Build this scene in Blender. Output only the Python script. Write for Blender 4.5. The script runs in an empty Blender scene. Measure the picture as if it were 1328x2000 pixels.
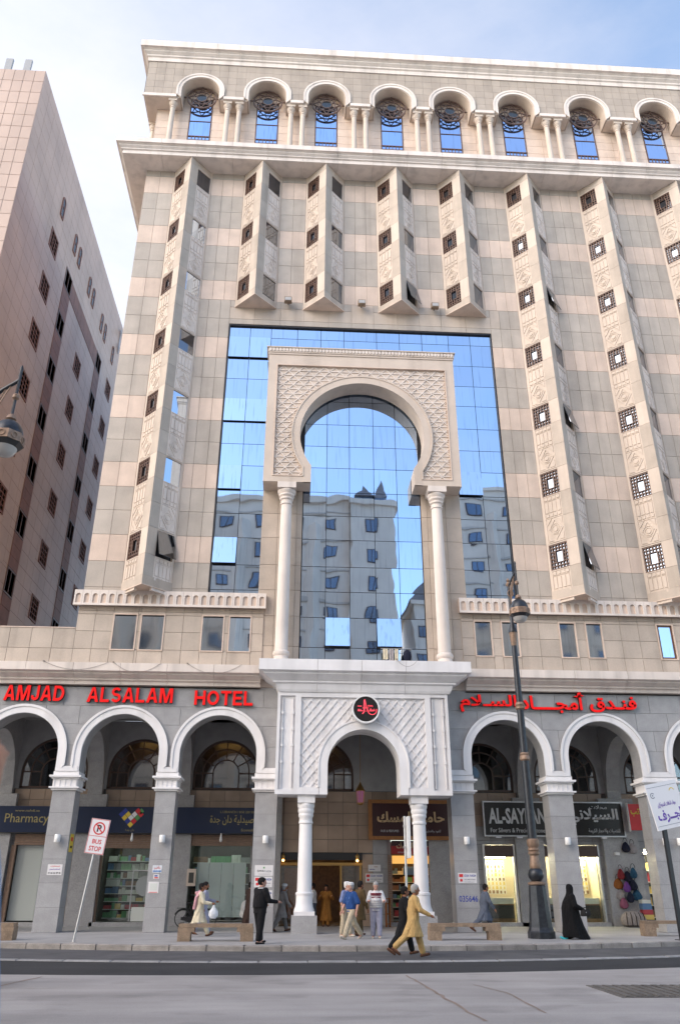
import bpy, bmesh, math, random
from mathutils import Vector, Matrix
R = math.radians
PI = math.pi
random.seed(7)
sc = bpy.context.scene
col = sc.collection

# ---------------------------------------------------------------- camera
cam = bpy.data.cameras.new('camera')
cam.sensor_fit = 'VERTICAL'
cam.sensor_height = 24.0
cam.lens = 24.0 * 1535.0 / 2000.0
cam.clip_end = 3000
cam.dof.use_dof = True
cam.dof.focus_distance = 36.0
cam.dof.aperture_fstop = 2.8
camo = bpy.data.objects.new('camera', cam)
col.objects.link(camo)
camo.matrix_world = (Matrix.Translation((0, 0, 1.75)) @ Matrix.Rotation(-0.0559, 4, 'Z')
                     @ Matrix.Rotation(PI / 2 + 0.4447, 4, 'X') @ Matrix.Rotation(0.0029, 4, 'Z'))
sc.camera = camo

# ---------------------------------------------------------------- sky, sun, exposure
SUN_EL, SUN_AZ = 32.0, -128.0          # degrees; azimuth clockwise from +Y
world = bpy.data.worlds.new('World')
sc.world = world
world.use_nodes = True
nt = world.node_tree
nt.nodes.clear()
w_out = nt.nodes.new('ShaderNodeOutputWorld')
w_bg = nt.nodes.new('ShaderNodeBackground')
w_sky = nt.nodes.new('ShaderNodeTexSky')
w_sky.sky_type = 'NISHITA'
w_sky.sun_disc = False
w_sky.sun_elevation = R(SUN_EL)
w_sky.sun_rotation = R(SUN_AZ)
w_sky.altitude = 600
w_sky.dust_density = 1.2
w_sky.ozone_density = 1.0
w_tc = nt.nodes.new('ShaderNodeTexCoord')
w_map = nt.nodes.new('ShaderNodeMapping')
w_map.inputs['Scale'].default_value = (1.0, 1.3, 2.6)
w_map.inputs['Rotation'].default_value = (0.2, 0.3, 0.6)
w_n = nt.nodes.new('ShaderNodeTexNoise')
w_n.inputs['Scale'].default_value = 2.3
w_n.inputs['Detail'].default_value = 9
w_n.inputs['Roughness'].default_value = 0.62
w_r = nt.nodes.new('ShaderNodeValToRGB')
w_r.color_ramp.elements[0].position = 0.30
w_r.color_ramp.elements[0].color = (0.0, 0.0, 0.0, 1)
w_r.color_ramp.elements[1].position = 0.72
w_r.color_ramp.elements[1].color = (0.8, 0.8, 0.8, 1)
w_mix = nt.nodes.new('ShaderNodeMixRGB')
w_mix.inputs['Color2'].default_value = (3.25, 3.05, 2.95, 1)   # thin sunlit cirrus
nt.links.new(w_tc.outputs['Generated'], w_map.inputs['Vector'])
nt.links.new(w_map.outputs['Vector'], w_n.inputs['Vector'])
nt.links.new(w_n.outputs['Fac'], w_r.inputs['Fac'])
w_dot = nt.nodes.new('ShaderNodeVectorMath'); w_dot.operation = 'DOT_PRODUCT'     # the veil of cirrus thickens towards the sun's side
w_dot.inputs[1].default_value = (-0.755, 0.604, 0.252)
nt.links.new(w_tc.outputs['Generated'], w_dot.inputs[0])
w_dr = nt.nodes.new('ShaderNodeMapRange'); w_dr.interpolation_type = 'SMOOTHSTEP'
w_dr.inputs['From Min'].default_value = 0.14; w_dr.inputs['From Max'].default_value = 0.85
w_dr.inputs['To Min'].default_value = 0.0; w_dr.inputs['To Max'].default_value = 0.44
nt.links.new(w_dot.outputs['Value'], w_dr.inputs['Value'])
w_ad = nt.nodes.new('ShaderNodeMath'); w_ad.operation = 'MULTIPLY_ADD'; w_ad.use_clamp = True
w_ad.inputs[1].default_value = 0.32                                  # cloud texture everywhere, added to the veil
nt.links.new(w_r.outputs['Color'], w_ad.inputs[0]); nt.links.new(w_dr.outputs['Result'], w_ad.inputs[2])
nt.links.new(w_ad.outputs['Value'], w_mix.inputs['Fac'])
w_tint = nt.nodes.new('ShaderNodeMixRGB'); w_tint.blend_type = 'MULTIPLY'; w_tint.inputs['Fac'].default_value = 1.0
w_tint.inputs['Color2'].default_value = (1.0, 1.035, 1.01, 1)
nt.links.new(w_sky.outputs['Color'], w_tint.inputs['Color1'])
nt.links.new(w_tint.outputs['Color'], w_mix.inputs['Color1'])
nt.links.new(w_mix.outputs['Color'], w_bg.inputs['Color'])
w_bg.inputs['Strength'].default_value = 0.105
nt.links.new(w_bg.outputs['Background'], w_out.inputs['Surface'])

sl = bpy.data.lights.new('sun', 'SUN')
sl.energy = 0.66
sl.angle = R(50)
sl.color = (1.0, 0.82, 0.66)
sun = bpy.data.objects.new('sun', sl)
col.objects.link(sun)
_sd = Vector((math.sin(R(SUN_AZ)) * math.cos(R(SUN_EL)), math.cos(R(SUN_AZ)) * math.cos(R(SUN_EL)), math.sin(R(SUN_EL))))
sun.rotation_euler = _sd.to_track_quat('Z', 'Y').to_euler()
sun.location = (-40, -20, 60)
sc.view_settings.view_transform = 'Standard'
sc.view_settings.look = 'None'
sc.view_settings.gamma = 1.0
sc.view_settings.exposure = 2.05

# ---------------------------------------------------------------- materials
MAT = {}
def nmat(name):
    m = bpy.data.materials.new(name)
    m.use_nodes = True
    MAT[name] = m
    t = m.node_tree
    return m, t, t.nodes['Principled BSDF']
def link(t, a, b): t.links.new(a, b)
def stone(name, c, rough=0.6, rnd=0.10, mott=0.16, mscale=1.2, speck=0.0, sscale=60, streak=0.0, bump=0.0, spec=0.35, drag=0.0):
    m, t, b = nmat(name)
    geo = t.nodes.new('ShaderNodeNewGeometry')
    oi = t.nodes.new('ShaderNodeObjectInfo')
    def noise(scale, detail, vec=None):
        n = t.nodes.new('ShaderNodeTexNoise')
        n.inputs['Scale'].default_value = scale
        n.inputs['Detail'].default_value = detail
        link(t, vec or geo.outputs['Position'], n.inputs['Vector'])
        return n
    def mrange(sock, lo, hi, a=0.3, z=0.7):
        r = t.nodes.new('ShaderNodeMapRange')
        r.inputs['From Min'].default_value = a
        r.inputs['From Max'].default_value = z
        r.inputs['To Min'].default_value = lo
        r.inputs['To Max'].default_value = hi
        link(t, sock, r.inputs['Value'])
        return r.outputs['Result']
    def mul(a, k):
        n = t.nodes.new('ShaderNodeMath'); n.operation = 'MULTIPLY'
        link(t, a, n.inputs[0]); link(t, k, n.inputs[1])
        return n.outputs[0]
    v = mrange(oi.outputs['Random'], 1 - rnd, 1 + rnd, 0, 1)
    v = mul(v, mrange(noise(mscale, 6).outputs['Fac'], 1 - mott, 1 + mott))
    if speck:
        v = mul(v, mrange(noise(sscale, 3).outputs['Fac'], 1 - speck, 1 + speck))
    if streak:
        mp = t.nodes.new('ShaderNodeMapping')
        mp.inputs['Scale'].default_value = (1.7, 1.7, 0.10)
        link(t, geo.outputs['Position'], mp.inputs['Vector'])
        v = mul(v, mrange(noise(1.0, 8, mp.outputs['Vector']).outputs['Fac'], 1 - streak, 1.03, 0.28, 0.52))
    if drag:       # long smears along the street
        mp = t.nodes.new('ShaderNodeMapping')
        mp.inputs['Scale'].default_value = (0.10, 0.9, 1.0)
        link(t, geo.outputs['Position'], mp.inputs['Vector'])
        v = mul(v, mrange(noise(1.6, 9, mp.outputs['Vector']).outputs['Fac'], 1 - drag, 1 + drag * 0.7, 0.32, 0.68))
        mp2 = t.nodes.new('ShaderNodeMapping'); mp2.inputs['Scale'].default_value = (0.22, 0.3, 1.0)
        link(t, geo.outputs['Position'], mp2.inputs['Vector'])
        v = mul(v, mrange(noise(3.0, 10, mp2.outputs['Vector']).outputs['Fac'], 1 - drag * 1.2, 1.0, 0.36, 0.46))
    mix = t.nodes.new('ShaderNodeMixRGB'); mix.blend_type = 'MULTIPLY'
    mix.inputs['Fac'].default_value = 1
    mix.inputs['Color1'].default_value = (*c, 1)
    link(t, v, mix.inputs['Color2'])
    link(t, mix.outputs['Color'], b.inputs['Base Color'])
    b.inputs['Roughness'].default_value = rough
    b.inputs['Specular IOR Level'].default_value = spec
    if bump:
        bp = t.nodes.new('ShaderNodeBump')
        bp.inputs['Strength'].default_value = bump
        bp.inputs['Distance'].default_value = 0.02
        link(t, noise(28, 4).outputs['Fac'], bp.inputs['Height'])
        link(t, bp.outputs['Normal'], b.inputs['Normal'])
    return m
def plain(name, c, rough=0.5, metal=0.0, emit=0.0, ecol=None, spec=0.5, var=0.0):
    m, t, b = nmat(name)
    b.inputs['Base Color'].default_value = (*c, 1)
    b.inputs['Roughness'].default_value = rough
    b.inputs['Metallic'].default_value = metal
    b.inputs['Specular IOR Level'].default_value = spec
    if emit:
        b.inputs['Emission Color'].default_value = (*(ecol or c), 1)
        b.inputs['Emission Strength'].default_value = emit
    if var:
        geo = t.nodes.new('ShaderNodeNewGeometry')
        n = t.nodes.new('ShaderNodeTexNoise'); n.inputs['Scale'].default_value = 9; n.inputs['Detail'].default_value = 5
        link(t, geo.outputs['Position'], n.inputs['Vector'])
        r = t.nodes.new('ShaderNodeMapRange')
        r.inputs['From Min'].default_value = 0.3; r.inputs['From Max'].default_value = 0.7
        r.inputs['To Min'].default_value = 1 - var; r.inputs['To Max'].default_value = 1 + var
        link(t, n.outputs['Fac'], r.inputs['Value'])
        mix = t.nodes.new('ShaderNodeMixRGB'); mix.blend_type = 'MULTIPLY'; mix.inputs['Fac'].default_value = 1
        mix.inputs['Color1'].default_value = (*c, 1)
        link(t, r.outputs['Result'], mix.inputs['Color2'])
        link(t, mix.outputs['Color'], b.inputs['Base Color'])
    return m
def mirror_glass(name, c, rough=0.015, wave=0.25, wscale=0.35, dirt=0.1):
    m, t, b = nmat(name)
    b.inputs['Metallic'].default_value = 1.0
    b.inputs['Roughness'].default_value = rough
    geo = t.nodes.new('ShaderNodeNewGeometry')
    oi = t.nodes.new('ShaderNodeObjectInfo')
    add = t.nodes.new('ShaderNodeVectorMath'); add.operation = 'MULTIPLY_ADD'
    link(t, oi.outputs['Random'], add.inputs[0]); add.inputs[1].default_value = (37, 37, 37)
    link(t, geo.outputs['Position'], add.inputs[2])
    n = t.nodes.new('ShaderNodeTexNoise'); n.inputs['Scale'].default_value = wscale; n.inputs['Detail'].default_value = 1.0
    link(t, add.outputs[0], n.inputs['Vector'])
    bp = t.nodes.new('ShaderNodeBump'); bp.inputs['Strength'].default_value = wave; bp.inputs['Distance'].default_value = 0.06
    link(t, n.outputs['Fac'], bp.inputs['Height']); link(t, bp.outputs['Normal'], b.inputs['Normal'])
    mp = t.nodes.new('ShaderNodeMapping'); mp.inputs['Scale'].default_value = (9, 9, 0.5)
    link(t, add.outputs[0], mp.inputs['Vector'])
    d = t.nodes.new('ShaderNodeTexNoise'); d.inputs['Scale'].default_value = 1.0; d.inputs['Detail'].default_value = 5
    link(t, mp.outputs['Vector'], d.inputs['Vector'])
    r = t.nodes.new('ShaderNodeMapRange'); r.inputs['From Min'].default_value = 0.28; r.inputs['From Max'].default_value = 0.45
    r.inputs['To Min'].default_value = 1 - dirt * 2; r.inputs['To Max'].default_value = 1.0
    link(t, d.outputs['Fac'], r.inputs['Value'])
    rr = t.nodes.new('ShaderNodeMapRange'); rr.inputs['To Min'].default_value = 0.93; rr.inputs['To Max'].default_value = 1.04
    link(t, oi.outputs['Random'], rr.inputs['Value'])
    mu = t.nodes.new('ShaderNodeMath'); mu.operation = 'MULTIPLY'
    link(t, r.outputs['Result'], mu.inputs[0]); link(t, rr.outputs['Result'], mu.inputs[1])
    mix = t.nodes.new('ShaderNodeMixRGB'); mix.blend_type = 'MULTIPLY'; mix.inputs['Fac'].default_value = 1
    mix.inputs['Color1'].default_value = (*c, 1)
    link(t, mu.outputs[0], mix.inputs['Color2']); link(t, mix.outputs['Color'], b.inputs['Base Color'])
    return m

stone('pink_stone', (0.62, 0.49, 0.40), rnd=0.075, mott=0.09, streak=0.15, speck=0.05, sscale=25)
stone('grey_stone', (0.44, 0.385, 0.33), rnd=0.075, mott=0.09, streak=0.15, speck=0.06, sscale=25)
stone('tan_stone', (0.46, 0.385, 0.318), rnd=0.075, mott=0.09, streak=0.16, speck=0.05, sscale=25)
stone('cream_cast', (0.57, 0.475, 0.395), rnd=0.03, mott=0.06, streak=0.14)
stone('attic_stone', (0.385, 0.32, 0.265), rnd=0.06, mott=0.08, streak=0.12)
stone('white_cast', (0.70, 0.615, 0.55), rnd=0.04, mott=0.06, streak=0.20)
stone('white_paint', (0.74, 0.72, 0.72), rnd=0.02, mott=0.06, streak=0.15, rough=0.5)
stone('granite', (0.335, 0.33, 0.335), rnd=0.06, mott=0.10, mscale=2.5, speck=0.22, sscale=38, rough=0.35, spec=0.5)
stone('brown_marble', (0.36, 0.265, 0.20), rnd=0.10, mott=0.15, rough=0.35, spec=0.5)
stone('mortar', (0.30, 0.245, 0.20), rnd=0.0, mott=0.05)
stone('mortar_dark', (0.13, 0.125, 0.12), rnd=0.0, mott=0.05)
stone('pink_tile', (0.40, 0.285, 0.23), rnd=0.05, mott=0.10, mscale=0.35, rough=0.32, spec=0.5)
stone('pale_tile', (0.45, 0.315, 0.25), rnd=0.04, mott=0.14, mscale=0.3, rough=0.42, spec=0.3)
stone('brown_tile', (0.20, 0.085, 0.055), rnd=0.08, mott=0.15, rough=0.55, spec=0.3)
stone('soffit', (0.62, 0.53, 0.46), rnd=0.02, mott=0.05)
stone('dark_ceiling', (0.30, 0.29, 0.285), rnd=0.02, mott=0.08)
stone('concrete', (0.33, 0.305, 0.29), rnd=0.0, mott=0.14, mscale=0.45, speck=0.10, sscale=40, rough=0.75, bump=0.25, drag=0.13)
stone('asphalt', (0.032, 0.032, 0.035), rnd=0.0, mott=0.12, mscale=0.6, speck=0.3, sscale=90, rough=0.8, bump=0.4, drag=0.16)
stone('gutter', (0.085, 0.084, 0.088), rnd=0.0, mott=0.25, mscale=1.3, speck=0.2, sscale=60, rough=0.75, bump=0.3)
stone('kerb_stone', (0.29, 0.265, 0.245), rnd=0.14, mott=0.22, mscale=3, speck=0.15, sscale=40, rough=0.75, bump=0.3)
stone('flush_stone', (0.27, 0.265, 0.265), rnd=0.12, mott=0.2, mscale=3, speck=0.15, sscale=40, rough=0.75, bump=0.3)
stone('paving', (0.335, 0.325, 0.32), rnd=0.06, mott=0.10, mscale=1.0, speck=0.10, sscale=50, rough=0.6, drag=0.10)
stone('bench_stone', (0.25, 0.18, 0.125), rnd=0.10, mott=0.25, mscale=4, speck=0.2, sscale=30, rough=0.7, bump=0.4)
stone('iron_cover', (0.12, 0.11, 0.10), rnd=0.0, mott=0.25, speck=0.3, sscale=30, rough=0.6, bump=0.6)
stone('rust_crack', (0.25, 0.185, 0.15), rnd=0.0, mott=0.2, rough=0.8)
stone('ground_far', (0.62, 0.59, 0.55), rnd=0.0, mott=0.1, mscale=0.2, rough=0.8)  # out-of-view ground, made pale to bounce light up under the cornices
stone('opposite_stone', (0.74, 0.64, 0.54), rnd=0.03, mott=0.07, mscale=0.4)
stone('opposite_dark', (0.52, 0.46, 0.40), rnd=0.03, mott=0.07, mscale=0.4)
stone('slate', (0.22, 0.20, 0.20), rnd=0.03, mott=0.1)
mirror_glass('blue_mirror', (0.46, 0.57, 0.73), wave=0.13, wscale=0.55, dirt=0.08)
mirror_glass('sky_mirror', (0.56, 0.68, 0.84), wave=0.06, wscale=0.5, dirt=0.14)
mirror_glass('grey_mirror', (0.42, 0.46, 0.51), wave=0.25, wscale=0.5, rough=0.05, dirt=0.1)
mirror_glass('bay_mirror', (0.21, 0.24, 0.285), wave=0.25, wscale=0.5, rough=0.05, dirt=0.1)
mirror_glass('attic_mirror', (0.45, 0.60, 0.86), wave=0.04, wscale=0.8, dirt=0.14)
plain('opposite_glass', (0.16, 0.21, 0.28), rough=0.1, metal=0.6)
plain('dark_glass', (0.02, 0.025, 0.03), rough=0.04, spec=0.8)
plain('dim_glass', (0.02, 0.02, 0.022), rough=0.25, spec=0.25)
plain('black_gap', (0.012, 0.012, 0.015), rough=0.5)
plain('brown_wood', (0.115, 0.058, 0.038), rough=0.45, var=0.2)
plain('brown_iron', (0.125, 0.08, 0.065), rough=0.5, var=0.2)
plain('brown_frame', (0.075, 0.043, 0.032), rough=0.4)
plain('black_metal', (0.02, 0.02, 0.023), rough=0.4)
plain('lamp_metal', (0.035, 0.038, 0.045), rough=0.38, metal=0.5, var=0.25)
plain('lamp_bronze', (0.25, 0.165, 0.115), rough=0.5, metal=0.3, var=0.25)
plain('lamp_glass', (0.42, 0.40, 0.38), rough=0.12)
plain('antenna_grey', (0.30, 0.30, 0.31), rough=0.6)
plain('steel', (0.52, 0.52, 0.53), rough=0.35, metal=0.7, var=0.1)
plain('white_metal', (0.78, 0.77, 0.76), rough=0.4)
plain('sign_white', (0.80, 0.78, 0.80), rough=0.4)
plain('sign_red', (0.62, 0.03, 0.035), rough=0.4)
plain('letter_red', (0.50, 0.004, 0.004), rough=0.6, spec=0.15, emit=0.12, ecol=(1.0, 0.02, 0.02))
plain('letter_side', (0.03, 0.008, 0.008), rough=0.4)
plain('neon_red', (0.8, 0.05, 0.08), rough=0.4, emit=0.2, ecol=(1.0, 0.08, 0.12))
plain('navy', (0.008, 0.018, 0.055), rough=0.35)
plain('gold_print', (0.36, 0.30, 0.12), rough=0.5)
plain('ink_black', (0.015, 0.015, 0.02), rough=0.5)
plain('ink_blue', (0.03, 0.05, 0.30), rough=0.5)
plain('ink_violet', (0.16, 0.08, 0.40), rough=0.5)
plain('ink_grey', (0.28, 0.28, 0.32), rough=0.5)
plain('ink_green', (0.10, 0.30, 0.10), rough=0.5)
plain('ink_yellow', (0.75, 0.55, 0.06), rough=0.5)
plain('silver_print', (0.55, 0.55, 0.56), rough=0.35)
plain('sign_black', (0.012, 0.010, 0.010), rough=0.3)
plain('sign_maroon', (0.045, 0.008, 0.009), rough=0.35)
plain('sign_scarlet', (0.33, 0.012, 0.015), rough=0.4)
plain('wood_gold', (0.33, 0.135, 0.035), rough=0.45, var=0.15)
plain('calligraphy_gold', (0.62, 0.42, 0.23), rough=0.4)
plain('roller_brown', (0.21, 0.135, 0.095), rough=0.5, var=0.15)
plain('frosted', (0.47, 0.50, 0.48), rough=0.18)
plain('board_white', (0.52, 0.56, 0.57), rough=0.15)
plain('shop_wall', (0.62, 0.53, 0.37), rough=0.7)
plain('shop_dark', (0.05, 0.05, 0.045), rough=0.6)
plain('shelf_white', (0.6, 0.62, 0.58), rough=0.5)
plain('lobby_gold', (0.20, 0.105, 0.035), rough=0.3, var=0.3)
plain('lobby_dark', (0.03, 0.018, 0.012), rough=0.3)
plain('lamp_white', (1, 1, 1), emit=26, ecol=(1.0, 0.88, 0.62))
plain('lamp_cool', (1, 1, 1), emit=2.6, ecol=(0.82, 1.0, 0.86))
plain('lamp_warm', (1, 0.7, 0.3), emit=2.2, ecol=(1.0, 0.55, 0.16))
plain('glow_amber', (0.8, 0.5, 0.15), emit=0.22, ecol=(1.0, 0.5, 0.12))
plain('lantern_pink', (0.30, 0.11, 0.19), rough=0.3, emit=0.03, ecol=(0.8, 0.25, 0.6))
plain('brass', (0.45, 0.27, 0.09), rough=0.35, metal=0.7)
plain('tyre', (0.015, 0.015, 0.016), rough=0.7)
plain('cable', (0.22, 0.19, 0.17), rough=0.7)
plain('paper', (0.68, 0.66, 0.66), rough=0.7)
def cloth(name, c, rough=0.85, var=0.12):
    m = plain(name, c, rough=rough, spec=0.2, var=var)
    if name.startswith(('cloth', 'bag')):        # folds
        t = m.node_tree
        geo = t.nodes.new('ShaderNodeTexCoord'); mp = t.nodes.new('ShaderNodeMapping'); mp.inputs['Scale'].default_value = (1.6, 1.6, 0.55)
        n = t.nodes.new('ShaderNodeTexNoise'); n.inputs['Scale'].default_value = 9; n.inputs['Detail'].default_value = 3; n.inputs['Distortion'].default_value = 0.6
        bp = t.nodes.new('ShaderNodeBump'); bp.inputs['Strength'].default_value = 0.9; bp.inputs['Distance'].default_value = 0.06
        link(t, geo.outputs['Object'], mp.inputs['Vector']); link(t, mp.outputs['Vector'], n.inputs['Vector']); link(t, n.outputs['Fac'], bp.inputs['Height']); link(t, bp.outputs['Normal'], t.nodes['Principled BSDF'].inputs['Normal'])
    return m
for nm, c in dict(skin_brown=(0.27, 0.125, 0.075), skin_tan=(0.40, 0.215, 0.145), skin_pink=(0.50, 0.28, 0.215), hair_black=(0.012, 0.010, 0.010),
                  hair_grey=(0.32, 0.31, 0.30), beard_white=(0.60, 0.58, 0.56), cloth_cream=(0.62, 0.55, 0.41), cloth_white=(0.62, 0.61, 0.61), cloth_black=(0.010, 0.010, 0.012),
                  cloth_abaya=(0.006, 0.006, 0.007), cloth_brown=(0.045, 0.028, 0.024), cloth_grey=(0.23, 0.215, 0.205), cloth_ochre=(0.30, 0.13, 0.03),
                  cloth_tan=(0.50, 0.325, 0.135), cloth_slate=(0.085, 0.10, 0.135), cloth_blue=(0.022, 0.065, 0.21), cloth_lightblue=(0.17, 0.27, 0.47),
                  cloth_khaki=(0.44, 0.37, 0.27), cloth_lilac=(0.33, 0.33, 0.42), cloth_olive=(0.10, 0.065, 0.03), cloth_pinkcheck=(0.60, 0.33, 0.36),
                  cloth_maroon=(0.16, 0.012, 0.03), cloth_stripe=(0.16, 0.20, 0.36), cloth_plastic=(0.66, 0.68, 0.72), shoe_black=(0.012, 0.011, 0.011),
                  shoe_brown=(0.09, 0.045, 0.03), shoe_pale=(0.45, 0.40, 0.33), shoe_cyan=(0.05, 0.42, 0.48), leather=(0.02, 0.019, 0.02),
                  bag_red=(0.20, 0.025, 0.03), bag_pink=(0.30, 0.10, 0.16), bag_blue=(0.025, 0.08, 0.14), bag_navy=(0.015, 0.017, 0.035), bag_orange=(0.28, 0.10, 0.03),
                  bag_stripe=(0.34, 0.30, 0.28), bag_white=(0.34, 0.31, 0.31), bag_purple=(0.14, 0.05, 0.22)).items():
    cloth(nm, c)
# ---------------------------------------------------------------- mesh helpers
class MB:
    def __init__(s): s.v = []; s.f = []; s.m = []; s.sm = False
    def face(s, pts, mi=0):
        i = len(s.v); s.v += [tuple(p) for p in pts]; s.f.append(list(range(i, i + len(pts)))); s.m.append(mi); return s
    def box(s, x0, x1, y0, y1, z0, z1, mi=0):
        i = len(s.v)
        s.v += [(x, y, z) for z in (z0, z1) for y in (y0, y1) for x in (x0, x1)]
        for q in ((0, 2, 3, 1), (4, 5, 7, 6), (0, 1, 5, 4), (2, 6, 7, 3), (0, 4, 6, 2), (1, 3, 7, 5)):
            s.f.append([i + k for k in q]); s.m.append(mi)
        return s
    def extr(s, poly, y0, y1, mi=0, ax='y'):
        """polygon in (x,z) extruded along y (ax='y'), in (x,y) along z (ax='z') or in (y,z) along x (ax='x')"""
        n = len(poly); i = len(s.v)
        mp = {'y': lambda a, b, d: (a, d, b), 'z': lambda a, b, d: (a, b, d), 'x': lambda a, b, d: (d, a, b)}[ax]
        s.v += [mp(a, b, y0) for a, b in poly] + [mp(a, b, y1) for a, b in poly]
        s.f.append([i + k for k in range(n)]); s.f.append([i + n + k for k in reversed(range(n))]); s.m += [mi, mi]
        for k in range(n):
            j = (k + 1) % n
            s.f.append([i + k, i + n + k, i + n + j, i + j]); s.m.append(mi)
        return s
    def band(s, inn, out, y0, y1, mi=0, closed=False):
        """solid strip between two (x,z) polylines of equal length, y0..y1"""
        n = len(inn); i = len(s.v)
        for (a, b), (c, d) in zip(inn, out):
            s.v += [(a, y0, b), (c, y0, d), (c, y1, d), (a, y1, b)]
        for k in range(n if closed else n - 1):
            p, q = i + 4 * k, i + 4 * ((k + 1) % n)
            for e in range(4):
                g = (e + 1) % 4
                s.f.append([p + e, p + g, q + g, q + e]); s.m.append(mi)
        if not closed:
            s.f.append([i, i + 1, i + 2, i + 3]); l = i + 4 * (n - 1); s.f.append([l + 3, l + 2, l + 1, l]); s.m += [mi, mi]
        return s
    def lathe(s, prof, cx=0, cy=0, seg=20, mi=0, sx=1, sy=1, rot=0):
        i = len(s.v); n = len(prof)
        for k in range(seg):
            a = 2 * PI * k / seg + rot
            s.v += [(cx + r * sx * math.cos(a), cy + r * sy * math.sin(a), z) for r, z in prof]
        for k in range(seg):
            p, q = i + k * n, i + ((k + 1) % seg) * n
            for e in range(n - 1):
                s.f.append([p + e, q + e, q + e + 1, p + e + 1]); s.m.append(mi)
        s.f.append([i + k * n for k in reversed(range(seg))]); s.f.append([i + k * n + n - 1 for k in range(seg)]); s.m += [mi, mi]
        return s
    def tube(s, pts, r, seg=8, mi=0, r1=None, closed=False):
        pts = [Vector(p) for p in pts]; n = len(pts); i = len(s.v)
        up = Vector((0.13, 0.31, 0.94)); prev = None
        for k, p in enumerate(pts):
            if closed: d = pts[(k + 1) % n] - pts[k - 1]
            else: d = pts[min(k + 1, n - 1)] - pts[max(k - 1, 0)]
            d.normalize()
            if prev is None:
                u = d.cross(up)
                if u.length < 1e-3: u = d.cross(Vector((1, 0, 0)))
            else:
                u = prev - d * prev.dot(d)
            u.normalize(); prev = u
            w = d.cross(u)
            rr = r if r1 is None else r + (r1 - r) * k / max(1, n - 1)
            s.v += [tuple(p + (u * math.cos(2 * PI * e / seg) + w * math.sin(2 * PI * e / seg)) * rr) for e in range(seg)]
        for k in range(n if closed else n - 1):
            a, b = i + k * seg, i + ((k + 1) % n) * seg
            for e in range(seg):
                g = (e + 1) % seg
                s.f.append([a + e, a + g, b + g, b + e]); s.m.append(mi)
        if not closed:
            s.f.append([i + e for e in reversed(range(seg))]); s.f.append([i + (n - 1) * seg + e for e in range(seg)]); s.m += [mi, mi]
        return s
    def bar(s, a, b, w, y0, y1, mi=0):
        """flat bar between two (x,z) points, width w, y0..y1"""
        dx, dz = b[0] - a[0], b[1] - a[1]; l = math.hypot(dx, dz)
        if l < 1e-4: return s
        nx, nz = -dz / l * w / 2, dx / l * w / 2
        return s.extr([(a[0] - nx, a[1] - nz), (b[0] - nx, b[1] - nz), (b[0] + nx, b[1] + nz), (a[0] + nx, a[1] + nz)], y0, y1, mi)
    def ball(s, c, r, seg=12, rings=8, mi=0, sc_=(1, 1, 1)):
        prof = [(max(1e-4, math.sin(PI * k / rings)) * r, -math.cos(PI * k / rings) * r) for k in range(rings + 1)]
        i = len(s.v); s.lathe(prof, 0, 0, seg, mi)
        for k in range(i, len(s.v)):
            v = s.v[k]; s.v[k] = (c[0] + v[0] * sc_[0], c[1] + v[1] * sc_[1], c[2] + v[2] * sc_[2])
        return s
    def loft(s, rings, mi=0):
        i = len(s.v); n = len(rings[0])
        for r in rings: s.v += [tuple(p) for p in r]
        for k in range(len(rings) - 1):
            a, b = i + k * n, i + (k + 1) * n
            for e in range(n):
                g = (e + 1) % n
                s.f.append([a + e, a + g, b + g, b + e]); s.m.append(mi)
        s.f.append([i + e for e in reversed(range(n))]); l = i + (len(rings) - 1) * n
        s.f.append([l + e for e in range(n)]); s.m += [mi, mi]
        return s
    def xf(s, M, start=0):
        for k in range(start, len(s.v)): s.v[k] = tuple(M @ Vector(s.v[k]))
        return s
    def mesh(s, name, mats, smooth=False):
        me = bpy.data.meshes.new(name)
        me.from_pydata(s.v, [], s.f)
        for m in (mats if isinstance(mats, (list, tuple)) else [mats]):
            me.materials.append(MAT[m] if isinstance(m, str) else m)
        me.polygons.foreach_set('material_index', s.m)
        bm = bmesh.new(); bm.from_mesh(me)
        bmesh.ops.recalc_face_normals(bm, faces=bm.faces)
        bm.to_mesh(me); bm.free()
        if smooth or s.sm:
            me.polygons.foreach_set('use_smooth', [True] * len(me.polygons))
            try: me.set_sharp_from_angle(angle=R(38))
            except Exception: pass
        return me

def put(name, me, parent=None, loc=(0, 0, 0), rz=0.0, rot=None):
    o = bpy.data.objects.new(name, me)
    col.objects.link(o)
    o.location = loc
    o.rotation_euler = rot if rot else (0, 0, rz)
    if parent is not None:
        o.parent = parent
        o.matrix_parent_inverse = base_inv(parent)
        if parent in LOCAL: LOCAL.add(o)
    return o
def base_inv(p):
    # parents are given in world axes, children are built in world coordinates unless they are in LOCAL
    if p in LOCAL: return Matrix.Identity(4)
    return wmat(p).inverted()
LOCAL = set()
def wmat(o):
    m = o.matrix_basis.copy()
    if o.parent is not None:
        m = wmat(o.parent) @ o.matrix_parent_inverse @ m
    return m
def obj(name, mb, mats, parent=None, smooth=False, **kw):
    return put(name, mb.mesh(name, mats, smooth), parent, **kw)
def tag(o, label=None, cat=None, group=None, kind=None):
    if label: o['label'] = label
    if cat: o['category'] = cat
    if group: o['group'] = group
    if kind: o['kind'] = kind
    return o
def empty(name, loc, label=None, cat=None, group=None, rz=0.0, local=True):
    o = bpy.data.objects.new(name, None)
    col.objects.link(o)
    o.empty_display_size = 0.2
    o.location = loc
    o.rotation_euler = (0, 0, rz)
    if local: LOCAL.add(o)
    return tag(o, label, cat, group)
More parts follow.
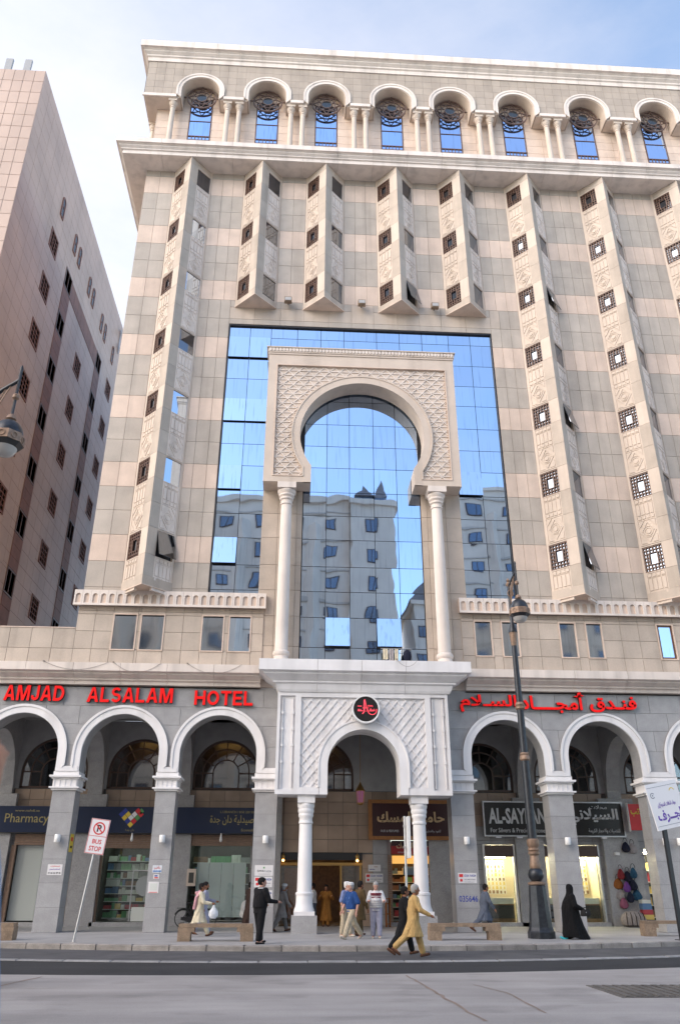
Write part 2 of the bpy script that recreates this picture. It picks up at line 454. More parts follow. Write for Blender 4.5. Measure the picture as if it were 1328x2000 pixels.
def dup(root, loc, rz=0.0, label=None, group=None):
    def rec(o, parent):
        c = o.copy(); col.objects.link(c); c.parent = parent
        if o in LOCAL: LOCAL.add(c)
        for ch in o.children: rec(ch, c)
        return c
    r = rec(root, None)
    r.location = loc; r.rotation_euler = (0, 0, rz)
    if label: r['label'] = label
    if group: r['group'] = group
    return r

def arc(xc, zc, r, a0, a1, n):
    return [(xc + r * math.cos(a0 + (a1 - a0) * k / n), zc + r * math.sin(a0 + (a1 - a0) * k / n)) for k in range(n + 1)]
def arch_line(xc, zc, r, zb, n=24):
    return [(xc + r, zb)] + arc(xc, zc, r, 0, PI, n) + [(xc - r, zb)]

# ---- stone panels: every slab is an object sharing mesh data with slabs of its size
_pc = {}
def slab(name, x0, x1, z0, z1, y, th, mat, parent, gap=0.013):
    w, h = round(x1 - x0 - gap, 3), round(z1 - z0 - gap, 3)
    if w < 0.05 or h < 0.05: return None
    k = (w, h, th, mat)
    if k not in _pc:
        b = 0.006
        mb = MB()
        i = 0
        mb.v = [(-w / 2, 0, -h / 2), (w / 2, 0, -h / 2), (w / 2, 0, h / 2), (-w / 2, 0, h / 2),
                (-w / 2, -th + b, -h / 2), (w / 2, -th + b, -h / 2), (w / 2, -th + b, h / 2), (-w / 2, -th + b, h / 2),
                (-w / 2 + b, -th, -h / 2 + b), (w / 2 - b, -th, -h / 2 + b), (w / 2 - b, -th, h / 2 - b), (-w / 2 + b, -th, h / 2 - b)]
        for e in range(4):
            g = (e + 1) % 4
            mb.f += [[e, g, g + 4, e + 4], [e + 4, g + 4, g + 8, e + 8]]; mb.m += [0, 0]
        mb.f.append([8, 9, 10, 11]); mb.m.append(0)
        _pc[k] = mb.mesh(name, mat)
    return put(name, _pc[k], parent, ((x0 + x1) / 2, y, (z0 + z1) / 2))
def subtract(rects, hole):
    out = []
    a0, a1, c0, c1 = hole
    for (x0, x1, z0, z1) in rects:
        if a1 <= x0 + 1e-6 or a0 >= x1 - 1e-6 or c1 <= z0 + 1e-6 or c0 >= z1 - 1e-6:
            out.append((x0, x1, z0, z1)); continue
        if z0 < c0: out.append((x0, x1, z0, c0))
        if c1 < z1: out.append((x0, x1, c1, z1))
        l, h = max(z0, c0), min(z1, c1)
        if x0 < a0: out.append((x0, a0, l, h))
        if a1 < x1: out.append((a1, x1, l, h))
    return out
def clip_arch(x0, x1, z0, z1, arches, gap=0.016):
    """polygons of a rectangle with everything under the given arches (xc, zc, r) cut away"""
    g = gap / 2
    x0 += g; x1 -= g; z0 += g; z1 -= g
    if x1 - x0 < 0.05: return []
    xs = {x0, x1}
    for (xc, zc, r) in arches:
        for k in range(0, 41):
            x = xc + r * math.cos(PI * k / 40)
            if x0 < x < x1: xs.add(x)
        for zz in (z0, z1):
            if abs(zz - zc) < r and zz >= zc:
                for sgn in (-1, 1):
                    x = xc + sgn * math.sqrt(r * r - (zz - zc) ** 2)
                    if x0 < x < x1: xs.add(x)
    xs = sorted(xs)
    def low(x):
        l = z0
        for (xc, zc, r) in arches:
            d = r * r - (x - xc) ** 2
            if d > 1e-9: l = max(l, zc + math.sqrt(d))
        return min(l, z1)
    polys = []; cur = []
    for a, b in zip(xs, xs[1:]):
        if low((a + b) / 2) < z1 - 1e-3:
            if not cur: cur = [a]
            cur.append(b)
        else:
            if cur: polys.append(cur)
            cur = []
    if cur: polys.append(cur)
    res = []
    for c in polys:
        if c[-1] - c[0] < 0.04: continue
        e = 1e-4
        bot = [(x, low(min(max(x, c[0] + e), c[-1] - e))) for x in c]
        p = bot + [(c[-1], z1), (c[0], z1)]
        q = [p[0]]
        for a in p[1:]:
            if math.hypot(a[0] - q[-1][0], a[1] - q[-1][1]) > 1e-3: q.append(a)
        if len(q) > 2 and math.hypot(q[0][0] - q[-1][0], q[0][1] - q[-1][1]) < 1e-3: q.pop()
        area = abs(sum(a[0] * b[1] - b[0] * a[1] for a, b in zip(q, q[1:] + q[:1]))) / 2
        if len(q) > 2 and area > 0.006: res.append(q)
    return res
def wall_arches(mb, x0, x1, z1, arches, y0, y1, zbase, mi=0, n=24):
    """solid wall x0..x1, zbase..z1 with round openings (xc, zc, r) that run down to zbase"""
    xs = {x0, x1}; jumps = []
    for (xc, zc, r) in arches:
        for k in range(n + 1):
            x = xc - r * math.cos(PI * k / n)
            if x0 <= x <= x1: xs.add(x)
        for x in (xc - r, xc + r):
            if x0 < x < x1: jumps.append((x, zbase, zc))
    xs = sorted(xs)
    def low(x, mid):
        for (xc, zc, r) in arches:
            if abs(mid - xc) < r: return zc + math.sqrt(max(0, r * r - (x - xc) ** 2))
        return zbase
    for a, b in zip(xs, xs[1:]):
        if b - a < 1e-5: continue
        mid = (a + b) / 2; la, lb = low(a, mid), low(b, mid)
        mb.face([(a, y0, la), (b, y0, lb), (b, y0, z1), (a, y0, z1)], mi)
        mb.face([(a, y1, la), (a, y1, z1), (b, y1, z1), (b, y1, lb)], mi)
        mb.face([(a, y0, la), (a, y1, la), (b, y1, lb), (b, y0, lb)], mi)
        mb.face([(a, y0, z1), (b, y0, z1), (b, y1, z1), (a, y1, z1)], mi)
    for (x, a, b) in jumps:
        mb.face([(x, y0, a), (x, y1, a), (x, y1, b), (x, y0, b)], mi)
    for x in (x0, x1): mb.face([(x, y0, zbase), (x, y1, zbase), (x, y1, z1), (x, y0, z1)], mi)
    bm_merge(mb)
    return mb
def bm_merge(mb):
    key = {}; new = []; mp = []
    for v in mb.v:
        k = tuple(round(c, 4) for c in v)
        if k not in key: key[k] = len(new); new.append(v)
        mp.append(key[k])
    mb.v = new
    fs, ms = [], []
    for f, m in zip(mb.f, mb.m):
        g = []
        for i in f:
            j = mp[i]
            if not g or (g[-1] != j): g.append(j)
        if len(g) > 1 and g[0] == g[-1]: g.pop()
        if len(set(g)) > 2: fs.append(g); ms.append(m)
    mb.f, mb.m = fs, ms
def sweep_blocks(name, prof, stations, parent, mat, gap=0.012):
    """cornice: profile points (out, z); stations = list of functions d -> (x, y); one block between neighbours"""
    for a, b in stations:
        mb = MB(); n = len(prof)
        pa = [Vector((*a(d), z)) for d, z in prof]; pb = [Vector((*b(d), z)) for d, z in prof]
        dirv = (pb[0] - pa[0]).normalized() * gap / 2
        mb.loft([[p + dirv for p in pa], [p - dirv for p in pb]])
        obj(name, mb, mat, parent)

# ---- modifiers and lettering are evaluated in a small scratch scene, so the big one is not re-evaluated each time
SCR = bpy.data.scenes.new('scratch')
def evaluated_mesh(o):
    SCR.collection.objects.link(o)
    vl = SCR.view_layers[0]
    with bpy.context.temp_override(scene=SCR, view_layer=vl):
        dg = bpy.context.evaluated_depsgraph_get()
        dg.update()
        me = bpy.data.meshes.new_from_object(o.evaluated_get(dg))
    return me
# ---- lettering
AR = {  # isolated, final, initial, medial presentation forms
 'ا': 'ﺍﺎﺍﺎ', 'أ': 'ﺃﺄﺃﺄ', 'ب': 'ﺏﺐﺑﺒ', 'ة': 'ﺓﺔﺓﺔ', 'ت': 'ﺕﺖﺗﺘ', 'ج': 'ﺝﺞﺟﺠ', 'ح': 'ﺡﺢﺣﺤ', 'د': 'ﺩﺪﺩﺪ', 'ر': 'ﺭﺮﺭﺮ',
 'س': 'ﺱﺲﺳﺴ', 'ص': 'ﺹﺺﺻﺼ', 'ض': 'ﺽﺾﺿﻀ', 'ظ': 'ﻅﻆﻇﻈ', 'ع': 'ﻉﻊﻋﻌ', 'ف': 'ﻑﻒﻓﻔ', 'ق': 'ﻕﻖﻗﻘ', 'ك': 'ﻙﻚﻛﻜ', 'ل': 'ﻝﻞﻟﻠ',
 'م': 'ﻡﻢﻣﻤ', 'ن': 'ﻥﻦﻧﻨ', 'ه': 'ﻩﻪﻫﻬ', 'و': 'ﻭﻮﻭﻮ', 'ي': 'ﻱﻲﻳﻴ', 'ط': 'ﻁﻂﻃﻄ', 'ـ': 'ــــ', 'ش': 'ﺵﺶﺷﺸ', 'خ': 'ﺥﺦﺧﺨ', 'ز': 'ﺯﺰﺯﺰ'}
NOJOIN = set('اأدرزوة')
def arabic(text):
    out = []; i = 0; join = False
    while i < len(text):
        ch = text[i]
        if ch not in AR: out.append(ch); join = False; i += 1; continue
        if ch == 'ل' and i + 1 < len(text) and text[i + 1] == 'ا':
            out.append('ﻼ' if join else 'ﻻ'); join = False; i += 2; continue
        nxt = i + 1 < len(text) and text[i + 1] in AR and ch not in NOJOIN
        out.append(AR[ch][(3 if join else 2) if nxt else (1 if join else 0)])
        join = nxt; i += 1
    return ''.join(reversed(out))
def text_mesh(body, bold=0.0, extrude=0.02, mats=('ink_black',), res=2):
    cu = bpy.data.curves.new('lettering', 'FONT')
    cu.body = body; cu.extrude = extrude; cu.offset = bold; cu.resolution_u = res
    o = bpy.data.objects.new('lettering', cu)
    me = evaluated_mesh(o)
    bpy.data.objects.remove(o); bpy.data.curves.remove(cu)
    me.materials.clear()
    for m in mats: me.materials.append(MAT[m])
    return me
def bounds(me):
    xs = [v.co.x for v in me.vertices]; ys = [v.co.y for v in me.vertices]
    return min(xs), max(xs), min(ys), max(ys)
def fit_text(name, body, x0, x1, z0, z1, y, mat, parent, bold=0.0, depth=0.01, rz=0.0, mats=None, side=None):
    """flat print standing in the x-z plane facing -y, stretched to the given box"""
    me = text_mesh(body, bold, 0.5, (mat,) if side is None else (mat, side))
    if not me.vertices: return None
    a, b, c, d = bounds(me)
    if side is not None:
        for p in me.polygons: p.material_index = 0 if p.normal.z > 0.9 else 1
    for v in me.vertices:
        x, yy, z = v.co
        v.co = (x0 + (x - a) / (b - a) * (x1 - x0), y - (z + 0.5) * depth, z0 + (yy - c) / (d - c) * (z1 - z0))
    return put(name, me, parent, rz=rz)
# ================================================================ the setting: ground, road, kerb, pavement
def bend(x, y0, x0, a):
    d = max(-14, min(14, x - x0)); return y0 + a * d * d
kerb_y = lambda x: bend(x, 26.7, 1.2, 0.0155)
flush_y = lambda x: bend(x, 22.85, 0.5, 0.0150)
road_y = lambda x: bend(x, 19.85, -1.5, 0.0130)
def sheet(name, ya, yb, z, mat, x0=-60, x1=60, n=60):
    mb = MB()
    xs = [x0 + (x1 - x0) * k / n for k in range(n + 1)]
    for a, b in zip(xs, xs[1:]):
        mb.face([(a, ya(a), z), (b, ya(b), z), (b, yb(b), z), (a, yb(a), z)])
    bm_merge(mb)
    return tag(obj(name, mb, mat), kind='structure')
tag(obj('ground', MB().face([(-900, -900, -0.06), (900, -900, -0.06), (900, 900, -0.06), (-900, 900, -0.06)]), 'ground_far'), kind='structure')
plaza = sheet('concrete_plaza', lambda x: -3.0, road_y, 0.004, 'concrete', -30, 30)
sheet('road', road_y, lambda x: flush_y(x) - 0.02, 0.0, 'asphalt')
sheet('gutter_lane', lambda x: flush_y(x) + 0.36, lambda x: kerb_y(x), 0.0, 'gutter')
pavement = sheet('pavement', lambda x: kerb_y(x) + 0.33, lambda x: 43.0, 0.15, 'paving')
def stones(name, item, fy, depth, z0, z1, mat, step, x0=-17, x1=21):
    base = MB(); xs = [x0 + step * k for k in range(int((x1 - x0) / step) + 1)]
    for a, b in zip(xs, xs[1:]):
        base.extr([(a, fy(a) + 0.02), (b, fy(b) + 0.02), (b, fy(b) + depth), (a, fy(a) + depth)], z0 - 0.2, z1 - 0.025, ax='z')
    bo = tag(obj(name, base, 'mortar_dark'), kind='structure')
    for i, (a, b) in enumerate(zip(xs, xs[1:])):
        g = 0.012 + 0.01 * random.random(); j = 0.012 * (random.random() - 0.5); t = 0.012 * (random.random() - 0.5)
        q = [(a + g, fy(a) + j), (b - g, fy(b) + j), (b - g, fy(b) + depth), (a + g, fy(a) + depth)]
        mb = MB(); c = 0.02
        lo = [(x, y, z0 - 0.02) for x, y in q]; mi_ = [(x, y, z1 - c + t) for x, y in q]
        hi = [(q[0][0] + c, q[0][1] + c, z1 + t), (q[1][0] - c, q[1][1] + c, z1 + t), (q[2][0] - c, q[2][1] - 0.005, z1 + t), (q[3][0] + c, q[3][1] - 0.005, z1 + t)]
        mb.loft([lo, mi_, hi]); obj(item, mb, mat, bo)
    return bo
stones('kerb', 'kerb_stone', kerb_y, 0.33, 0.0, 0.155, 'kerb_stone', 1.12)
stones('flush_kerb', 'flush_kerb_stone', flush_y, 0.34, 0.0, 0.028, 'flush_stone', 1.25)
def ribbon(name, pts, w, z, mat, label, cat, group=None):
    mb = MB()
    l = []; r_ = []
    for k, p in enumerate(pts):
        a = Vector(pts[max(0, k - 1)]); b = Vector(pts[min(len(pts) - 1, k + 1)]); d = (b - a).normalized()
        ww = w * (0.6 + 0.8 * random.random()) / 2
        l.append((p[0] - d.y * ww, p[1] + d.x * ww, z)); r_.append((p[0] + d.y * ww, p[1] - d.x * ww, z))
    for k in range(len(pts) - 1): mb.face([l[k], l[k + 1], r_[k + 1], r_[k]])
    bm_merge(mb)
    o = obj(name, mb, mat, plaza); return o
def wob(a, b, n, amp):
    return [(a[0] + (b[0] - a[0]) * k / n + amp * (random.random() - 0.5), a[1] + (b[1] - a[1]) * k / n + amp * (random.random() - 0.5)) for k in range(n + 1)]
ribbon('crack', wob((2.58, 19.7), (2.84, 13.2), 22, 0.06), 0.055, 0.0085, 'rust_crack', '', '')
ribbon('crack', wob((3.67, 17.85), (3.98, 16.6), 6, 0.03) + wob((4.0, 16.4), (3.95, 14.0), 9, 0.04), 0.036, 0.0085, 'rust_crack', '', '')
ribbon('crack', wob((-5.2, 19.6), (-5.75, 16.6), 12, 0.05), 0.05, 0.0085, 'rust_crack', '', '')
cov = empty('drain_cover', (7.75, 16.7, 0.004), 'dark rusty drain grating set into the pale concrete', 'drain cover')
mb = MB().box(-1.9, 1.9, -0.95, 0.95, 0.0, 0.010); obj('frame', mb, 'iron_cover', cov)
for k in range(19):
    x = -1.74 + k * 0.193
    obj('slat', MB().box(x - 0.06, x + 0.06, -0.86, 0.86, 0.010, 0.024), 'iron_cover', cov)

# ================================================================ the hotel
HX = [-6.83, -2.71, 0.97, 5.09, 8.80, 12.87, 17.40, 21.95]
XL, XR = -9.6, 26.0
hotel = empty('hotel_building', (2.9, 34, 0), 'tall beige stone hotel with horseshoe arch, mirrored glass and triangular bay windows', 'hotel', local=False)
ZT = [16.5 + 3.85 * k for k in range(7)]            # tops of the light bands
GLX0, GLX1, GLZ0, GLZ1 = -4.07, 10.12, 13.62, 28.98  # mirrored glass field
# ---- tower core and its slabs
core = MB()
core.box(XL + 0.05, GLX0 - 0.0, 34.0, 95, 13.0, 40.2)  # unseen depth stretched far back to darken the gap beside the neighbour
core.box(GLX1, XR, 34.0, 95, 13.0, 40.2)
core.box(GLX0, GLX1, 34.0, 95, GLZ1, 40.2)
core.box(GLX0, GLX1, 34.35, 95, 9.0, GLZ1)
tower = obj('tower_wall', core, 'mortar', hotel)
bays = [(x - 1.12, x + 1.12, (13.7 if i in (0, 5, 6, 7) else 30.1)) for i, x in enumerate(HX)]
edges = [XL] + sum([[b[0], b[1]] for b in bays], []) + [XR]
cells = []
rows = []
for k, zt in enumerate(ZT):
    rows += [(zt - 1.33, zt, 'pink_stone'), (zt - 2.59, zt - 1.33, 'grey_stone'), (max(13.65, zt - 3.85), zt - 2.59, 'grey_stone')]
rows.append((39.6, 40.1, 'grey_stone'))
glass_hole = (GLX0, GLX1, GLZ0, GLZ1)
for (z0, z1, mt) in rows:
    segs = []
    a = XL
    for (b0, b1, zb) in bays:
        if zb <= z0 + 0.3:
            segs.append((a, b0)); a = b1
    segs.append((a, XR))
    for (s0, s1) in segs:
        if s1 - s0 > 12:                     # the wide band over the glass: keep the rhythm of the bays above
            xs = [s0, -5.25, -4.6, GLX0, -2.75, -1.35, -0.1, 1.25, 2.5, 3.7, 5.0, 6.2, 7.4, 8.75, GLX1, 10.65, 11.2, s1]
        else:
            n = 2 if s0 == XL else max(2, round((s1 - s0) / 0.62))
            if s1 == XR: n = 4
            xs = [s0 + (s1 - s0) * k / n for k in range(n + 1)]
            if z0 < GLZ1 and s0 < 0 and s1 < 12 and s0 != XL: xs = [s0, -5.12, -4.6, GLX0]
        for x0, x1 in zip(xs, xs[1:]):
            mm = 'tan_stone' if (28.9 < z0 < 30.4 and -4.5 < x0 < GLX1 + 0.4) else mt
            rr = [(x0, x1, z0, z1)]
            for h in [glass_hole] + [(b[0], b[1], b[2], 41) for b in bays]:
                rr = subtract(rr, h)
            for q in rr:
                if q[1] - q[0] > 0.08 and q[3] - q[2] > 0.08: cells.append((*q, mm))
# the side wall that the oblique view never shows stays plain; 300 largest slabs are single parts
cells.sort(key=lambda q: (q[0] > 23, -((q[1] - q[0]) * (q[3] - q[2]) * (60 - q[2]))))
for (x0, x1, z0, z1, mt) in cells[:300]:
    slab('stone_panel', x0, x1, z0, z1, 34.0, 0.035, mt, tower)
rest = MB()
for (x0, x1, z0, z1, mt) in cells[300:]:
    rest.box(x0 + 0.008, x1 - 0.008, 33.965, 34.0, z0 + 0.008, z1 - 0.008, 0 if mt == 'pink_stone' else 1)
tag(obj('remaining_panels', rest, ['pink_stone', 'grey_stone'], tower), kind='stuff')
sideb = MB()
for k, (z0, z1, mt) in enumerate(rows):
    for j in range(38):
        sideb.box(XL, XL + 0.05, 34.0 + j * 1.6, 35.58 + j * 1.6, z0 + 0.008, z1 - 0.008, 0 if mt == 'pink_stone' else 1)
tag(obj('side_panels', sideb, ['pink_stone', 'grey_stone'], tower), kind='stuff')

# ---- triangular bay windows
BW, BD = 1.13, 1.20
L = math.hypot(BW, BD); TH = math.atan2(BD, BW)
TK = 0.13
half = math.atan2(BW, BD)
def face_strip(s0, s1, z0, z1, n0, n1, mitre, mats):
    mb = MB(); m = (n0 - n1) / math.tan(half) if mitre else 0
    if mitre > 0: p = [(s0, -n0), (s1, -n0), (s1 - m, -n1), (s0, -n1)]
    elif mitre < 0: p = [(s0, -n0), (s1, -n0), (s1, -n1), (s0 + m, -n1)]
    else: p = [(s0, -n0), (s1, -n0), (s1, -n1), (s0, -n1)]
    mb.extr(p, z0, z1, ax='z')
    return mb.mesh('strip', mats)
W0, W1 = 0.14, 1.10           # window span along the face, measured from the wall
def carved(h, diamond):
    w = W1 - W0; mb = MB()
    mb.box(0, w, -0.012 + 0.03, TK, 0, h)
    f = 0.045
    mb.box(0, f, -0.008, 0.03, 0, h); mb.box(w - f, w, -0.008, 0.03, 0, h)
    mb.box(f, w - f, -0.008, 0.03, 0, f); mb.box(f, w - f, -0.008, 0.03, h - f, h)
    top = h - f
    cw = (w - 2 * f) / 4
    def plates(za, zb, pad=0.028):
        for k in range(4): mb.box(f + k * cw + pad, f + (k + 1) * cw - pad, -0.012, 0.03, za + pad, zb - pad)
    plates(top - 0.22, top)
    mb.box(f, w - f, -0.004, 0.03, top - 0.25, top - 0.225)
    zl = top - 0.27 - 0.62
    plates(zl, top - 0.27); plates(zl - 0.22, zl)
    if diamond:
        zt, zb = zl - 0.28, 0.07; zc = (zt + zb) / 2; hw = (w - 2 * f) / 2 - 0.04; hh = (zt - zb) / 2 - 0.03; xc = w / 2
        mb.box(f, w - f, -0.004, 0.03, zt, zt + 0.03)
        dm = [(xc + hw, zc), (xc, zc + hh), (xc - hw, zc), (xc, zc - hh)]
        k = 0.82
        mb.band([(xc + (x - xc) * k, zc + (z - zc) * k) for x, z in dm], dm, -0.012, 0.03, closed=True)
        for r0, r1 in ((0.0, 0.12), (0.17, 0.22), (0.26, 0.29)):
            if r0 == 0: mb.extr(arc(xc, zc, r1, 0, 2 * PI, 20)[:-1], -0.016, 0.03)
            else: mb.band(arc(xc, zc, r0, 0, 2 * PI, 20)[:-1], arc(xc, zc, r1, 0, 2 * PI, 20)[:-1], -0.008, 0.03, closed=True)
        for sx in (-1, 1):
            for sz in (-1, 1):
                a = (xc + sx * (hw + 0.01), zc + sz * (hh + 0.01))
                mb.extr([a, (a[0] - sx * 0.26, a[1]), (a[0], a[1] - sz * 0.34)], -0.010, 0.03)
    return mb.mesh('carved_panel', 'cream_cast')
CARV = carved(2.47, True); CARV_S = carved(1.62, False)
CARV_R = CARV.copy(); CARV_R.materials.clear(); CARV_R.materials.append(MAT['white_cast'])
CARV_SR = CARV_S.copy(); CARV_SR.materials.clear(); CARV_SR.materials.append(MAT['white_cast'])
def lattice_screen():
    w, h = W1 - W0, 1.26; mb = MB()
    mb.box(0, 0.05, 0.0, 0.06, 0, h); mb.box(w - 0.05, w, 0, 0.06, 0, h)
    mb.box(0.05, w - 0.05, 0, 0.06, 0, 0.05); mb.box(0.05, w - 0.05, 0, 0.06, h - 0.05, h)
    cx0, cx1, cz0, cz1 = w * 0.29, w * 0.71, h * 0.28, h * 0.72
    t = 0.022
    for k in range(1, 6):
        x = w * k / 6
        if cx0 < x < cx1:
            mb.box(x - t, x + t, 0.005, 0.045, 0.05, cz0); mb.box(x - t, x + t, 0.005, 0.045, cz1, h - 0.05)
        else: mb.box(x - t, x + t, 0.005, 0.045, 0.05, h - 0.05)
    for k in range(1, 7):
        z = h * k / 7
        if cz0 < z < cz1:
            mb.box(0.05, cx0, 0.012, 0.038, z - t, z + t); mb.box(cx1, w - 0.05, 0.012, 0.038, z - t, z + t)
        else: mb.box(0.05, w - 0.05, 0.012, 0.038, z - t, z + t)
    mb.box(cx0 - 0.03, cx0 + 0.03, -0.004, 0.05, cz0, cz1); mb.box(cx1 - 0.03, cx1 + 0.03, -0.004, 0.05, cz0, cz1)
    mb.box(cx0 - 0.03, cx1 + 0.03, -0.004, 0.05, cz0 - 0.03, cz0); mb.box(cx0 - 0.03, cx1 + 0.03, -0.004, 0.05, cz1, cz1 + 0.03)
    return mb.mesh('lattice_screen', 'brown_wood')
LAT = lattice_screen()
PANE = MB().box(0.0, W1 - W0, 0.0, 0.02, 0.0, 1.26).mesh('window_pane', 'bay_mirror')
PANE_B = MB().box(0.0, W1 - W0, 0.0, 0.02, 0.0, 1.26).mesh('window_pane', 'sky_mirror')  # brighter blue copy; the reflected sky is put into its tint
PANE_L = MB().box(0.05, W1 - W0 - 0.05, 0.075, 0.09, 0.05, 1.21).mesh('window_pane', 'bay_mirror')
PANE_O = MB().box(0.0, W1 - W0, 0.0, 0.03, -1.26, 0.0).mesh('window_pane', ['bay_mirror'])
STRIP = {}
def strip(kind, side, h, mat):
    k = (kind, side, round(h, 3), mat)
    if k not in STRIP:
        if kind == 'corner':
            STRIP[k] = face_strip(W1, L, 0.006, h - 0.006, 0.0, -TK, 1, mat) if side < 0 else face_strip(0, L - W1, 0.006, h - 0.006, 0.0, -TK, -1, mat)
            if side > 0:  # mitre at the apex end
                mb = MB(); m = TK / math.tan(half); mb.extr([(0, 0), (L - W1, 0), (L - W1, TK), (m, TK)], 0.006, h - 0.006, ax='z'); STRIP[k] = mb.mesh('strip', mat)
        elif kind == 'edge':
            STRIP[k] = face_strip(0, W0, 0, h, 0.0, -TK, 0, mat) if side < 0 else face_strip(L - W0, L, 0, h, 0.0, -TK, 0, mat)
        elif kind == 'bar':
            STRIP[k] = face_strip(W0, W1, 0, h, -0.004, -TK, 0, mat) if side < 0 else face_strip(L - W1, L - W0, 0, h, -0.004, -TK, 0, mat)
    return STRIP[k]
def make_bay(i, x, full):
    zb = 13.72 if full else 30.12
    zt = 40.04
    mb = MB(); e = TK * 1.02 / math.sin(half)
    ins = TK / math.cos(half)
    mb.extr([(x - BW + ins, 34.0), (x, 34.0 - BD + TK / math.sin(half)), (x + BW - ins, 34.0)], zb + 0.02, zt, ax='z')
    bay = obj('bay_window', mb, 'black_gap', hotel)
    # bottom slab with an overhanging lip
    lo = MB(); lo.extr([(x - BW - 0.0, 33.96), (x, 34.0 - BD - 0.0), (x + BW + 0.0, 33.96)], zb, zb + 0.03, ax='z')
    lo.extr([(x - BW, 33.96), (x, 34.0 - BD), (x + BW, 33.96)], zb + 0.03, zb + (0.42 if full else 0.33), ax='z')
    obj('base_slab', lo, 'tan_stone', bay)
    lip = MB(); lip.extr([(x - BW - 0.015, 33.96), (x, 34.0 - BD - 0.02), (x + BW + 0.015, 33.96)], zb - 0.05, zb - 0.004, ax='z')
    obj('base_lip', lip, 'pink_stone', bay)
    z_lo = zb + (0.42 if full else 0.33)
    for side in (-1, 1):
        org = (x - BW, 34.0) if side < 0 else (x, 34.0 - BD)
        ang = -TH if side < 0 else TH
        s0 = W0 if side < 0 else L - W1
        ux, uy = math.cos(ang), math.sin(ang)
        def at(name, me, s, z, n=0.0, rx=None):
            loc = (org[0] + s * ux + n * math.sin(ang), org[1] + s * uy - n * math.cos(ang), z)
            return put(name, me, bay, loc, ang, rot=(rx, 0, ang) if rx is not None else None)
        at('edge_strip', strip('edge', side, zt - z_lo, 'cream_cast'), 0, z_lo)
        for k, t in enumerate(ZT):
            bot = t - 3.85
            if t - 0.5 < z_lo: continue
            lightm = 'cream_cast' if side < 0 else 'tan_stone'  # lit left face and shaded right face are put into the stone colours
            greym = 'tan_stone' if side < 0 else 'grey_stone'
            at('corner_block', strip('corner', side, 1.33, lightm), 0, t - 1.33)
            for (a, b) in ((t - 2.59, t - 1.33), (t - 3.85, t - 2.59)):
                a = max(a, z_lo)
                if b - a > 0.1: at('corner_block', strip('corner', side, b - a, greym), 0, a)
            at('lintel', strip('bar', side, 0.06, 'cream_cast'), 0, t - 0.06)
            wz = t - 1.33
            if side < 0:
                at('lattice_screen', LAT, s0, wz, -0.03); at('window_pane', PANE_L, s0, wz, -0.03)
            else:
                op = (i, k) in {(0, 0), (3, 4), (5, 4), (5, 2), (5, 0)}
                if op: at('window_pane', PANE_O, s0, wz + 1.26, 0.0, rx=-R(13))
                else: at('window_pane', PANE_B if (i == 0 and k in (1, 2, 4, 5)) else PANE, s0, wz, -0.05)
            if bot > z_lo - 0.3 and not (full and k == 0):
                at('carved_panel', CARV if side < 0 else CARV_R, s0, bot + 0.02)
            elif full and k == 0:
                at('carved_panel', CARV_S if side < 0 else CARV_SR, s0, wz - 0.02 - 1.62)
                g = wz - 0.02 - 1.62 - z_lo
                if g > 0.02: at('lower_strip', strip('bar', side, g, 'cream_cast'), 0, z_lo)
        # head strip above the top storey
        at('head_strip', strip('bar', side, zt - ZT[6], 'tan_stone'), 0, ZT[6])
        at('head_strip', strip('corner', side, zt - ZT[6], 'tan_stone'), 0, ZT[6])
    return bay
for i, x in enumerate(HX): make_bay(i, x, i in (0, 5, 6, 7))

# ---- mirrored curtain wall
mul = MB()
mul.box(GLX0, GLX1, 34.16, 34.34, 9.9, GLZ1)                     # dark backing behind the panes
for (a, b, c, d) in ((GLX0, GLX0 + 0.07, GLZ0, GLZ1), (GLX1 - 0.07, GLX1, GLZ0, GLZ1)):
    mul.box(a, b, 34.0, 34.158, c, d)
mul.box(GLX0 + 0.07, GLX1 - 0.07, 34.0, 34.158, GLZ1 - 0.08, GLZ1)
curtain = obj('curtain_wall', mul, 'black_gap', hotel)
zsL = [13.62, 13.95, 15.18, 16.55, 17.80, 19.06, 20.41, 21.64, 22.92, 24.30, 25.54, 26.84, 28.21, 28.92]
xsL = [-4.0, -2.91, -1.79]; xsR = [7.74, 8.93, 10.05]; xsC = [0.13, 1.25, 2.37, 3.57, 4.69, 5.80]
xsT = [-1.79, -0.39, 0.86, 2.09, 3.85, 5.08, 6.30, 7.74]
zsC = [10.2, 11.33, 12.72] + zsL[1:12]
OPEN = {('L', 0, 11): 3.0, ('L', 1, 11): 3.0, ('L', 0, 8): 2.4, ('L', 1, 8): 2.4, ('L', 0, 5): 3.4, ('L', 0, 2): 7.0, ('R', 0, 5): 5.0,
        ('C', 1, 1): 9.0, ('C', 3, 1): 9.5}
def panes(tagk, xs, zs):
    for j, (z0, z1) in enumerate(zip(zs, zs[1:])):
        for i, (x0, x1) in enumerate(zip(xs, xs[1:])):
            g = 0.013
            t = OPEN.get((tagk, i, j), 0.0)
            mb = MB(); w = (x1 - x0) / 2 - g; h = z1 - z0 - 2 * g
            mb.box(-w, w, 0, 0.03, -h, 0)
            tilt = R(0.10 * (random.random() - 0.5)); yaw = R(0.12 * (random.random() - 0.5))
            o = put('glass_pane', mb.mesh('glass_pane', 'sky_mirror' if t else 'blue_mirror'), curtain,
                    ((x0 + x1) / 2, 34.11 if not t else 34.05, z1 - g), rot=(-R(t) + tilt, 0, yaw))
panes('L', xsL, zsL); panes('R', xsR, zsL); panes('C', xsC, zsC); panes('T', xsT, zsL[-3:])
pil = MB()
pil.box(-1.80, 0.10, 34.02, 34.158, 9.9, 19.4); pil.box(5.83, 7.74, 34.02, 34.158, 9.9, 19.4)
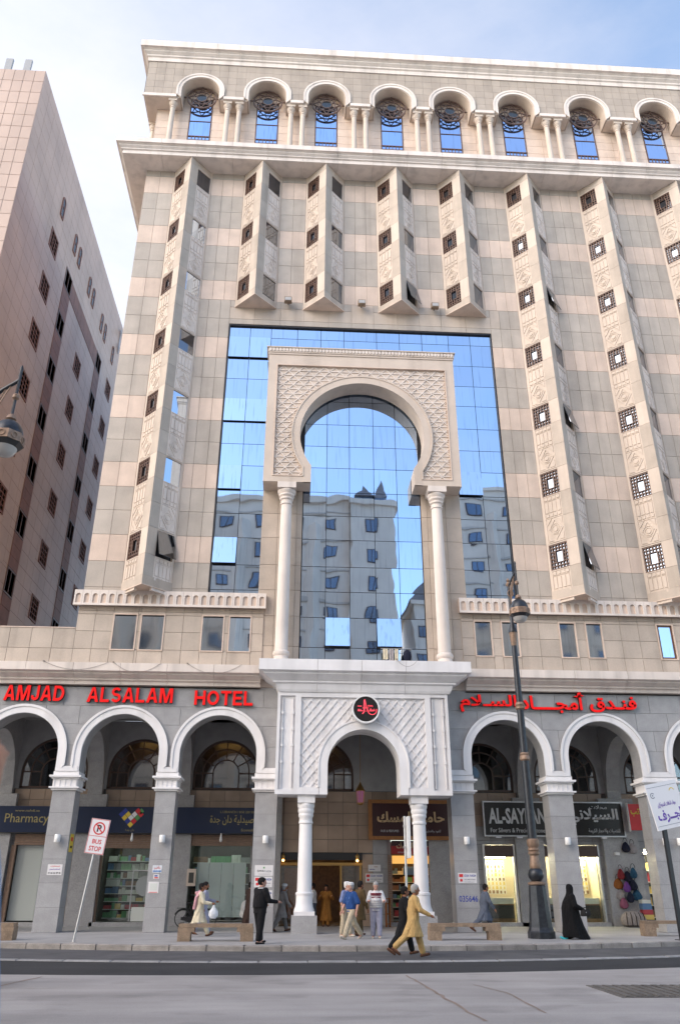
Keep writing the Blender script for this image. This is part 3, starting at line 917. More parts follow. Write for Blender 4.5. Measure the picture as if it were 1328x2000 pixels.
pilo = obj('pilaster_wall', pil, 'mortar', hotel)
for (x0, x1) in ((-1.80, -1.05), (-1.05, -0.15), (-0.15, 0.10), (5.83, 6.1), (6.1, 7.0), (7.0, 7.74)):
    zz = [10.2, 11.33, 12.72, 13.95, 15.18, 16.55, 17.8, 19.06]
    for z0, z1 in zip(zz, zz[1:]): slab('pilaster_slab', x0, x1, z0, z1, 34.02, 0.035, 'tan_stone', pilo)

# ---- horseshoe arch frame
FX0, FX1, FZ0, FZ1, FYC = -1.80, 7.66, 19.02, 26.35, 33.0
CX, CZ, CR, CN = 2.93, 21.70, 3.04, 2.47
def shoe(r, nn, zb, n=48):
    a0 = -math.acos(min(1, nn / r)); pts = arc(CX, CZ, r, a0, PI - a0, n)
    return [(CX + nn, zb)] + pts + [(CX - nn, zb)]
fr = MB()
xs = sorted({FX0, FX1} | {CX - CR * math.cos(PI * k / 48) for k in range(49)} | {CX - CN, CX + CN})
for a, b in zip(xs, xs[1:]):
    m = abs((a + b) / 2 - CX)
    def up(x): return CZ + math.sqrt(max(0, CR * CR - (x - CX) ** 2))
    def dn(x): return CZ - math.sqrt(max(0, CR * CR - (x - CX) ** 2))
    spans = [((FZ0, FZ0), (FZ1, FZ1))] if m > CR else ([((up(a), up(b)), (FZ1, FZ1))] + ([] if m < CN else [((FZ0, FZ0), (dn(a), dn(b)))]))
    for (l, h) in spans:
        fr.face([(a, 33.10, l[0]), (b, 33.10, l[1]), (b, 33.10, h[1]), (a, 33.10, h[0])])
        fr.face([(a, 33.99, l[0]), (b, 33.99, l[1]), (b, 33.99, h[1]), (a, 33.99, h[0])])
        fr.face([(a, 33.10, l[0]), (b, 33.10, l[1]), (b, 33.99, l[1]), (a, 33.99, l[0])])
        fr.face([(a, 33.10, h[0]), (b, 33.10, h[1]), (b, 33.99, h[1]), (a, 33.99, h[0])])
for x, za, zb in ((FX0, FZ0, FZ1), (FX1, FZ0, FZ1), (CX - CN, FZ0, CZ - math.sqrt(CR ** 2 - CN ** 2)), (CX + CN, FZ0, CZ - math.sqrt(CR ** 2 - CN ** 2))):
    fr.face([(x, 33.10, za), (x, 33.99, za), (x, 33.99, zb), (x, 33.10, zb)])
bm_merge(fr)
frame = obj('arch_frame', fr, 'cream_cast', hotel)
bo = MB()
bo.box(FX0, FX0 + 0.42, 33.0, 33.098, FZ0 + 0.30, 25.75); bo.box(FX1 - 0.42, FX1, 33.0, 33.098, FZ0 + 0.30, 25.75)
bo.box(FX0, FX1, 33.0, 33.098, 25.75, FZ1)
bo.box(FX0, CX - CN - 0.02, 33.0, 33.098, FZ0, FZ0 + 0.30); bo.box(CX + CN + 0.02, FX1, 33.0, 33.098, FZ0, FZ0 + 0.30)
obj('frame_border', bo, 'cream_cast', frame)
mo = MB()
inn = shoe(CR, CN, FZ0); out = shoe(CR + 0.36, CN + 0.36, FZ0 + 0.0)
mo.band(inn, out, 32.985, 33.098)
out2 = shoe(CR + 0.36, CN + 0.36, FZ0 + 0.31); out3 = shoe(CR + 0.43, CN + 0.43, FZ0 + 0.31)
mo.band(out2, out3, 32.955, 33.098)
obj('arch_moulding', mo, 'cream_cast', frame)
bead = MB()
for (a, b, c, d) in ((FX0 + 0.42, FX0 + 0.47, FZ0 + 0.30, 25.75), (FX1 - 0.47, FX1 - 0.42, FZ0 + 0.30, 25.75), (FX0 + 0.47, FX1 - 0.47, 25.70, 25.75),
                     (FX0 + 0.47, CX - CN - 0.44, FZ0 + 0.30, FZ0 + 0.35), (CX + CN + 0.44, FX1 - 0.47, FZ0 + 0.30, FZ0 + 0.35)):
    bead.box(a, b, 32.97, 33.098, c, d)
obj('inner_bead', bead, 'pink_stone', frame)
def clip_bars(mb, lines, inside, w, y0, y1, step=0.03):
    for (p, d, ln) in lines:
        n = int(ln / step); st = None
        for k in range(n + 2):
            q = (p[0] + d[0] * step * k, p[1] + d[1] * step * k)
            ok = k <= n and inside(*q)
            if ok and st is None: st = q
            if not ok and st is not None:
                e = (p[0] + d[0] * step * (k - 1), p[1] + d[1] * step * (k - 1))
                if math.hypot(e[0] - st[0], e[1] - st[1]) > 0.08: mb.bar(st, e, w, y0, y1)
                st = None
def in_field(x, z):
    if not (FX0 + 0.49 < x < FX1 - 0.49 and FZ0 + 0.37 < z < 25.68): return False
    r = CR + 0.45
    if (x - CX) ** 2 + (z - CZ) ** 2 < r * r: return False
    return not (abs(x - CX) < CN + 0.45 and z < CZ)
la = MB(); P_ = 0.52; H_ = P_ * math.sqrt(3) / 2
lines = []
for k in range(25): lines.append(((FX0, 19.30 + k * H_ * 0.62), (1, 0), 9.6))
c60, s60 = 0.5 / math.hypot(0.5, H_ / P_ * 0.62), (H_ / P_ * 0.62) / math.hypot(0.5, H_ / P_ * 0.62)
for k in range(-28, 28):
    lines.append(((FX0 + k * P_, 19.30), (c60, s60), 14)); lines.append(((FX1 - k * P_ - 0.14, 19.30), (-c60, s60), 14))
for j, ln in enumerate(lines): clip_bars(la, [ln], in_field, 0.042, 33.06 + 0.0015 * (j % 7), 33.098)
obj('lattice_relief', la, 'white_cast', frame)
cap = MB()
cap.box(FX0 - 0.03, FX1 + 0.03, 32.96, 34.0, FZ1, FZ1 + 0.10)
cap.box(FX0 - 0.06, FX1 + 0.06, 32.93, 34.0, FZ1 + 0.104, FZ1 + 0.36)
cap.box(FX0 - 0.12, FX1 + 0.12, 32.86, 34.0, FZ1 + 0.364, FZ1 + 0.42)
obj('frame_cap', cap, 'cream_cast', frame)
dx = (FX1 - FX0 + 0.04) / 56
x = FX0 - 0.02
DENT = MB().extr([(x + 0.02, FZ1 + 0.355), (x + 0.02, FZ1 + 0.22), (x + dx / 2, FZ1 + 0.15), (x + dx - 0.02, FZ1 + 0.22), (x + dx - 0.02, FZ1 + 0.355)], 32.895, 32.932).mesh('dentil', 'white_cast')
for k in range(56): put('dentil', DENT, frame, (k * dx, 0, 0))

# ---- columns
def column(x, y, z0, z1, r, parent, mat, base=0.34, seg=28, fl=1.0, bell=False):
    h = z1 - z0
    sh = MB(); sh.lathe([(r * 1.04, z0 + base), (r * 1.0, z0 + h * 0.4), (r * 0.90, z1 - 0.95 * r * 4)], x, y, seg)
    c = obj('column', sh, mat, parent, smooth=True)
    bs = MB(); w = r * 1.42
    bs.box(x - w, x + w, y - w, y + w, z0, z0 + base * 0.3)
    if bell:
        bs.lathe([(r * 1.40, z0 + base * 0.3), (r * 1.38, z0 + base * 0.45), (r * 1.24, z0 + base * 0.62), (r * 1.17, z0 + base * 0.9), (r * 1.14, z0 + base * 1.35), (r * 1.14, z0 + base * 1.5),
                  (r * 1.22, z0 + base * 1.54), (r * 1.22, z0 + base * 1.68), (r * 1.02, z0 + base * 1.74)], x, y, seg)
    else: bs.lathe([(r * 1.36, z0 + base * 0.3), (r * 1.36, z0 + base * 0.42), (r * 1.2, z0 + base * 0.55), (r * 1.12, z0 + base * 0.8), (r * 1.32, z0 + base * 0.95),
              (r * 1.36, z0 + base * 1.15), (r * 1.26, z0 + base * 1.32), (r * 1.05, z0 + base * 1.42)], x, y, seg)
    obj('base', bs, mat, c, smooth=True)
    zc = z1 - 0.95 * r * 4
    cp = MB()
    prof = [(0.9, -0.02 / r), (1.06, 0), (1.06, 0.22), (0.94, 0.3), (0.94, 0.75), (1.18, 0.95), (1.18, 1.2), (1.08, 1.28), (1.36, 1.6), (1.36, 1.86), (1.26, 1.95), (1.56, 2.35), (1.56, 2.62), (1.45, 2.7)]
    cp.lathe([(r * (1 + (p - 1) * (fl if p > 1 else 1)), zc + r * q) for p, q in prof], x, y, seg)
    w = r * (1 + 0.6 * fl)
    cp.box(x - w, x + w, y - w, y + w, zc + r * 2.72, z1)
    obj('capital', cp, mat, c, smooth=True)
    return c
column(-0.66, 33.42, 10.36, 19.015, 0.275, hotel, 'white_cast', base=0.42)
column(6.47, 33.42, 10.36, 19.015, 0.275, hotel, 'white_cast', base=0.42)

# ---- great cornice, attic storey and roof cornice
P2 = [(0.0, 40.05), (1.22, 40.05), (1.22, 40.30), (1.30, 40.33), (1.30, 40.40), (1.42, 40.50), (1.42, 40.56), (1.52, 40.62), (1.58, 40.62), (1.58, 40.95), (0.0, 41.0)]
def fx(x, yb): return lambda d: (x, yb - d)
def cnr(xb, yb): return lambda d: (xb - d, yb - d)
def sy(y, xb): return lambda d: (xb - d, y)
st = [(sy(95, XL), sy(44, XL)), (sy(44, XL), cnr(XL, 34.0)), (cnr(XL, 34.0), fx(-8.6, 34.0))]
xs = [-8.6 + 2.05 * k for k in range(18)]
st += [(fx(a, 34.0), fx(b, 34.0)) for a, b in zip(xs, xs[1:])]
g_c = obj('great_cornice', MB().box(XL + 0.1, XR, 34.05, 95, 40.22, 41.0), 'soffit', hotel)
sweep_blocks('cornice_block', P2, st, g_c, 'white_cast')
so = MB()
AW = obj('attic_wall', MB().box(-9.5, XR, 34.06, 94, 41.0, 48.6), 'mortar', hotel)
# attic slabs behind the columns, cut out for the windows
aw = [(x - 0.69, x + 0.69) for x in HX]
zz = [41.0, 41.9, 42.55, 43.2, 43.85, 44.5, 45.15, 45.8, 46.55, 47.8]
for z0, z1 in zip(zz, zz[1:]):
    px = -9.5
    for (a, b) in aw + [(XR, XR)]:
        if z1 <= 46.6:
            w_ = a - px; n = 1 if w_ < 1.3 else (2 if w_ < 2.2 else 3)
            for k in range(n): slab('attic_slab', px + w_ * k / n, px + w_ * (k + 1) / n, z0, z1, 34.06, 0.04, 'pink_stone', AW)
            px = b
    if z1 > 46.6:
        b_ = MB()
        b_.box(-9.5, XR, 34.02, 34.06, z0 + 0.008, z1 - 0.008)
        obj('attic_course', b_, 'pink_stone', AW)
obj('attic_side', MB().box(-9.54, -9.5, 34.02, 94, 41.0, 45.6), 'pink_stone', AW)
AX0 = -10.25; AY = 33.1; AZ = 45.45; AR_ = 1.18
arches = [(x, 46.18, AR_) for x in HX]
hd = MB(); wall_arches(hd, AX0 + 0.03, XR, 48.7, arches, AY + 0.03, 34.0, AZ)
hd.box(AX0 + 0.03, AX0 + 1.0, 34.0, 94, AZ, 48.7)
head = obj('attic_head', hd, 'mortar', hotel)
for j in range(5):
    z0 = AZ + 0.22 + j * 0.60; z1 = z0 + 0.60
    if j == 4: z1 = 48.62
    n = 65
    xs = [AX0 + (XR - AX0) * k / n for k in range(n + 1)]
    cut = [(x, 46.18, AR_ + 0.25) for x in HX]
    if j % 2: xs = xs
    for x0, x1 in zip(xs, xs[1:]):
        near = min(abs((x0 + x1) / 2 - x) for x in HX)
        for poly in clip_arch(x0, x1, z0, z1, cut, 0.012):
            obj('attic_tile', MB().extr(poly, AY, AY + 0.03), 'attic_stone', head)
for x in HX:
    m = MB(); m.band(arch_line(x, 46.18, AR_ - 0.02, AZ), arch_line(x, 46.18, AR_ + 0.25, AZ + 0.24), AY - 0.05, AY + 0.028)
    m.band(arch_line(x, 46.18, AR_ + 0.17, AZ + 0.16), arch_line(x, 46.18, AR_ + 0.29, AZ + 0.28), AY - 0.085, AY - 0.052)
    obj('archivolt', m, 'white_cast', head)
    m = MB(); m.band(arch_line(x, 46.18, AR_ - 0.045, AZ), arch_line(x, 46.18, AR_ - 0.003, AZ), AY + 0.031, 34.0)
    obj('arch_soffit', m, 'cream_cast', head)
px = AX0
for x in HX + [XR + AR_]:
    a, b = px, x - AR_ - 0.25
    if b > a: obj('impost_band', MB().box(a - (0.06 if px == AX0 else 0), b, AY - 0.06, AY + 0.028, AZ, AZ + 0.225), 'white_cast', head)
    px = x + AR_ + 0.25
obj('side_head_wall', MB().box(AX0, AX0 + 0.028, AY + 0.0, 94, AZ, 48.62), 'tan_stone', head)
px = AX0 + 0.035
for x in HX + [XR + AR_]:
    a, b = px, x - AR_ - 0.05
    obj('head_soffit', MB().box(a, b, AY + 0.031, 34.0, AZ - 0.02, AZ - 0.002), 'cream_cast', head)
    px = x + AR_ + 0.05
obj('side_soffit', MB().box(AX0 + 0.03, -9.55, 34.0, 94, AZ - 0.02, AZ - 0.002), 'cream_cast', head)
# recessed pier blocks that carry the imposts
def attic_col(x, y=33.42): column(x, y, 40.98, AZ - 0.02, 0.165, hotel, 'cream_cast', base=0.2, seg=18)
attic_col(HX[0] - AR_ - 0.45)
for a, b in zip(HX, HX[1:]):
    m = (a + b) / 2
    attic_col(m - 0.36); attic_col(m + 0.36)
attic_col(-9.95, 35.2); attic_col(-9.95, 38.2)
# attic windows with round lattice rosettes
ro = MB()
ring = lambda r, n=40: arc(0, 0, r, 0, 2 * PI, n)[:-1]
ro.band(ring(0.86), ring(0.93), -0.05, 0.05, closed=True)
ro.band(ring(0.31, 8), ring(0.36, 8), -0.04, 0.04, closed=True)
ro.band(ring(0.53, 24), ring(0.57, 24), -0.035, 0.035, closed=True)
for k in range(8):
    a = PI / 8 + k * PI / 4; a2 = a + PI / 8; a3 = a - PI / 8
    ro.bar((0.36 * math.cos(a), 0.36 * math.sin(a)), (0.55 * math.cos(a), 0.55 * math.sin(a)), 0.034, -0.03, 0.03)
    ro.bar((0.55 * math.cos(a), 0.55 * math.sin(a)), (0.85 * math.cos(a2), 0.85 * math.sin(a2)), 0.036, -0.032, 0.032)
    ro.bar((0.55 * math.cos(a), 0.55 * math.sin(a)), (0.85 * math.cos(a3), 0.85 * math.sin(a3)), 0.036, -0.028, 0.028)
for sx in (-1, 1): ro.bar((sx * 0.92, 0), (sx * 1.12, 0), 0.06, -0.03, 0.03)
ro.bar((0, 0.92), (0, 1.14), 0.06, -0.03, 0.03)
ROS = ro.mesh('rosette', 'brown_iron'); EYE = MB().extr(ring(0.30, 16), -0.02, 0.02).mesh('rosette_eye', 'dark_glass')
wf = MB()
for (a, b, c, d) in ((-0.69, -0.63, 42.0, 46.55), (0.63, 0.69, 42.0, 46.55)): wf.box(a, b, 33.99, 34.058, c, d)
wf.box(-0.63, 0.63, 33.99, 34.058, 43.18, 43.25); wf.box(-0.63, 0.63, 34.0, 34.058, 44.52, 44.56)
for k in range(1, 6): wf.box(-0.63 + k * 0.21 - 0.025, -0.63 + k * 0.21 + 0.025, 33.995, 34.05, 42.0, 43.18)
for z in (42.3, 42.6, 42.9): wf.box(-0.63, 0.63, 34.0, 34.045, z - 0.025, z + 0.025)
WFR = wf.mesh('window', 'brown_wood')
GP = [MB().box(-0.63, 0.63, 34.03, 34.05, a, b).mesh('glass_pane', 'attic_mirror') for a, b in ((42.0, 43.18), (43.25, 44.52), (44.56, 46.5))]
for x in HX:
    w = put('window', WFR, AW, (x, 0, 0))
    for g in GP: put('glass_pane', g, AW, (x, 0, 0))
    r_ = put('rosette', ROS, AW, (x, 33.74, 46.30)); put('rosette_eye', EYE, AW, (x, 33.74, 46.30))
P3 = [(0.0, 48.62), (0.06, 48.62), (0.06, 48.95), (0.14, 49.0), (0.14, 49.12), (0.30, 49.25), (0.30, 49.33), (0.42, 49.42), (0.52, 49.42), (0.52, 49.95), (0.0, 50.0)]
st = [(sy(94, AX0), sy(43, AX0)), (sy(43, AX0), cnr(AX0, AY)), (cnr(AX0, AY), fx(-8.9, AY))]
xs = [-8.9 + 1.45 * k for k in range(25)]
st += [(fx(a, AY), fx(b, AY)) for a, b in zip(xs, xs[1:])]
rc = obj('roof_cornice', MB().box(AX0 + 0.05, XR, AY + 0.04, 94, 48.72, 49.9), 'soffit', hotel)
sweep_blocks('roof_block', P3, st, rc, 'white_cast')
# ---- first floor wall, parapet, low wing on the left
FW0, FW1 = -1.50, 7.40
wins = [(-8.06, -7.10), (-6.86, -5.90), (-4.18, -3.28), (-2.98, -2.08), (8.02, 8.74), (9.26, 9.97), (11.91, 12.61), (13.14, 13.82), (16.45, 17.15), (17.7, 18.4), (20.3, 21.0), (21.5, 22.2)]
WZ0, WZ1 = 11.05, 12.62
ff = MB()
ff.box(-22, FW0, 34.0, 40, 9.4, 11.95); ff.box(-9.66, FW0, 34.0, 35.0, 11.95, 13.0)
ff.box(FW1, 26, 34.0, 35.0, 9.4, 13.0)
floor1 = obj('first_floor_wall', ff, 'mortar', hotel)
ffw = MB()
zz = [10.15, 11.05, 11.85, 12.62, 12.78, 13.0]
def row_edges(x0, x1, z0, z1):
    ed = [x0]
    for (a, b) in wins:
        if x0 < a < x1: ed += [a - 0.06, b + 0.06]
    ed.append(x1); out = []
    for a, b in zip(ed, ed[1:]):
        n = max(1, round((b - a) / 0.94)); out += [a + (b - a) * k / n for k in range(n)]
    return out + [x1]
for (x0, x1) in ((-9.68, FW0), (FW1, 26)):
    ed = row_edges(x0, x1, 0, 0)
    for z0, z1 in zip(zz, zz[1:]):
        for a, b in zip(ed, ed[1:]):
            if z0 >= 11.0 and z1 <= 12.7 and any(a >= w[0] - 0.07 and b <= w[1] + 0.07 for w in wins): continue
            slab('wall_slab', a, b, z0, z1, 34.0, 0.06, 'tan_stone', floor1)
xs = [-16.2 + 0.932 * k for k in range(8)]
for a, b in zip(xs, xs[1:]):
    for z0, z1 in ((10.15, 11.05), (11.05, 11.95)): slab('wall_slab', a, b, z0, z1, 34.0, 0.06, 'tan_stone', floor1)
obj('wing_coping', MB().box(-22, -9.7, 33.92, 34.3, 11.955, 12.0), 'pink_stone', floor1)
for i, (a, b) in enumerate(wins):
    brown = i == 8
    m = MB()
    for (p, q, r_, s) in ((a - 0.06, a, WZ0, WZ1), (b, b + 0.06, WZ0, WZ1)): m.box(p, q, 33.915, 34.05, r_, s)
    m.box(a - 0.06, b + 0.06, 33.915, 34.05, WZ1, WZ1 + 0.06); m.box(a - 0.06, b + 0.06, 33.905, 34.05, WZ0 - 0.05, WZ0)
    w = obj('window', m, 'pink_stone', floor1)
    if brown:
        m = MB(); m.box(a, a + 0.08, 33.97, 34.03, WZ0, WZ1); m.box(b - 0.08, b, 33.97, 34.03, WZ0, WZ1); m.box(a + 0.08, b - 0.08, 33.97, 34.03, WZ0, WZ0 + 0.08); m.box(a + 0.08, b - 0.08, 33.97, 34.03, WZ1 - 0.08, WZ1)
        obj('casement', m, 'brown_wood', w if False else floor1)
    obj('window_pane', MB().box(a, b, 33.992, 33.999, WZ0, WZ1), 'sky_mirror' if i in (3, 8) else 'grey_mirror', floor1)
    obj('window_head_shade', MB().box(a, b, 33.985, 33.9915, WZ1 - 0.05, WZ1), 'black_gap', floor1)  # black strip standing in for the shade under the window head
# parapet of small blind arches
for (x0, x1, n) in ((-9.90, -1.42, 23), (7.32, 26, 50)):
    st_ = (x1 - x0) / n
    pb = obj('blind_parapet', MB().box(x0, x1, 33.76, 34.0, 13.02, 13.66), 'pink_stone', hotel)
    m = MB(); m.box(x0 - 0.0, x1, 33.68, 33.757, 12.96, 13.06); obj('parapet_foot', m, 'white_cast', pb)
    for k in range(n):
        c = x0 + st_ * (k + 0.5); m = MB()
        wall_arches(m, c - st_ / 2 + 0.004, c + st_ / 2 - 0.004, 13.67, [(c, 13.40, st_ * 0.30)], 33.70, 33.758, 13.065, n=10)
        if k == 0: ME0 = m.mesh('blind_arch', 'white_cast'); c0 = c
        put('blind_arch', ME0, pb, (c - c0, 0, 0))
# ---- street cornice and portal ledge
P1 = [(0.0, 9.47), (0.22, 9.47), (0.22, 9.60), (0.32, 9.64), (0.32, 9.70), (0.58, 9.84), (0.58, 9.89), (0.74, 9.94), (0.74, 10.28), (0.0, 10.34)]
c1 = obj('street_cornice', MB().box(-22, 26, 34.02, 34.2, 9.5, 10.2), 'soffit', hotel)
xs = [-17.2 + 1.96 * k for k in range(9)]; xs[-1] = FW0 + 0.0
sweep_blocks('cornice_block', P1, [(fx(a, 34.0), fx(b, 34.0)) for a, b in zip(xs, xs[1:])], c1, 'white_cast')
xs = [FW1 + 2.35 * k for k in range(9)]
sweep_blocks('cornice_block', P1, [(fx(a, 34.0), fx(b, 34.0)) for a, b in zip(xs, xs[1:])], c1, 'white_cast')
PX0, PX1, PY = -0.60, 6.42, 33.0
P4 = [(0.0, 9.10), (0.05, 9.10), (0.10, 9.20), (0.16, 9.42), (0.24, 9.46), (0.24, 9.52), (0.52, 9.76), (0.52, 9.82), (0.66, 9.88), (0.66, 10.34), (0.0, 10.36)]
def ex(xb, yb): return lambda d: (xb + d * 1.42, yb - d)
def exl(xb, yb): return lambda d: (xb - d * 1.42, yb - d)
def rsy(y, xb): return lambda d: (xb + d * 1.42, y)
def lsy(y, xb): return lambda d: (xb - d * 1.42, y)
st = [(lsy(34.1, PX0), exl(PX0, PY)), (exl(PX0, PY), fx(0.9, PY)), (fx(0.9, PY), fx(2.75, PY)), (fx(2.75, PY), fx(4.6, PY)), (fx(4.6, PY), ex(PX1, PY)), (ex(PX1, PY), rsy(34.1, PX1))]
ledge = obj('portal_ledge', MB().box(PX0 + 0.02, PX1 - 0.02, PY + 0.02, 34.3, 9.15, 10.30), 'white_cast', hotel)
sweep_blocks('ledge_block', P4, st, ledge, 'white_paint')
# ---- portal block with round arch and diamond lattice
AXc, AZc, ARp = 2.84, 6.14, 1.47
pm = MB(); wall_arches(pm, PX0, PX1, 9.12, [(AXc, AZc, ARp)], PY + 0.10, 34.3, 5.05, n=36)
portal = obj('portal', pm, 'white_paint', hotel)
bo = MB()
for s in (-1, 1):
    m = lambda a, b: (min(AXc + s * a, AXc + s * b), max(AXc + s * a, AXc + s * b))
    for (a, b, c, d) in ((3.44, 3.56, 5.05, 9.11), (2.58, 2.82, 5.05, 9.11), (1.82, 2.58, 5.05, 5.32)):
        q = m(a, b); bo.box(q[0], q[1], PY, PY + 0.098, c, d)
    q = m(2.82, 3.44)
    bo.box(q[0], q[1], PY + 0.0, PY + 0.098, 5.05, 5.22); bo.box(q[0], q[1], PY + 0.0, PY + 0.098, 8.95, 9.11)
    q = m(2.90, 2.93); bo.box(q[0], q[1], PY + 0.03, PY + 0.098, 5.30, 8.88); q = m(3.33, 3.36); bo.box(q[0], q[1], PY + 0.03, PY + 0.098, 5.30, 8.88)
    for zc_ in (6.3, 6.95, 7.6, 8.25):
        for k in (2.915, 3.345): bo.box(AXc + s * k - 0.045, AXc + s * k + 0.045, PY + 0.02, PY + 0.098, zc_ - 0.05, zc_ + 0.05)
q = 2.58
bo.box(AXc - q, AXc + q, PY, PY + 0.098, 8.90, 9.11)
obj('portal_border', bo, 'white_paint', portal)
m = MB(); m.band(arch_line(AXc, AZc, ARp - 0.01, 5.05, 36), arch_line(AXc, AZc, ARp + 0.33, 5.05, 36), PY - 0.02, PY + 0.098)
m.band(arch_line(AXc, AZc, ARp + 0.33, 5.33, 36), arch_line(AXc, AZc, ARp + 0.39, 5.33, 36), PY - 0.05, PY + 0.098)
obj('arch_moulding', m, 'white_paint', portal)
def in_p(x, z):
    if not (abs(x - AXc) < 2.56 and 5.34 < z < 8.88): return False
    if (x - AXc) ** 2 + (z - AZc) ** 2 < (ARp + 0.41) ** 2: return False
    return not (abs(x - AXc) < ARp + 0.41 and z < AZc)
la = MB(); lines = []; e = 1 / math.sqrt(2)
for k in range(-20, 36):
    lines.append(((AXc - 2.6 + k * 0.36 - 0.2, 5.0), (0.64, 0.768), 9)); lines.append(((AXc + 2.6 - k * 0.36 + 0.2, 5.0), (-0.64, 0.768), 9))
for j, ln in enumerate(lines): clip_bars(la, [ln], in_p, 0.045, PY + 0.062 + 0.003 * (j % 2), PY + 0.098)
obj('lattice_relief', la, 'white_paint', portal)
for x in (0.55, 5.07):
    column(x, 33.45, 0.76, 5.045, 0.275, hotel, 'white_paint', base=0.46, seg=32, fl=0.42, bell=True)
    obj('plinth', MB().box(x - 0.48, x + 0.48, 32.97, 33.93, 0.15, 0.76), 'granite', hotel)
# ---- round medallion sign
med = empty('round_sign', (2.92, 32.80, 8.37), 'round black sign with red emblem above the portal arch', 'sign')
obj('disc', MB().extr(arc(0, 0, 0.52, 0, 2 * PI, 40)[:-1], -0.12, 0.13), 'sign_black', med)
obj('rim', MB().band(arc(0, 0, 0.515, 0, 2 * PI, 40)[:-1], arc(0, 0, 0.575, 0, 2 * PI, 40)[:-1], -0.15, 0.10, closed=True), 'white_metal', med, smooth=False)
em = MB()
def stroke(pts, w): em.band([(x - w / 2, z) for x, z in pts], [(x + w / 2, z) for x, z in pts], -0.128 - 0.001 * len(em.f) % 5 * 0.001, -0.122)
stroke([(-0.14, -0.20), (-0.07, -0.10), (-0.06, 0.35), (-0.04, 0.39)], 0.055)
stroke([(0.10, -0.12), (0.03, 0.05), (-0.03, 0.36)], 0.03)
em.box(-0.14, 0.12, -0.127, -0.122, 0.03, 0.055)
for (a, b, c, d) in ((-0.34, -0.17, 0.10, 0.13), (-0.34, -0.12, -0.09, -0.06), (-0.32, -0.27, -0.06, 0.0), (-0.24, -0.20, -0.06, -0.01), (0.07, 0.28, 0.14, 0.155), (0.14, 0.38, -0.06, -0.03), (0.18, 0.22, -0.03, 0.02)):
    em.box(a, b, -0.1275, -0.122, c, d)
em.band(arc(0.26, -0.04, 0.17, -PI * 0.95, 0.25, 14), arc(0.26, -0.04, 0.20, -PI * 0.95, 0.25, 14), -0.1265, -0.122)
obj('emblem', em, 'neon_red', med)
fit_text('lettering', 'AMJAD', 0.07, 0.30, 0.075, 0.135, -0.1215, 'neon_red', med)
fit_text('lettering', arabic('أمجاد'), -0.02, 0.36, -0.12, 0.02, -0.1215, 'neon_red', med)

# ---- street arcade: piers, arches, granite cladding
ARC = [(-15.35, 1.6), (-11.24, 1.6), (-7.13, 1.6), (-3.12, 1.6), (9.02, 1.57), (13.18, 1.57), (17.70, 1.57), (21.9, 1.57)]
AZs = 6.70
PIERS = [(-17.35, -16.95), (-13.75, -12.84), (-9.64, -8.73), (-5.53, -4.72), (-1.52, -0.62), (6.50, 7.45), (10.59, 11.61), (14.75, 16.13), (19.27, 20.33), (23.47, 24.5)]
fw = MB(); wall_arches(fw, -17.4, -0.62, 9.49, [(x, AZs, r) for x, r in ARC if x < 0], 34.03, 34.85, 5.95)
fw2 = MB(); wall_arches(fw2, 6.44, 26, 9.49, [(x, AZs, r) for x, r in ARC if x > 0], 34.03, 34.85, 5.95)
for (m_, x0, x1) in ((fw, -17.4, -0.62), (fw2, 6.44, 26.0)):
    ww = obj('arcade_wall', m_, 'granite', hotel)
    cuts = [(x, AZs, r + 0.33) for x, r in ARC]
    zz = [6.16, 7.0, 7.85, 8.62, 9.46]
    n = round((x1 - x0) / 1.36); xs = [x0 + (x1 - x0) * k / n for k in range(n + 1)]
    for j, (z0, z1) in enumerate(zip(zz, zz[1:])):
        off = 0.68 if j % 2 else 0.0
        ed = [x0] + [x + off for x in xs[1:-1] if x + off < x1 - 0.2] + [x1]
        for a, b in zip(ed, ed[1:]):
            for poly in clip_arch(a, b, z0, z1, cuts, 0.014):
                obj('granite_slab', MB().extr(poly, 34.0, 34.03), 'granite', ww)
    for x, r in ARC:
        if not (x0 < x < x1): continue
        m = MB(); m.band(arch_line(x, AZs, r - 0.015, 5.95, 32), arch_line(x, AZs, r + 0.30, 6.14, 32), 33.94, 34.028)
        m.band(arch_line(x, AZs, r + 0.24, 6.10, 32), arch_line(x, AZs, r + 0.34, 6.20, 32), 33.90, 33.938)
        obj('archivolt', m, 'white_paint', ww)
        m = MB(); m.band(arch_line(x, AZs, r - 0.03, 5.95, 32), arch_line(x, AZs, r - 0.004, 5.95, 32), 34.031, 34.86)
        obj('arch_soffit', m, 'granite', ww)
for (a, b) in PIERS:
    yb = 34.9
    p = obj('pier', MB().box(a + 0.03, b - 0.03, 34.03, yb - 0.03, 0.15, 5.3), 'mortar_dark', hotel)
    for k in range(6):
        z0 = 0.16 + k * 0.845
        obj('pier_block', MB().box(a, b, 34.0, yb, z0, z0 + 0.837), 'granite', p)
    cp = MB()
    for (o_, z0, z1) in ((0.06, 5.23, 5.30), (0.14, 5.304, 5.36), (0.03, 5.364, 5.66), (0.09, 5.664, 5.72), (0.17, 5.724, 5.80), (0.05, 5.804, 5.95)):
        cp.box(a - o_, b + o_, 34.0 - o_, yb + o_, z0, z1)
    obj('capital', cp, 'white_paint', p)
    n = max(3, int((b - a) / 0.2))
    for k in range(n + 1):
        x = a + 0.02 + (b - a - 0.04) * k / n
        obj('capital_rib', MB().box(x - 0.018, x + 0.018, 33.945, 33.968, 5.38, 5.65), 'white_paint', p)
    obj('impost', MB().box(a + 0.04, b - 0.04, 33.925, 34.0, 5.955, 6.155), 'white_paint', p)
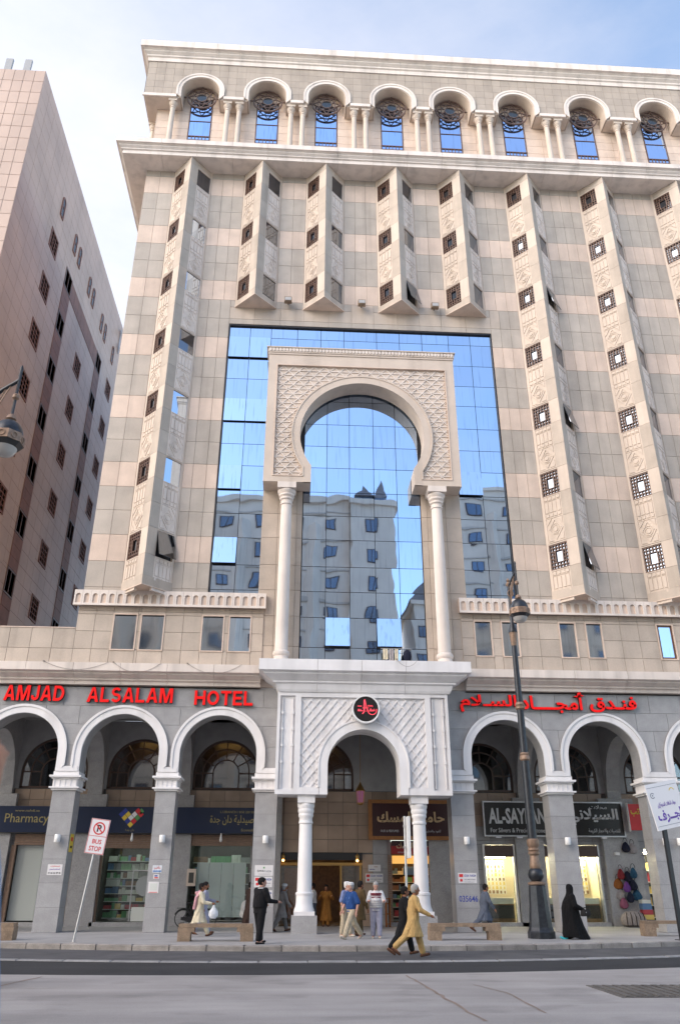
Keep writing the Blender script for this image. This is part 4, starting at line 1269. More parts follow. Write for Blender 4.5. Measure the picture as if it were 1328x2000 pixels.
# arcade interior: ceiling, cross arches, shop wall
YB = 39.5
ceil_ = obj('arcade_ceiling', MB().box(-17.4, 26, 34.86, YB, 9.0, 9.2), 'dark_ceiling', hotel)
for (a, b) in PIERS:
    if a < -17: continue
    c = (a + b) / 2
    m = MB(); prof = []
    z = lambda y: 5.95 + 2.2 * math.sqrt(max(0, 1 - ((y - 37.1) / 2.1) ** 2))
    ys = [35.0 + 4.2 * k / 16 for k in range(17)]
    m.extr([(34.87, 5.6), (35.0, 5.6)] + [(y, z(y)) for y in ys] + [(39.2, 5.6), (39.49, 5.6), (39.49, 8.99), (34.87, 8.99)], c - 0.33, c + 0.33, ax='x')
    obj('cross_arch', m, 'granite', hotel)
    obj('wall_pilaster', MB().box(a - 0.15, b + 0.15, 39.2, 39.49, 0.15, 5.595), 'granite', hotel)
    zz = [0.15, 1.1, 2.05, 3.0, 3.95, 4.9]
# shop wall built round its openings
OP = [(-12.45, -9.95, 0.3, 3.62), (-8.55, -6.0, 0.3, 3.62), (-4.62, -1.85, 0.3, 3.62), (-0.55, 3.28, 0.15, 3.16), (4.62, 6.95, 0.3, 3.72), (8.95, 10.35, 0.3, 3.55), (11.45, 12.3, 0.3, 3.55), (12.75, 14.35, 0.3, 3.55), (16.6, 19.1, 0.3, 3.4)]
AWIN = [(x, 6.62, 1.53) for x in (-11.24, -7.2, -3.2, 1.35, 9.1, 13.25, 17.7)]
sw = MB()
wall_arches(sw, -17.4, 26, 9.0, AWIN, YB + 0.03, YB + 0.33, 5.86)
shopw = obj('shop_wall', sw, 'mortar_dark', hotel)
cells = []
zz = [0.15, 0.62, 1.24, 1.86, 2.48, 3.10, 3.72, 4.34, 4.86, 5.36, 5.84]
ed = [-17.4] + [-13.6 + 0.695 * k for k in range(0, 49)] + [21, 26]
base = MB()
rr = [(-17.4, 26, 0.15, 5.86)]
for (a, b, c, d) in OP: rr = subtract(rr, (a, b, c, d))
for q in rr: base.box(q[0], q[1], YB + 0.03, YB + 0.33, q[2], q[3])
obj('lower_wall', base, 'mortar_dark', shopw)
for z0, z1 in zip(zz, zz[1:]):
    for a, b in zip(ed, ed[1:]):
        if any(p[0] - 0.15 <= a and b <= p[1] + 0.15 for p in PIERS): continue
        q = [(a, b, z0, z1)]
        for h in OP: q = subtract(q, h)
        for (x0, x1, c, d) in q:
            if x1 - x0 < 0.06 or d - c < 0.06: continue
            hidden = (3.95 < c and d < 5.0 and x1 < -1.8) or x0 > 19.5 or x1 < -13.5
            if hidden: continue
            slab('marble_tile' , x0, x1, c, d, YB + 0.03, 0.03, 'granite' if (c < 3.9 and (x0 > 3.3 or x0 < -0.6)) else 'brown_marble', shopw, gap=0.014)
obj('upper_spandrel', wall_arches(MB(), -17.4, 26, 8.99, [(x, z, r + 0.02) for x, z, r in AWIN], YB, YB + 0.028, 5.86), 'granite', shopw)
# arched fan windows over the shops
m_, t_, b_ = nmat('fan_glass')
t_.nodes.remove(b_)
gl = t_.nodes.new('ShaderNodeBsdfGlossy'); gl.inputs['Roughness'].default_value = 0.03; gl.inputs['Color'].default_value = (0.8, 0.85, 0.9, 1)
tr = t_.nodes.new('ShaderNodeBsdfTransparent'); tr.inputs['Color'].default_value = (0.75, 0.78, 0.8, 1)
mx = t_.nodes.new('ShaderNodeMixShader'); mx.inputs['Fac'].default_value = 0.16
link(t_, tr.outputs[0], mx.inputs[1]); link(t_, gl.outputs[0], mx.inputs[2]); link(t_, mx.outputs[0], t_.nodes['Material Output'].inputs['Surface'])
def clear_glass(name, fac, tint):
    m_, t_, b_ = nmat(name); t_.nodes.remove(b_)
    gl = t_.nodes.new('ShaderNodeBsdfGlossy'); gl.inputs['Roughness'].default_value = 0.02
    tr = t_.nodes.new('ShaderNodeBsdfTransparent'); tr.inputs['Color'].default_value = (*tint, 1)
    mx = t_.nodes.new('ShaderNodeMixShader'); mx.inputs['Fac'].default_value = fac
    link(t_, tr.outputs[0], mx.inputs[1]); link(t_, gl.outputs[0], mx.inputs[2]); link(t_, mx.outputs[0], t_.nodes['Material Output'].inputs['Surface'])
clear_glass('shop_glass', 0.07, (0.92, 0.95, 0.93))
def fan_window(x, zc, r, zb):
    m = MB(); y0, y1 = YB + 0.06, YB + 0.16
    m.band(arch_line(x, zc, r - 0.09, zb, 28), arch_line(x, zc, r, zb, 28), y0, y1)
    m.box(x - r, x + r, y0, y1, zb, zb + 0.09)
    for k in (0.40, 0.72):
        m.band(arch_line(x, zc - 0.0, r * k - 0.03, zb + 0.09, 20), arch_line(x, zc, r * k + 0.03, zb + 0.09, 20), y0 + 0.01, y1 - 0.01)
    for k in range(1, 6):
        a = PI * k / 6
        m.bar((x + r * 0.40 * math.cos(a), zc + r * 0.40 * math.sin(a)), (x + (r - 0.05) * math.cos(a), zc + (r - 0.05) * math.sin(a)), 0.05, y0 + 0.014, y1 - 0.014)
    m.box(x - r, x - r * 0.41, y0 + 0.017, y1 - 0.017, zc - 0.03, zc + 0.03); m.box(x + r * 0.41, x + r, y0 + 0.017, y1 - 0.017, zc - 0.03, zc + 0.03)
    w = obj('fan_window', m, 'brown_frame', hotel)
    g = MB(); p = arch_line(x, zc, r - 0.04, zb + 0.05, 28); g.extr(p, YB + 0.10, YB + 0.12)
    obj('glass', g, 'fan_glass', w)
    # lit ceiling of the mezzanine behind
    rm = MB()
    rm.box(x - 1.9, x + 1.9, YB + 2.6, YB + 2.7, 5.6, 8.9); rm.box(x - 1.9, x + 1.9, YB + 0.34, YB + 2.6, 8.6, 8.7); rm.box(x - 1.9, x + 1.9, YB + 0.34, YB + 2.6, 5.6, 5.7)
    rm.box(x - 1.95, x - 1.9, YB + 0.34, YB + 2.6, 5.7, 8.6); rm.box(x + 1.9, x + 1.95, YB + 0.34, YB + 2.6, 5.7, 8.6)
    obj('mezzanine_room', rm, 'lobby_dark', w)
for i, (x, z, r) in enumerate(AWIN):
    fan_window(x, z, r, 5.88)
    if i in (1, 2, 3):
        lf = empty('ceiling_light', (x, YB + 1.6, 8.5), 'amber ceiling light glowing behind %s fan window' % {1: 'the pharmacy logo bay', 2: 'the white boarded shop', 3: 'the hotel entrance'}[i], 'light')
        obj('diffuser', MB().box(-0.75, 0.75, -0.4, 0.4, -0.06, 0.0), 'lamp_warm', lf); obj('housing', MB().box(-0.85, 0.85, -0.5, 0.5, 0.0, 0.09), 'brass', lf)
# ================================================================ signs on the facade
def stroke_pts(cl, t):
    """both edges of a stroke of thickness t along a centre line"""
    l, r_ = [], []
    for k, p in enumerate(cl):
        a = Vector(cl[max(0, k - 1)]); b = Vector(cl[min(len(cl) - 1, k + 1)]); dd = (b - a).normalized()
        l.append((p[0] - dd.y * t / 2, p[1] + dd.x * t / 2)); r_.append((p[0] + dd.y * t / 2, p[1] - dd.x * t / 2))
    return l + r_[::-1]
def glyph(ch, s):
    """heavy sans capitals in a box of height 1: (width, list of outlines, list of ring pairs)"""
    if ch == 'L': return 0.62, [[(0, 0), (0.62, 0), (0.62, s), (s, s), (s, 1), (0, 1)]], []
    if ch == 'T': return 0.72, [[(0.36 - s / 2, 0), (0.36 + s / 2, 0), (0.36 + s / 2, 1 - s), (0.72, 1 - s), (0.72, 1), (0, 1), (0, 1 - s), (0.36 - s / 2, 1 - s)]], []
    if ch == 'E': return 0.64, [[(0, 0), (0.64, 0), (0.64, s), (s, s), (s, 0.5 - s / 2), (0.58, 0.5 - s / 2), (0.58, 0.5 + s / 2), (s, 0.5 + s / 2), (s, 1 - s), (0.63, 1 - s), (0.63, 1), (0, 1)]], []
    if ch == 'H': return 0.76, [[(0, 0), (s, 0), (s, 0.5 - s / 2), (0.76 - s, 0.5 - s / 2), (0.76 - s, 0), (0.76, 0), (0.76, 1), (0.76 - s, 1), (0.76 - s, 0.5 + s / 2), (s, 0.5 + s / 2), (s, 1), (0, 1)]], []
    if ch == 'M':
        w = 0.92; return w, [[(0, 0), (s * 0.95, 0), (s * 0.95, 0.72), (w / 2 - 0.09, 0), (w / 2 + 0.09, 0), (w - s * 0.95, 0.72), (w - s * 0.95, 0), (w, 0), (w, 1), (w - s * 1.4, 1), (w / 2, 0.32), (s * 1.4, 1), (0, 1)]], []
    if ch == 'A':
        w = 0.80; k = s * 1.12
        o = [(0, 0), (k, 0), (k + 0.068, 0.22), (w - k - 0.068, 0.22), (w - k, 0), (w, 0), (w / 2 + k * 0.52, 1), (w / 2 - k * 0.52, 1), (0.0, 0.0)]
        hole = [(0.5 * w, 0.80), (0.5 * w + 0.125, 0.40), (0.5 * w - 0.125, 0.40)]
        return w, [o[:8]], [hole]
    if ch == 'J': return 0.56, [stroke_pts([(0.56 - s / 2, 1), (0.56 - s / 2, 0.6)] + arc(0.28, 0.30, 0.28 - s / 2, 0, -PI * 1.08, 12)[0:], s)], []
    if ch in 'DO':
        w = 0.76 if ch == 'D' else 0.82
        if ch == 'O': f = lambda k: arc_e(w / 2, 0.5, w / 2 - k, 0.5 - k)
        else: f = lambda k: [(k, k)] + [(w - 0.42 + (0.42 - k) * math.sin(PI * q / 14), 0.5 - (0.5 - k) * math.cos(PI * q / 14)) for q in range(15)] + [(k, 1 - k)]
        return w, [], [(f(s), f(0.0))]
    if ch == 'S':
        cl = [(0.345 + 0.235 * math.cos(R(t)), 0.715 + 0.205 * math.sin(R(t))) for t in range(25, 268, 15)] + [(0.345 + 0.25 * math.cos(R(t)), 0.30 + 0.215 * math.sin(R(t))) for t in range(82, -160, -15)]
        return 0.69, [stroke_pts(cl, s * 0.95)], []
def arc_e(cx, cz, rx, rz, n=28): return [(cx + rx * math.cos(2 * PI * k / n), cz + rz * math.sin(2 * PI * k / n)) for k in range(n)]
def letters(word, x0, x1, z0, z1, root, lean):
    gs = [glyph(c, 0.185) for c in word]; space = 0.11
    k = (x1 - x0) / (sum(g[0] for g in gs) + space * (len(word) - 1)); x = x0
    for n, (ch, (w, polys, rings)) in enumerate(zip(word, gs)):
        T = lambda p: (x + p[0] * k, z0 + lean * (x - x0) + p[1] * (z1 - z0))
        mb = MB()
        for p in polys:
            if ch == 'A':
                h = rings[0]; o = p
                o = o[:7] + [(0.5 * w, 1.0), h[0], h[1], h[2], (h[0][0] - 0.0015, h[0][1]), (0.5 * w - 0.0015, 1.0)] + o[7:]
                p = o
            mb.extr([T(q) for q in p], 33.84, 33.975)
        if ch in 'DO':
            mb.band([T(q) for q in rings[0][0]], [T(q) for q in rings[0][1]], 33.84, 33.975, closed=True)
        me = mb.mesh('letter', ['letter_red', 'letter_side'])
        for q in me.polygons: q.material_index = 0 if q.normal.y < -0.9 else 1
        put('letter', me, root)
        x += (w + space) * k
hs = empty('hotel_sign', (-7.0, 33.9, 8.7), 'large red Latin letters reading AMJAD ALSALAM HOTEL on the grey granite', 'sign', local=False)
letters('AMJAD', -12.20, -9.72, 8.76, 9.40, hs, 0)
letters('ALSALAM', -8.76, -5.18, 8.74, 9.36, hs, 0)
letters('HOTEL', -4.27, -1.80, 8.68, 9.29, hs, 0)
ha = empty('arabic_hotel_sign', (11.0, 33.9, 8.6), 'large red Arabic letters over the right hand arches', 'sign', local=False)
for (t, x0, x1, z0, z1) in (('فنـدق', 12.80, 14.88, 8.60, 9.30), ('أمجــــاد', 9.72, 12.60, 8.55, 9.46), ('السـلام', 7.10, 9.60, 8.55, 9.30)):
    fit_text('word', arabic(t), x0, x1, z0, z1, 33.98, 'letter_red', ha, bold=0.028, depth=0.15, side='letter_side')
# pharmacy fascia
ph = empty('pharmacy_sign', (-7.5, 39.3, 3.95), 'long navy fascia with gold lettering over the pharmacy shops', 'shop sign', local=False)
obj('board', MB().box(-13.6, -1.72, 39.02, 39.18, 3.93, 5.04), 'navy', ph)
obj('edge_trim', MB().box(-13.6, -1.72, 39.0, 39.2, 3.90, 3.928), 'black_metal', ph)
YS = 39.019
fit_text('lettering', 'Pharmacy', -13.0, -11.05, 4.22, 4.72, YS, 'gold_print', ph)
fit_text('lettering', 'www.nahdi.sa', -12.6, -11.5, 4.80, 4.90, YS, 'gold_print', ph)
fit_text('lettering', arabic('صيدلية دان جدة'), -3.75, -1.75, 4.28, 4.72, YS, 'gold_print', ph, bold=0.01)
fit_text('lettering', 'L.S.BRANCH / BGE 220 SU', -3.3, -1.75, 4.80, 4.90, YS, 'gold_print', ph)
fit_text('lettering', 'Ecconsult', -2.3, -1.75, 4.02, 4.13, YS, 'gold_print', ph)
cols = ['ink_yellow', 'sign_red', 'ink_blue', 'ink_green']
hx, hz, q = -7.35, 4.28, 0.145
for k, (i, j) in enumerate([(0, 0), (1, 1), (-1, 1), (2, 2), (-2, 2), (3, 3), (-3, 3), (1, 3.0), (-1, 3.0), (2, 4), (-2, 4), (3, 3.9), (0, 2)]):
    c = (hx + i * q, hz + j * q)
    obj('heart_tile', MB().extr([(c[0], c[1] - q * 0.92), (c[0] + q * 0.92, c[1]), (c[0], c[1] + q * 0.92), (c[0] - q * 0.92, c[1])], 39.006 + 0.001 * (k % 3), 39.019), 'sign_white' if k in (7, 12) else cols[k % 4], ph)
fit_text('lettering', arabic('دان جدة'), -7.55, -7.15, 3.98, 4.10, YS, 'gold_print', ph)
# silver shop sign
ss = empty('silver_shop_sign', (12.3, 39.3, 3.95), 'black sign with silver lettering for silvers and precious stones', 'shop sign', local=False)
obj('board', MB().box(9.0, 15.6, 39.0, 39.17, 3.93, 5.36), 'sign_black', ss)
m = MB(); m.box(8.94, 9.0, 38.97, 39.17, 3.87, 5.42); m.box(15.6, 15.66, 38.97, 39.17, 3.87, 5.42); m.box(9.0, 15.6, 38.97, 39.17, 3.87, 3.928); m.box(9.0, 15.6, 38.97, 39.17, 5.362, 5.42)
obj('frame', m, 'steel', ss)
YS = 38.999
fit_text('lettering', 'AL-SAYLANI', 9.2, 12.05, 4.42, 5.12, YS, 'silver_print', ss, bold=0.03)
fit_text('lettering', 'For Silvers & Precious Stones', 9.25, 11.9, 4.05, 4.24, YS, 'silver_print', ss)
fit_text('lettering', arabic('السيلاني'), 13.0, 15.4, 4.38, 5.12, YS, 'silver_print', ss, bold=0.03)
fit_text('lettering', arabic('محلات'), 14.05, 14.9, 5.10, 5.28, YS, 'silver_print', ss)
fit_text('lettering', arabic('للفضيات والاحجار الكريمة'), 13.9, 15.4, 4.03, 4.24, YS, 'silver_print', ss)
for x in (9.6, 10.6, 13.1, 14.6): obj('bracket', MB().box(x - 0.12, x + 0.12, 38.96, 39.1, 3.80, 3.868), 'sign_white', ss)
# brown perfume shop sign and its red valance
bs = empty('perfume_shop_sign', (5.5, 39.3, 3.7), 'dark maroon sign with golden calligraphy in a wooden frame', 'shop sign', local=False)
obj('board', MB().box(3.72, 7.30, 39.0, 39.15, 3.86, 5.28), 'sign_maroon', bs)
m = MB(); m.box(3.55, 3.72, 38.95, 39.15, 3.70, 5.44); m.box(7.30, 7.47, 38.95, 39.15, 3.70, 5.44); m.box(3.72, 7.30, 38.95, 39.15, 3.70, 3.858); m.box(3.72, 7.30, 38.95, 39.15, 5.282, 5.44)
obj('frame', m, 'wood_gold', bs)
fit_text('lettering', arabic('حامل المسك'), 3.95, 7.1, 4.32, 4.92, 38.999, 'calligraphy_gold', bs, bold=0.03, depth=0.05)
fit_text('lettering', 'OUD & PERFUMES', 4.1, 4.95, 4.03, 4.13, 38.999, 'silver_print', bs)
fit_text('lettering', arabic('للعود والعطور'), 6.2, 6.9, 4.0, 4.14, 38.999, 'silver_print', bs)
rv = empty('red_shop_valance', (5.7, 39.4, 3.1), 'red valance with gold calligraphy over the perfume shop door', 'shop sign', local=False)
obj('board', MB().box(4.62, 6.95, 39.28, 39.38, 3.10, 3.68), 'sign_scarlet', rv)
obj('top_band', MB().box(4.62, 6.95, 39.26, 39.28, 3.45, 3.68), 'sign_maroon', rv)
fit_text('lettering', arabic('حامل المسك'), 4.85, 6.3, 3.28, 3.60, 39.259, 'calligraphy_gold', rv, bold=0.02, depth=0.02)
fit_text('lettering', 'OUD & PERFUMES', 4.9, 5.5, 3.15, 3.21, 39.279, 'silver_print', rv)

# ================================================================ shopfronts and what stands in them
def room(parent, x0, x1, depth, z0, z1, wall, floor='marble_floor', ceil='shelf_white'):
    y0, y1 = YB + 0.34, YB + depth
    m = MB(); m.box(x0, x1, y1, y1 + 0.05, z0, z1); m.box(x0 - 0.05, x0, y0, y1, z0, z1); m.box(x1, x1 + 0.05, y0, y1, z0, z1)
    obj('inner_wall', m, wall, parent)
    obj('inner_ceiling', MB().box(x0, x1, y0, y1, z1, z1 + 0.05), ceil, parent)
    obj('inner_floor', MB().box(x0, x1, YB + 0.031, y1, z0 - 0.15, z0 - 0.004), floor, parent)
stone('marble_floor', (0.42, 0.40, 0.37), rough=0.15, spec=0.6, mott=0.1)
for c, nm in enumerate(('box_white', 'box_green', 'box_blue', 'box_red', 'box_yellow', 'box_brown', 'box_grey')):
    plain(nm, [(0.62, 0.64, 0.6), (0.12, 0.33, 0.16), (0.10, 0.20, 0.36), (0.42, 0.05, 0.06), (0.60, 0.45, 0.12), (0.20, 0.11, 0.06), (0.3, 0.32, 0.32)][c], rough=0.45)
BOXM = ['box_white', 'box_green', 'box_blue', 'box_red', 'box_yellow', 'box_brown', 'box_grey']
def goods(parent, x0, x1, y, shelves, hmax, wts, seed, wmin=0.05, wmax=0.16):
    rnd = random.Random(seed); m = MB(); s = MB()
    for z in shelves:
        s.box(x0, x1, y - 0.04, y + 0.34, z - 0.03, z); x = x0 + 0.02
        while x < x1 - wmax:
            w = rnd.uniform(wmin, wmax); h = hmax * rnd.uniform(0.45, 0.98); k = rnd.choices(range(7), wts)[0]
            for _ in range(rnd.randint(1, 4)):
                if x + w > x1: break
                m.box(x, x + w - 0.008, y + rnd.uniform(0, 0.05), y + 0.3, z + 0.002, z + h, k); x += w
            x += rnd.uniform(0, 0.03)
    obj('shelves', s, 'shelf_white', parent); tag(obj('shelf_goods', m, BOXM, parent), kind='stuff')
def shutter_box(parent, x0, x1, z0, z1, y=39.32):
    n = max(3, int((z1 - z0) / 0.09))
    m = MB()
    for k in range(n):
        a = z0 + (z1 - z0) * k / n; m.box(x0, x1, y + (0.0 if k % 2 else 0.012), y + 0.15, a, a + (z1 - z0) / n - 0.008)
    obj('roller_shutter', m, 'roller_brown', parent)
def shop(name, loc, label): return empty(name, loc, label, 'shopfront', local=False)
def strip_lights(parent, x0, x1, z, mat, n, y=YB + 1.0, w=0.07):
    for k in range(n):
        x = x0 + (x1 - x0) * (k + 0.5) / n
        obj('ceiling_lamp', MB().box(x - 0.45, x + 0.45, y - w, y + w, z - 0.06, z - 0.01), mat, parent)
# pharmacy: frosted door bay
s1 = shop('pharmacy_shop', (-11.2, YB, 0.15), 'closed pharmacy front with two frosted white sliding panels')
shutter_box(s1, -12.5, -9.9, 3.42, 3.88)
obj('side_rail', MB().box(-12.6, -12.4, 39.34, 39.5, 0.3, 3.41), 'roller_brown', s1); obj('side_rail', MB().box(-10.0, -9.8, 39.34, 39.5, 0.3, 3.41), 'roller_brown', s1)
for a, b in ((-12.38, -11.24), (-11.16, -10.02)):
    obj('door_panel', MB().box(a, b, 39.6, 39.63, 0.36, 3.36), 'frosted', s1)
obj('door_gap', MB().box(-11.24, -11.16, 39.64, 39.7, 0.36, 3.36), 'ink_green', s1)
obj('top_rail', MB().box(-12.38, -10.02, 39.58, 39.66, 3.362, 3.41), 'steel', s1); obj('step', MB().box(-12.6, -9.8, 39.2, 39.53, 0.15, 0.31), 'granite', s1)
obj('backing', MB().box(-12.45, -9.95, 39.84, 39.9, 0.15, 3.7), 'shop_dark', s1)
# pharmacy: open glazed bay
s2 = shop('pharmacy_shop', (-7.3, YB, 0.15), 'lit pharmacy shopfront with stocked shelves behind glass')
shutter_box(s2, -8.6, -5.95, 3.30, 3.88)
for a, b in ((-8.72, -8.5), (-6.05, -5.85)): obj('side_rail', MB().box(a, b, 39.34, 39.5, 0.3, 3.295), 'roller_brown', s2)
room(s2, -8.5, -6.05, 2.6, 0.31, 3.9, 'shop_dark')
goods(s2, -8.45, -6.1, YB + 0.95, [0.45, 0.80, 1.12, 1.44, 1.76, 2.08, 2.42, 2.80], 0.29, (5, 4, 2, 2, 1, 1, 3), 3)
strip_lights(s2, -8.4, -6.2, 3.85, 'lamp_cool', 2, YB + 0.62)
obj('glass', MB().box(-8.5, -6.05, 39.55, 39.56, 0.34, 3.29), 'shop_glass', s2)
obj('door_frame', MB().box(-7.10, -7.05, 39.52, 39.58, 0.34, 2.4).box(-7.05, -6.05, 39.52, 39.58, 2.35, 2.4), 'steel', s2)
obj('poster', MB().extr(arc(-6.5, 1.75, 0.42, 0, 2 * PI, 24)[:-1], 39.53, 39.545), 'box_grey', s2); obj('poster', MB().box(-7.0, -6.1, 39.532, 39.546, 0.34, 0.9), 'box_white', s2)
obj('step', MB().box(-8.72, -5.85, 39.2, 39.53, 0.15, 0.31), 'granite', s2)
# pharmacy: bay with white boards in the window
s3 = shop('pharmacy_shop', (-3.2, YB, 0.15), 'shop window filled with tall white boards beside the bicycle')
shutter_box(s3, -4.7, -1.78, 3.42, 3.88)
obj('side_rail', MB().box(-4.82, -4.6, 39.34, 39.5, 0.3, 3.41), 'roller_brown', s3)
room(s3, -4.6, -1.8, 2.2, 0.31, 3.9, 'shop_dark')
goods(s3, -4.55, -1.85, YB + 1.0, [0.5, 0.95, 1.4, 1.85, 2.3, 2.75], 0.36, (4, 4, 2, 1, 3, 2, 2), 5, 0.08, 0.25)
strip_lights(s3, -4.4, -2.0, 3.85, 'lamp_cool', 2, YB + 0.62)
obj('glass', MB().box(-4.6, -1.8, 39.55, 39.56, 0.34, 3.41), 'shop_glass', s3)
for k in range(4):
    a = -4.25 + k * 0.56; obj('white_board', MB().box(a, a + 0.545, 39.60, 39.62, 0.5, 2.72), 'board_white', s3)
obj('step', MB().box(-4.82, -1.7, 39.2, 39.53, 0.15, 0.31), 'granite', s3)
# hotel entrance
s4 = shop('hotel_entrance', (1.4, YB, 0.15), 'dark glass hotel entrance with warm golden lobby behind')
m = MB(); y1 = YB + 5
m.box(-0.6, 3.3, y1, y1 + 0.05, 0.15, 3.4); m.box(-0.62, -0.56, YB + 0.34, y1, 0.15, 3.3); m.box(3.28, 3.34, YB + 0.34, y1, 0.15, 3.3)
obj('lobby_wall', m, 'lobby_gold', s4); obj('lobby_ceiling', MB().box(-0.6, 3.3, YB + 0.34, y1, 3.2, 3.3), 'lobby_dark', s4)
obj('lobby_floor', MB().box(-0.55, 3.28, YB + 0.031, y1, 0.10, 0.156), 'marble_floor', s4)
obj('glass', MB().box(-0.5, 0.75, 39.6, 39.61, 0.2, 2.6), 'shop_glass', s4); obj('glass', MB().box(2.3, 3.2, 39.6, 39.61, 0.2, 2.6), 'shop_glass', s4)
obj('transom', MB().box(-0.55, 3.28, 39.56, 39.66, 2.62, 2.74), 'brass', s4)
obj('canopy', MB().box(-0.55, 3.28, 39.40, 39.5, 2.85, 3.16), 'black_metal', s4)
for x in (-0.5, 0.75, 2.3, 3.2): obj('door_post', MB().box(x - 0.04, x + 0.04, 39.57, 39.65, 0.16, 2.615), 'brass', s4)
for x in (0.2, 1.4, 2.6): obj('ceiling_lamp', MB().lathe([(0.16, 3.12), (0.2, 3.19)], x, YB + 2.4, 14), 'lamp_warm', s4)
obj('reception_panel', MB().box(-0.3, 1.0, y1 - 0.2, y1 - 0.05, 0.3, 2.6), 'wood_gold', s4)
for x in (-0.35, 3.05):
    wl = empty('wall_lantern', (x, 39.42, 2.98), 'small gold lantern glowing beside the %s' % ('left door post of the entrance' if x < 0 else 'grey wall right of the entrance'), 'lantern')
    obj('body', MB().lathe([(0.03, -0.12), (0.09, -0.08), (0.10, 0.05), (0.03, 0.14)], 0, 0, 8), 'brass', wl); obj('bulb', MB().ball((0, 0, -0.15), 0.06, 8, 6), 'lamp_warm', wl)
# perfume shop
s5 = shop('perfume_shop', (5.8, YB, 0.15), 'warmly lit perfume shop doorway under the red valance')
room(s5, 4.66, 6.9, 2.6, 0.31, 3.6, 'lobby_dark', ceil='lobby_gold')
goods(s5, 4.7, 6.86, YB + 1.3, [0.5, 0.9, 1.25, 1.6, 1.95, 2.3], 0.27, (2, 2, 3, 2, 4, 3, 1), 9, 0.04, 0.10)
obj('ceiling_lamp', MB().box(4.8, 6.8, YB + 0.5, YB + 0.7, 2.95, 3.05), 'lamp_warm', s5)
obj('light_box', MB().box(4.68, 6.88, YB + 0.36, YB + 0.42, 2.72, 3.06), 'glow_amber', s5)
for a, b in ((4.45, 4.64), (6.92, 7.08)): shutter_box(s5, a, b, 0.31, 3.08)
obj('screen', MB().box(5.25, 6.3, YB + 0.6, YB + 0.66, 2.25, 2.6), 'box_blue', s5); obj('step', MB().box(4.45, 7.08, 39.2, 39.53, 0.15, 0.31), 'granite', s5)
# silver shop
s6 = shop('silver_shop', (11.6, YB, 0.15), 'brightly lit silver shop windows with pale jewellery displays')
room(s6, 8.95, 14.4, 2.8, 0.31, 3.5, 'shop_wall')
for a, b in ((8.9, 10.4), (11.4, 12.35), (12.7, 14.4)):
    m = MB(); m.box(a, a + 0.08, 39.36, 39.6, 0.3, 3.55); m.box(b - 0.08, b, 39.36, 39.6, 0.3, 3.55); m.box(a + 0.08, b - 0.08, 39.36, 39.6, 3.12, 3.50)
    obj('window_frame', m, 'steel' if a > 12 else 'white_metal', s6)
    obj('shutter_slot', MB().box(a + 0.08, b - 0.08, 39.34, 39.36, 3.02, 3.5), 'brown_frame', s6)
    obj('glass', MB().box(a + 0.08, b - 0.08, 39.55, 39.56, 0.34, 3.11), 'shop_glass', s6)
    obj('counter_base', MB().box(a + 0.1, b - 0.1, YB + 0.4, YB + 0.9, 0.31, 1.05), 'lobby_gold', s6); obj('counter_top', MB().box(a + 0.1, b - 0.1, YB + 0.38, YB + 0.92, 1.05, 1.3), 'shelf_white', s6)
    obj('counter_glass', MB().box(a + 0.12, b - 0.12, YB + 0.37, YB + 0.38, 0.45, 1.0), 'dark_glass', s6)
    nx = max(2, int((b - a) / 0.2)); tr = MB()
    for r_ in range(8):
        for k in range(nx):
            x = a + 0.12 + (b - a - 0.24) * (k + 0.5) / nx; z = 1.45 + r_ * 0.185
            tr.box(x - 0.088, x + 0.088, YB + 1.5 + r_ * 0.02, YB + 1.53 + r_ * 0.02, z, z + 0.165, 1); q_ = random.Random(k * 31 + r_).uniform(0.02, 0.06); tr.box(x - q_, x + q_, YB + 1.485 + r_ * 0.02, YB + 1.499 + r_ * 0.02, z + 0.02, z + 0.10 + q_, 0 if (k * 3 + r_) % 3 else 2)
    tag(obj('jewellery_trays', tr, ['box_yellow', 'shelf_white', 'box_brown'], s6), kind='stuff')
    for k in range(3):
        x = a + (b - a) * (k + 0.5) / 3; obj('ceiling_lamp', MB().lathe([(0.1, 3.42), (0.12, 3.48)], x, YB + 0.8, 12), 'lamp_white', s6)
    obj('strip_lamp', MB().box(a + 0.1, b - 0.1, YB + 1.40, YB + 1.46, 3.0, 3.05), 'lamp_white', s6)
obj('step', MB().box(8.9, 14.5, 39.2, 39.53, 0.15, 0.31), 'granite', s6)
# gift shop at the far right
s7 = shop('gift_shop', (17.8, YB, 0.15), 'lit bazaar front beyond the last visible pier')
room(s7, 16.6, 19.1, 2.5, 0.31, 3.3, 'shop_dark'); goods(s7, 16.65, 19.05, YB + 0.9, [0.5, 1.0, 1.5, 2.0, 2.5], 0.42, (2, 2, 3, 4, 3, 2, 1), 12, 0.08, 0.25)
obj('ceiling_lamp', MB().box(16.8, 18.9, YB + 0.5, YB + 0.6, 3.2, 3.28), 'lamp_white', s7)
# ================================================================ neighbouring building on the left
LX, LY, LH = -20.8, 42.0, 59.4
nb = empty('neighbour_building', (-27, 60, 0), 'pink tiled building with brown lattice windows left of the hotel', 'building', local=False)
nwall = obj('neighbour_wall', MB().box(-45, LX - 0.03, LY + 0.03, 100, 0, LH), 'mortar', nb)
obj('parapet_step', MB().box(-45, LX - 0.55, LY + 0.4, 99, LH, LH + 0.5), 'pink_tile', nb)
tw, th_ = 0.78, 1.26
cnt = 0; rest = MB()
for j in range(46):
    z1 = LH - j * th_; z0 = z1 - th_
    if z0 < 26: break
    for k in range(9):
        a = LX - (k + 1) * tw
        if cnt < 290 and k < 9:
            slab('front_tile', a, a + tw, z0, z1, LY + 0.03, 0.03, 'pink_tile', nwall, gap=0.03); cnt += 1
        else: rest.box(a + 0.015, a + tw - 0.015, LY, LY + 0.03, z0 + 0.015, z1 - 0.015)
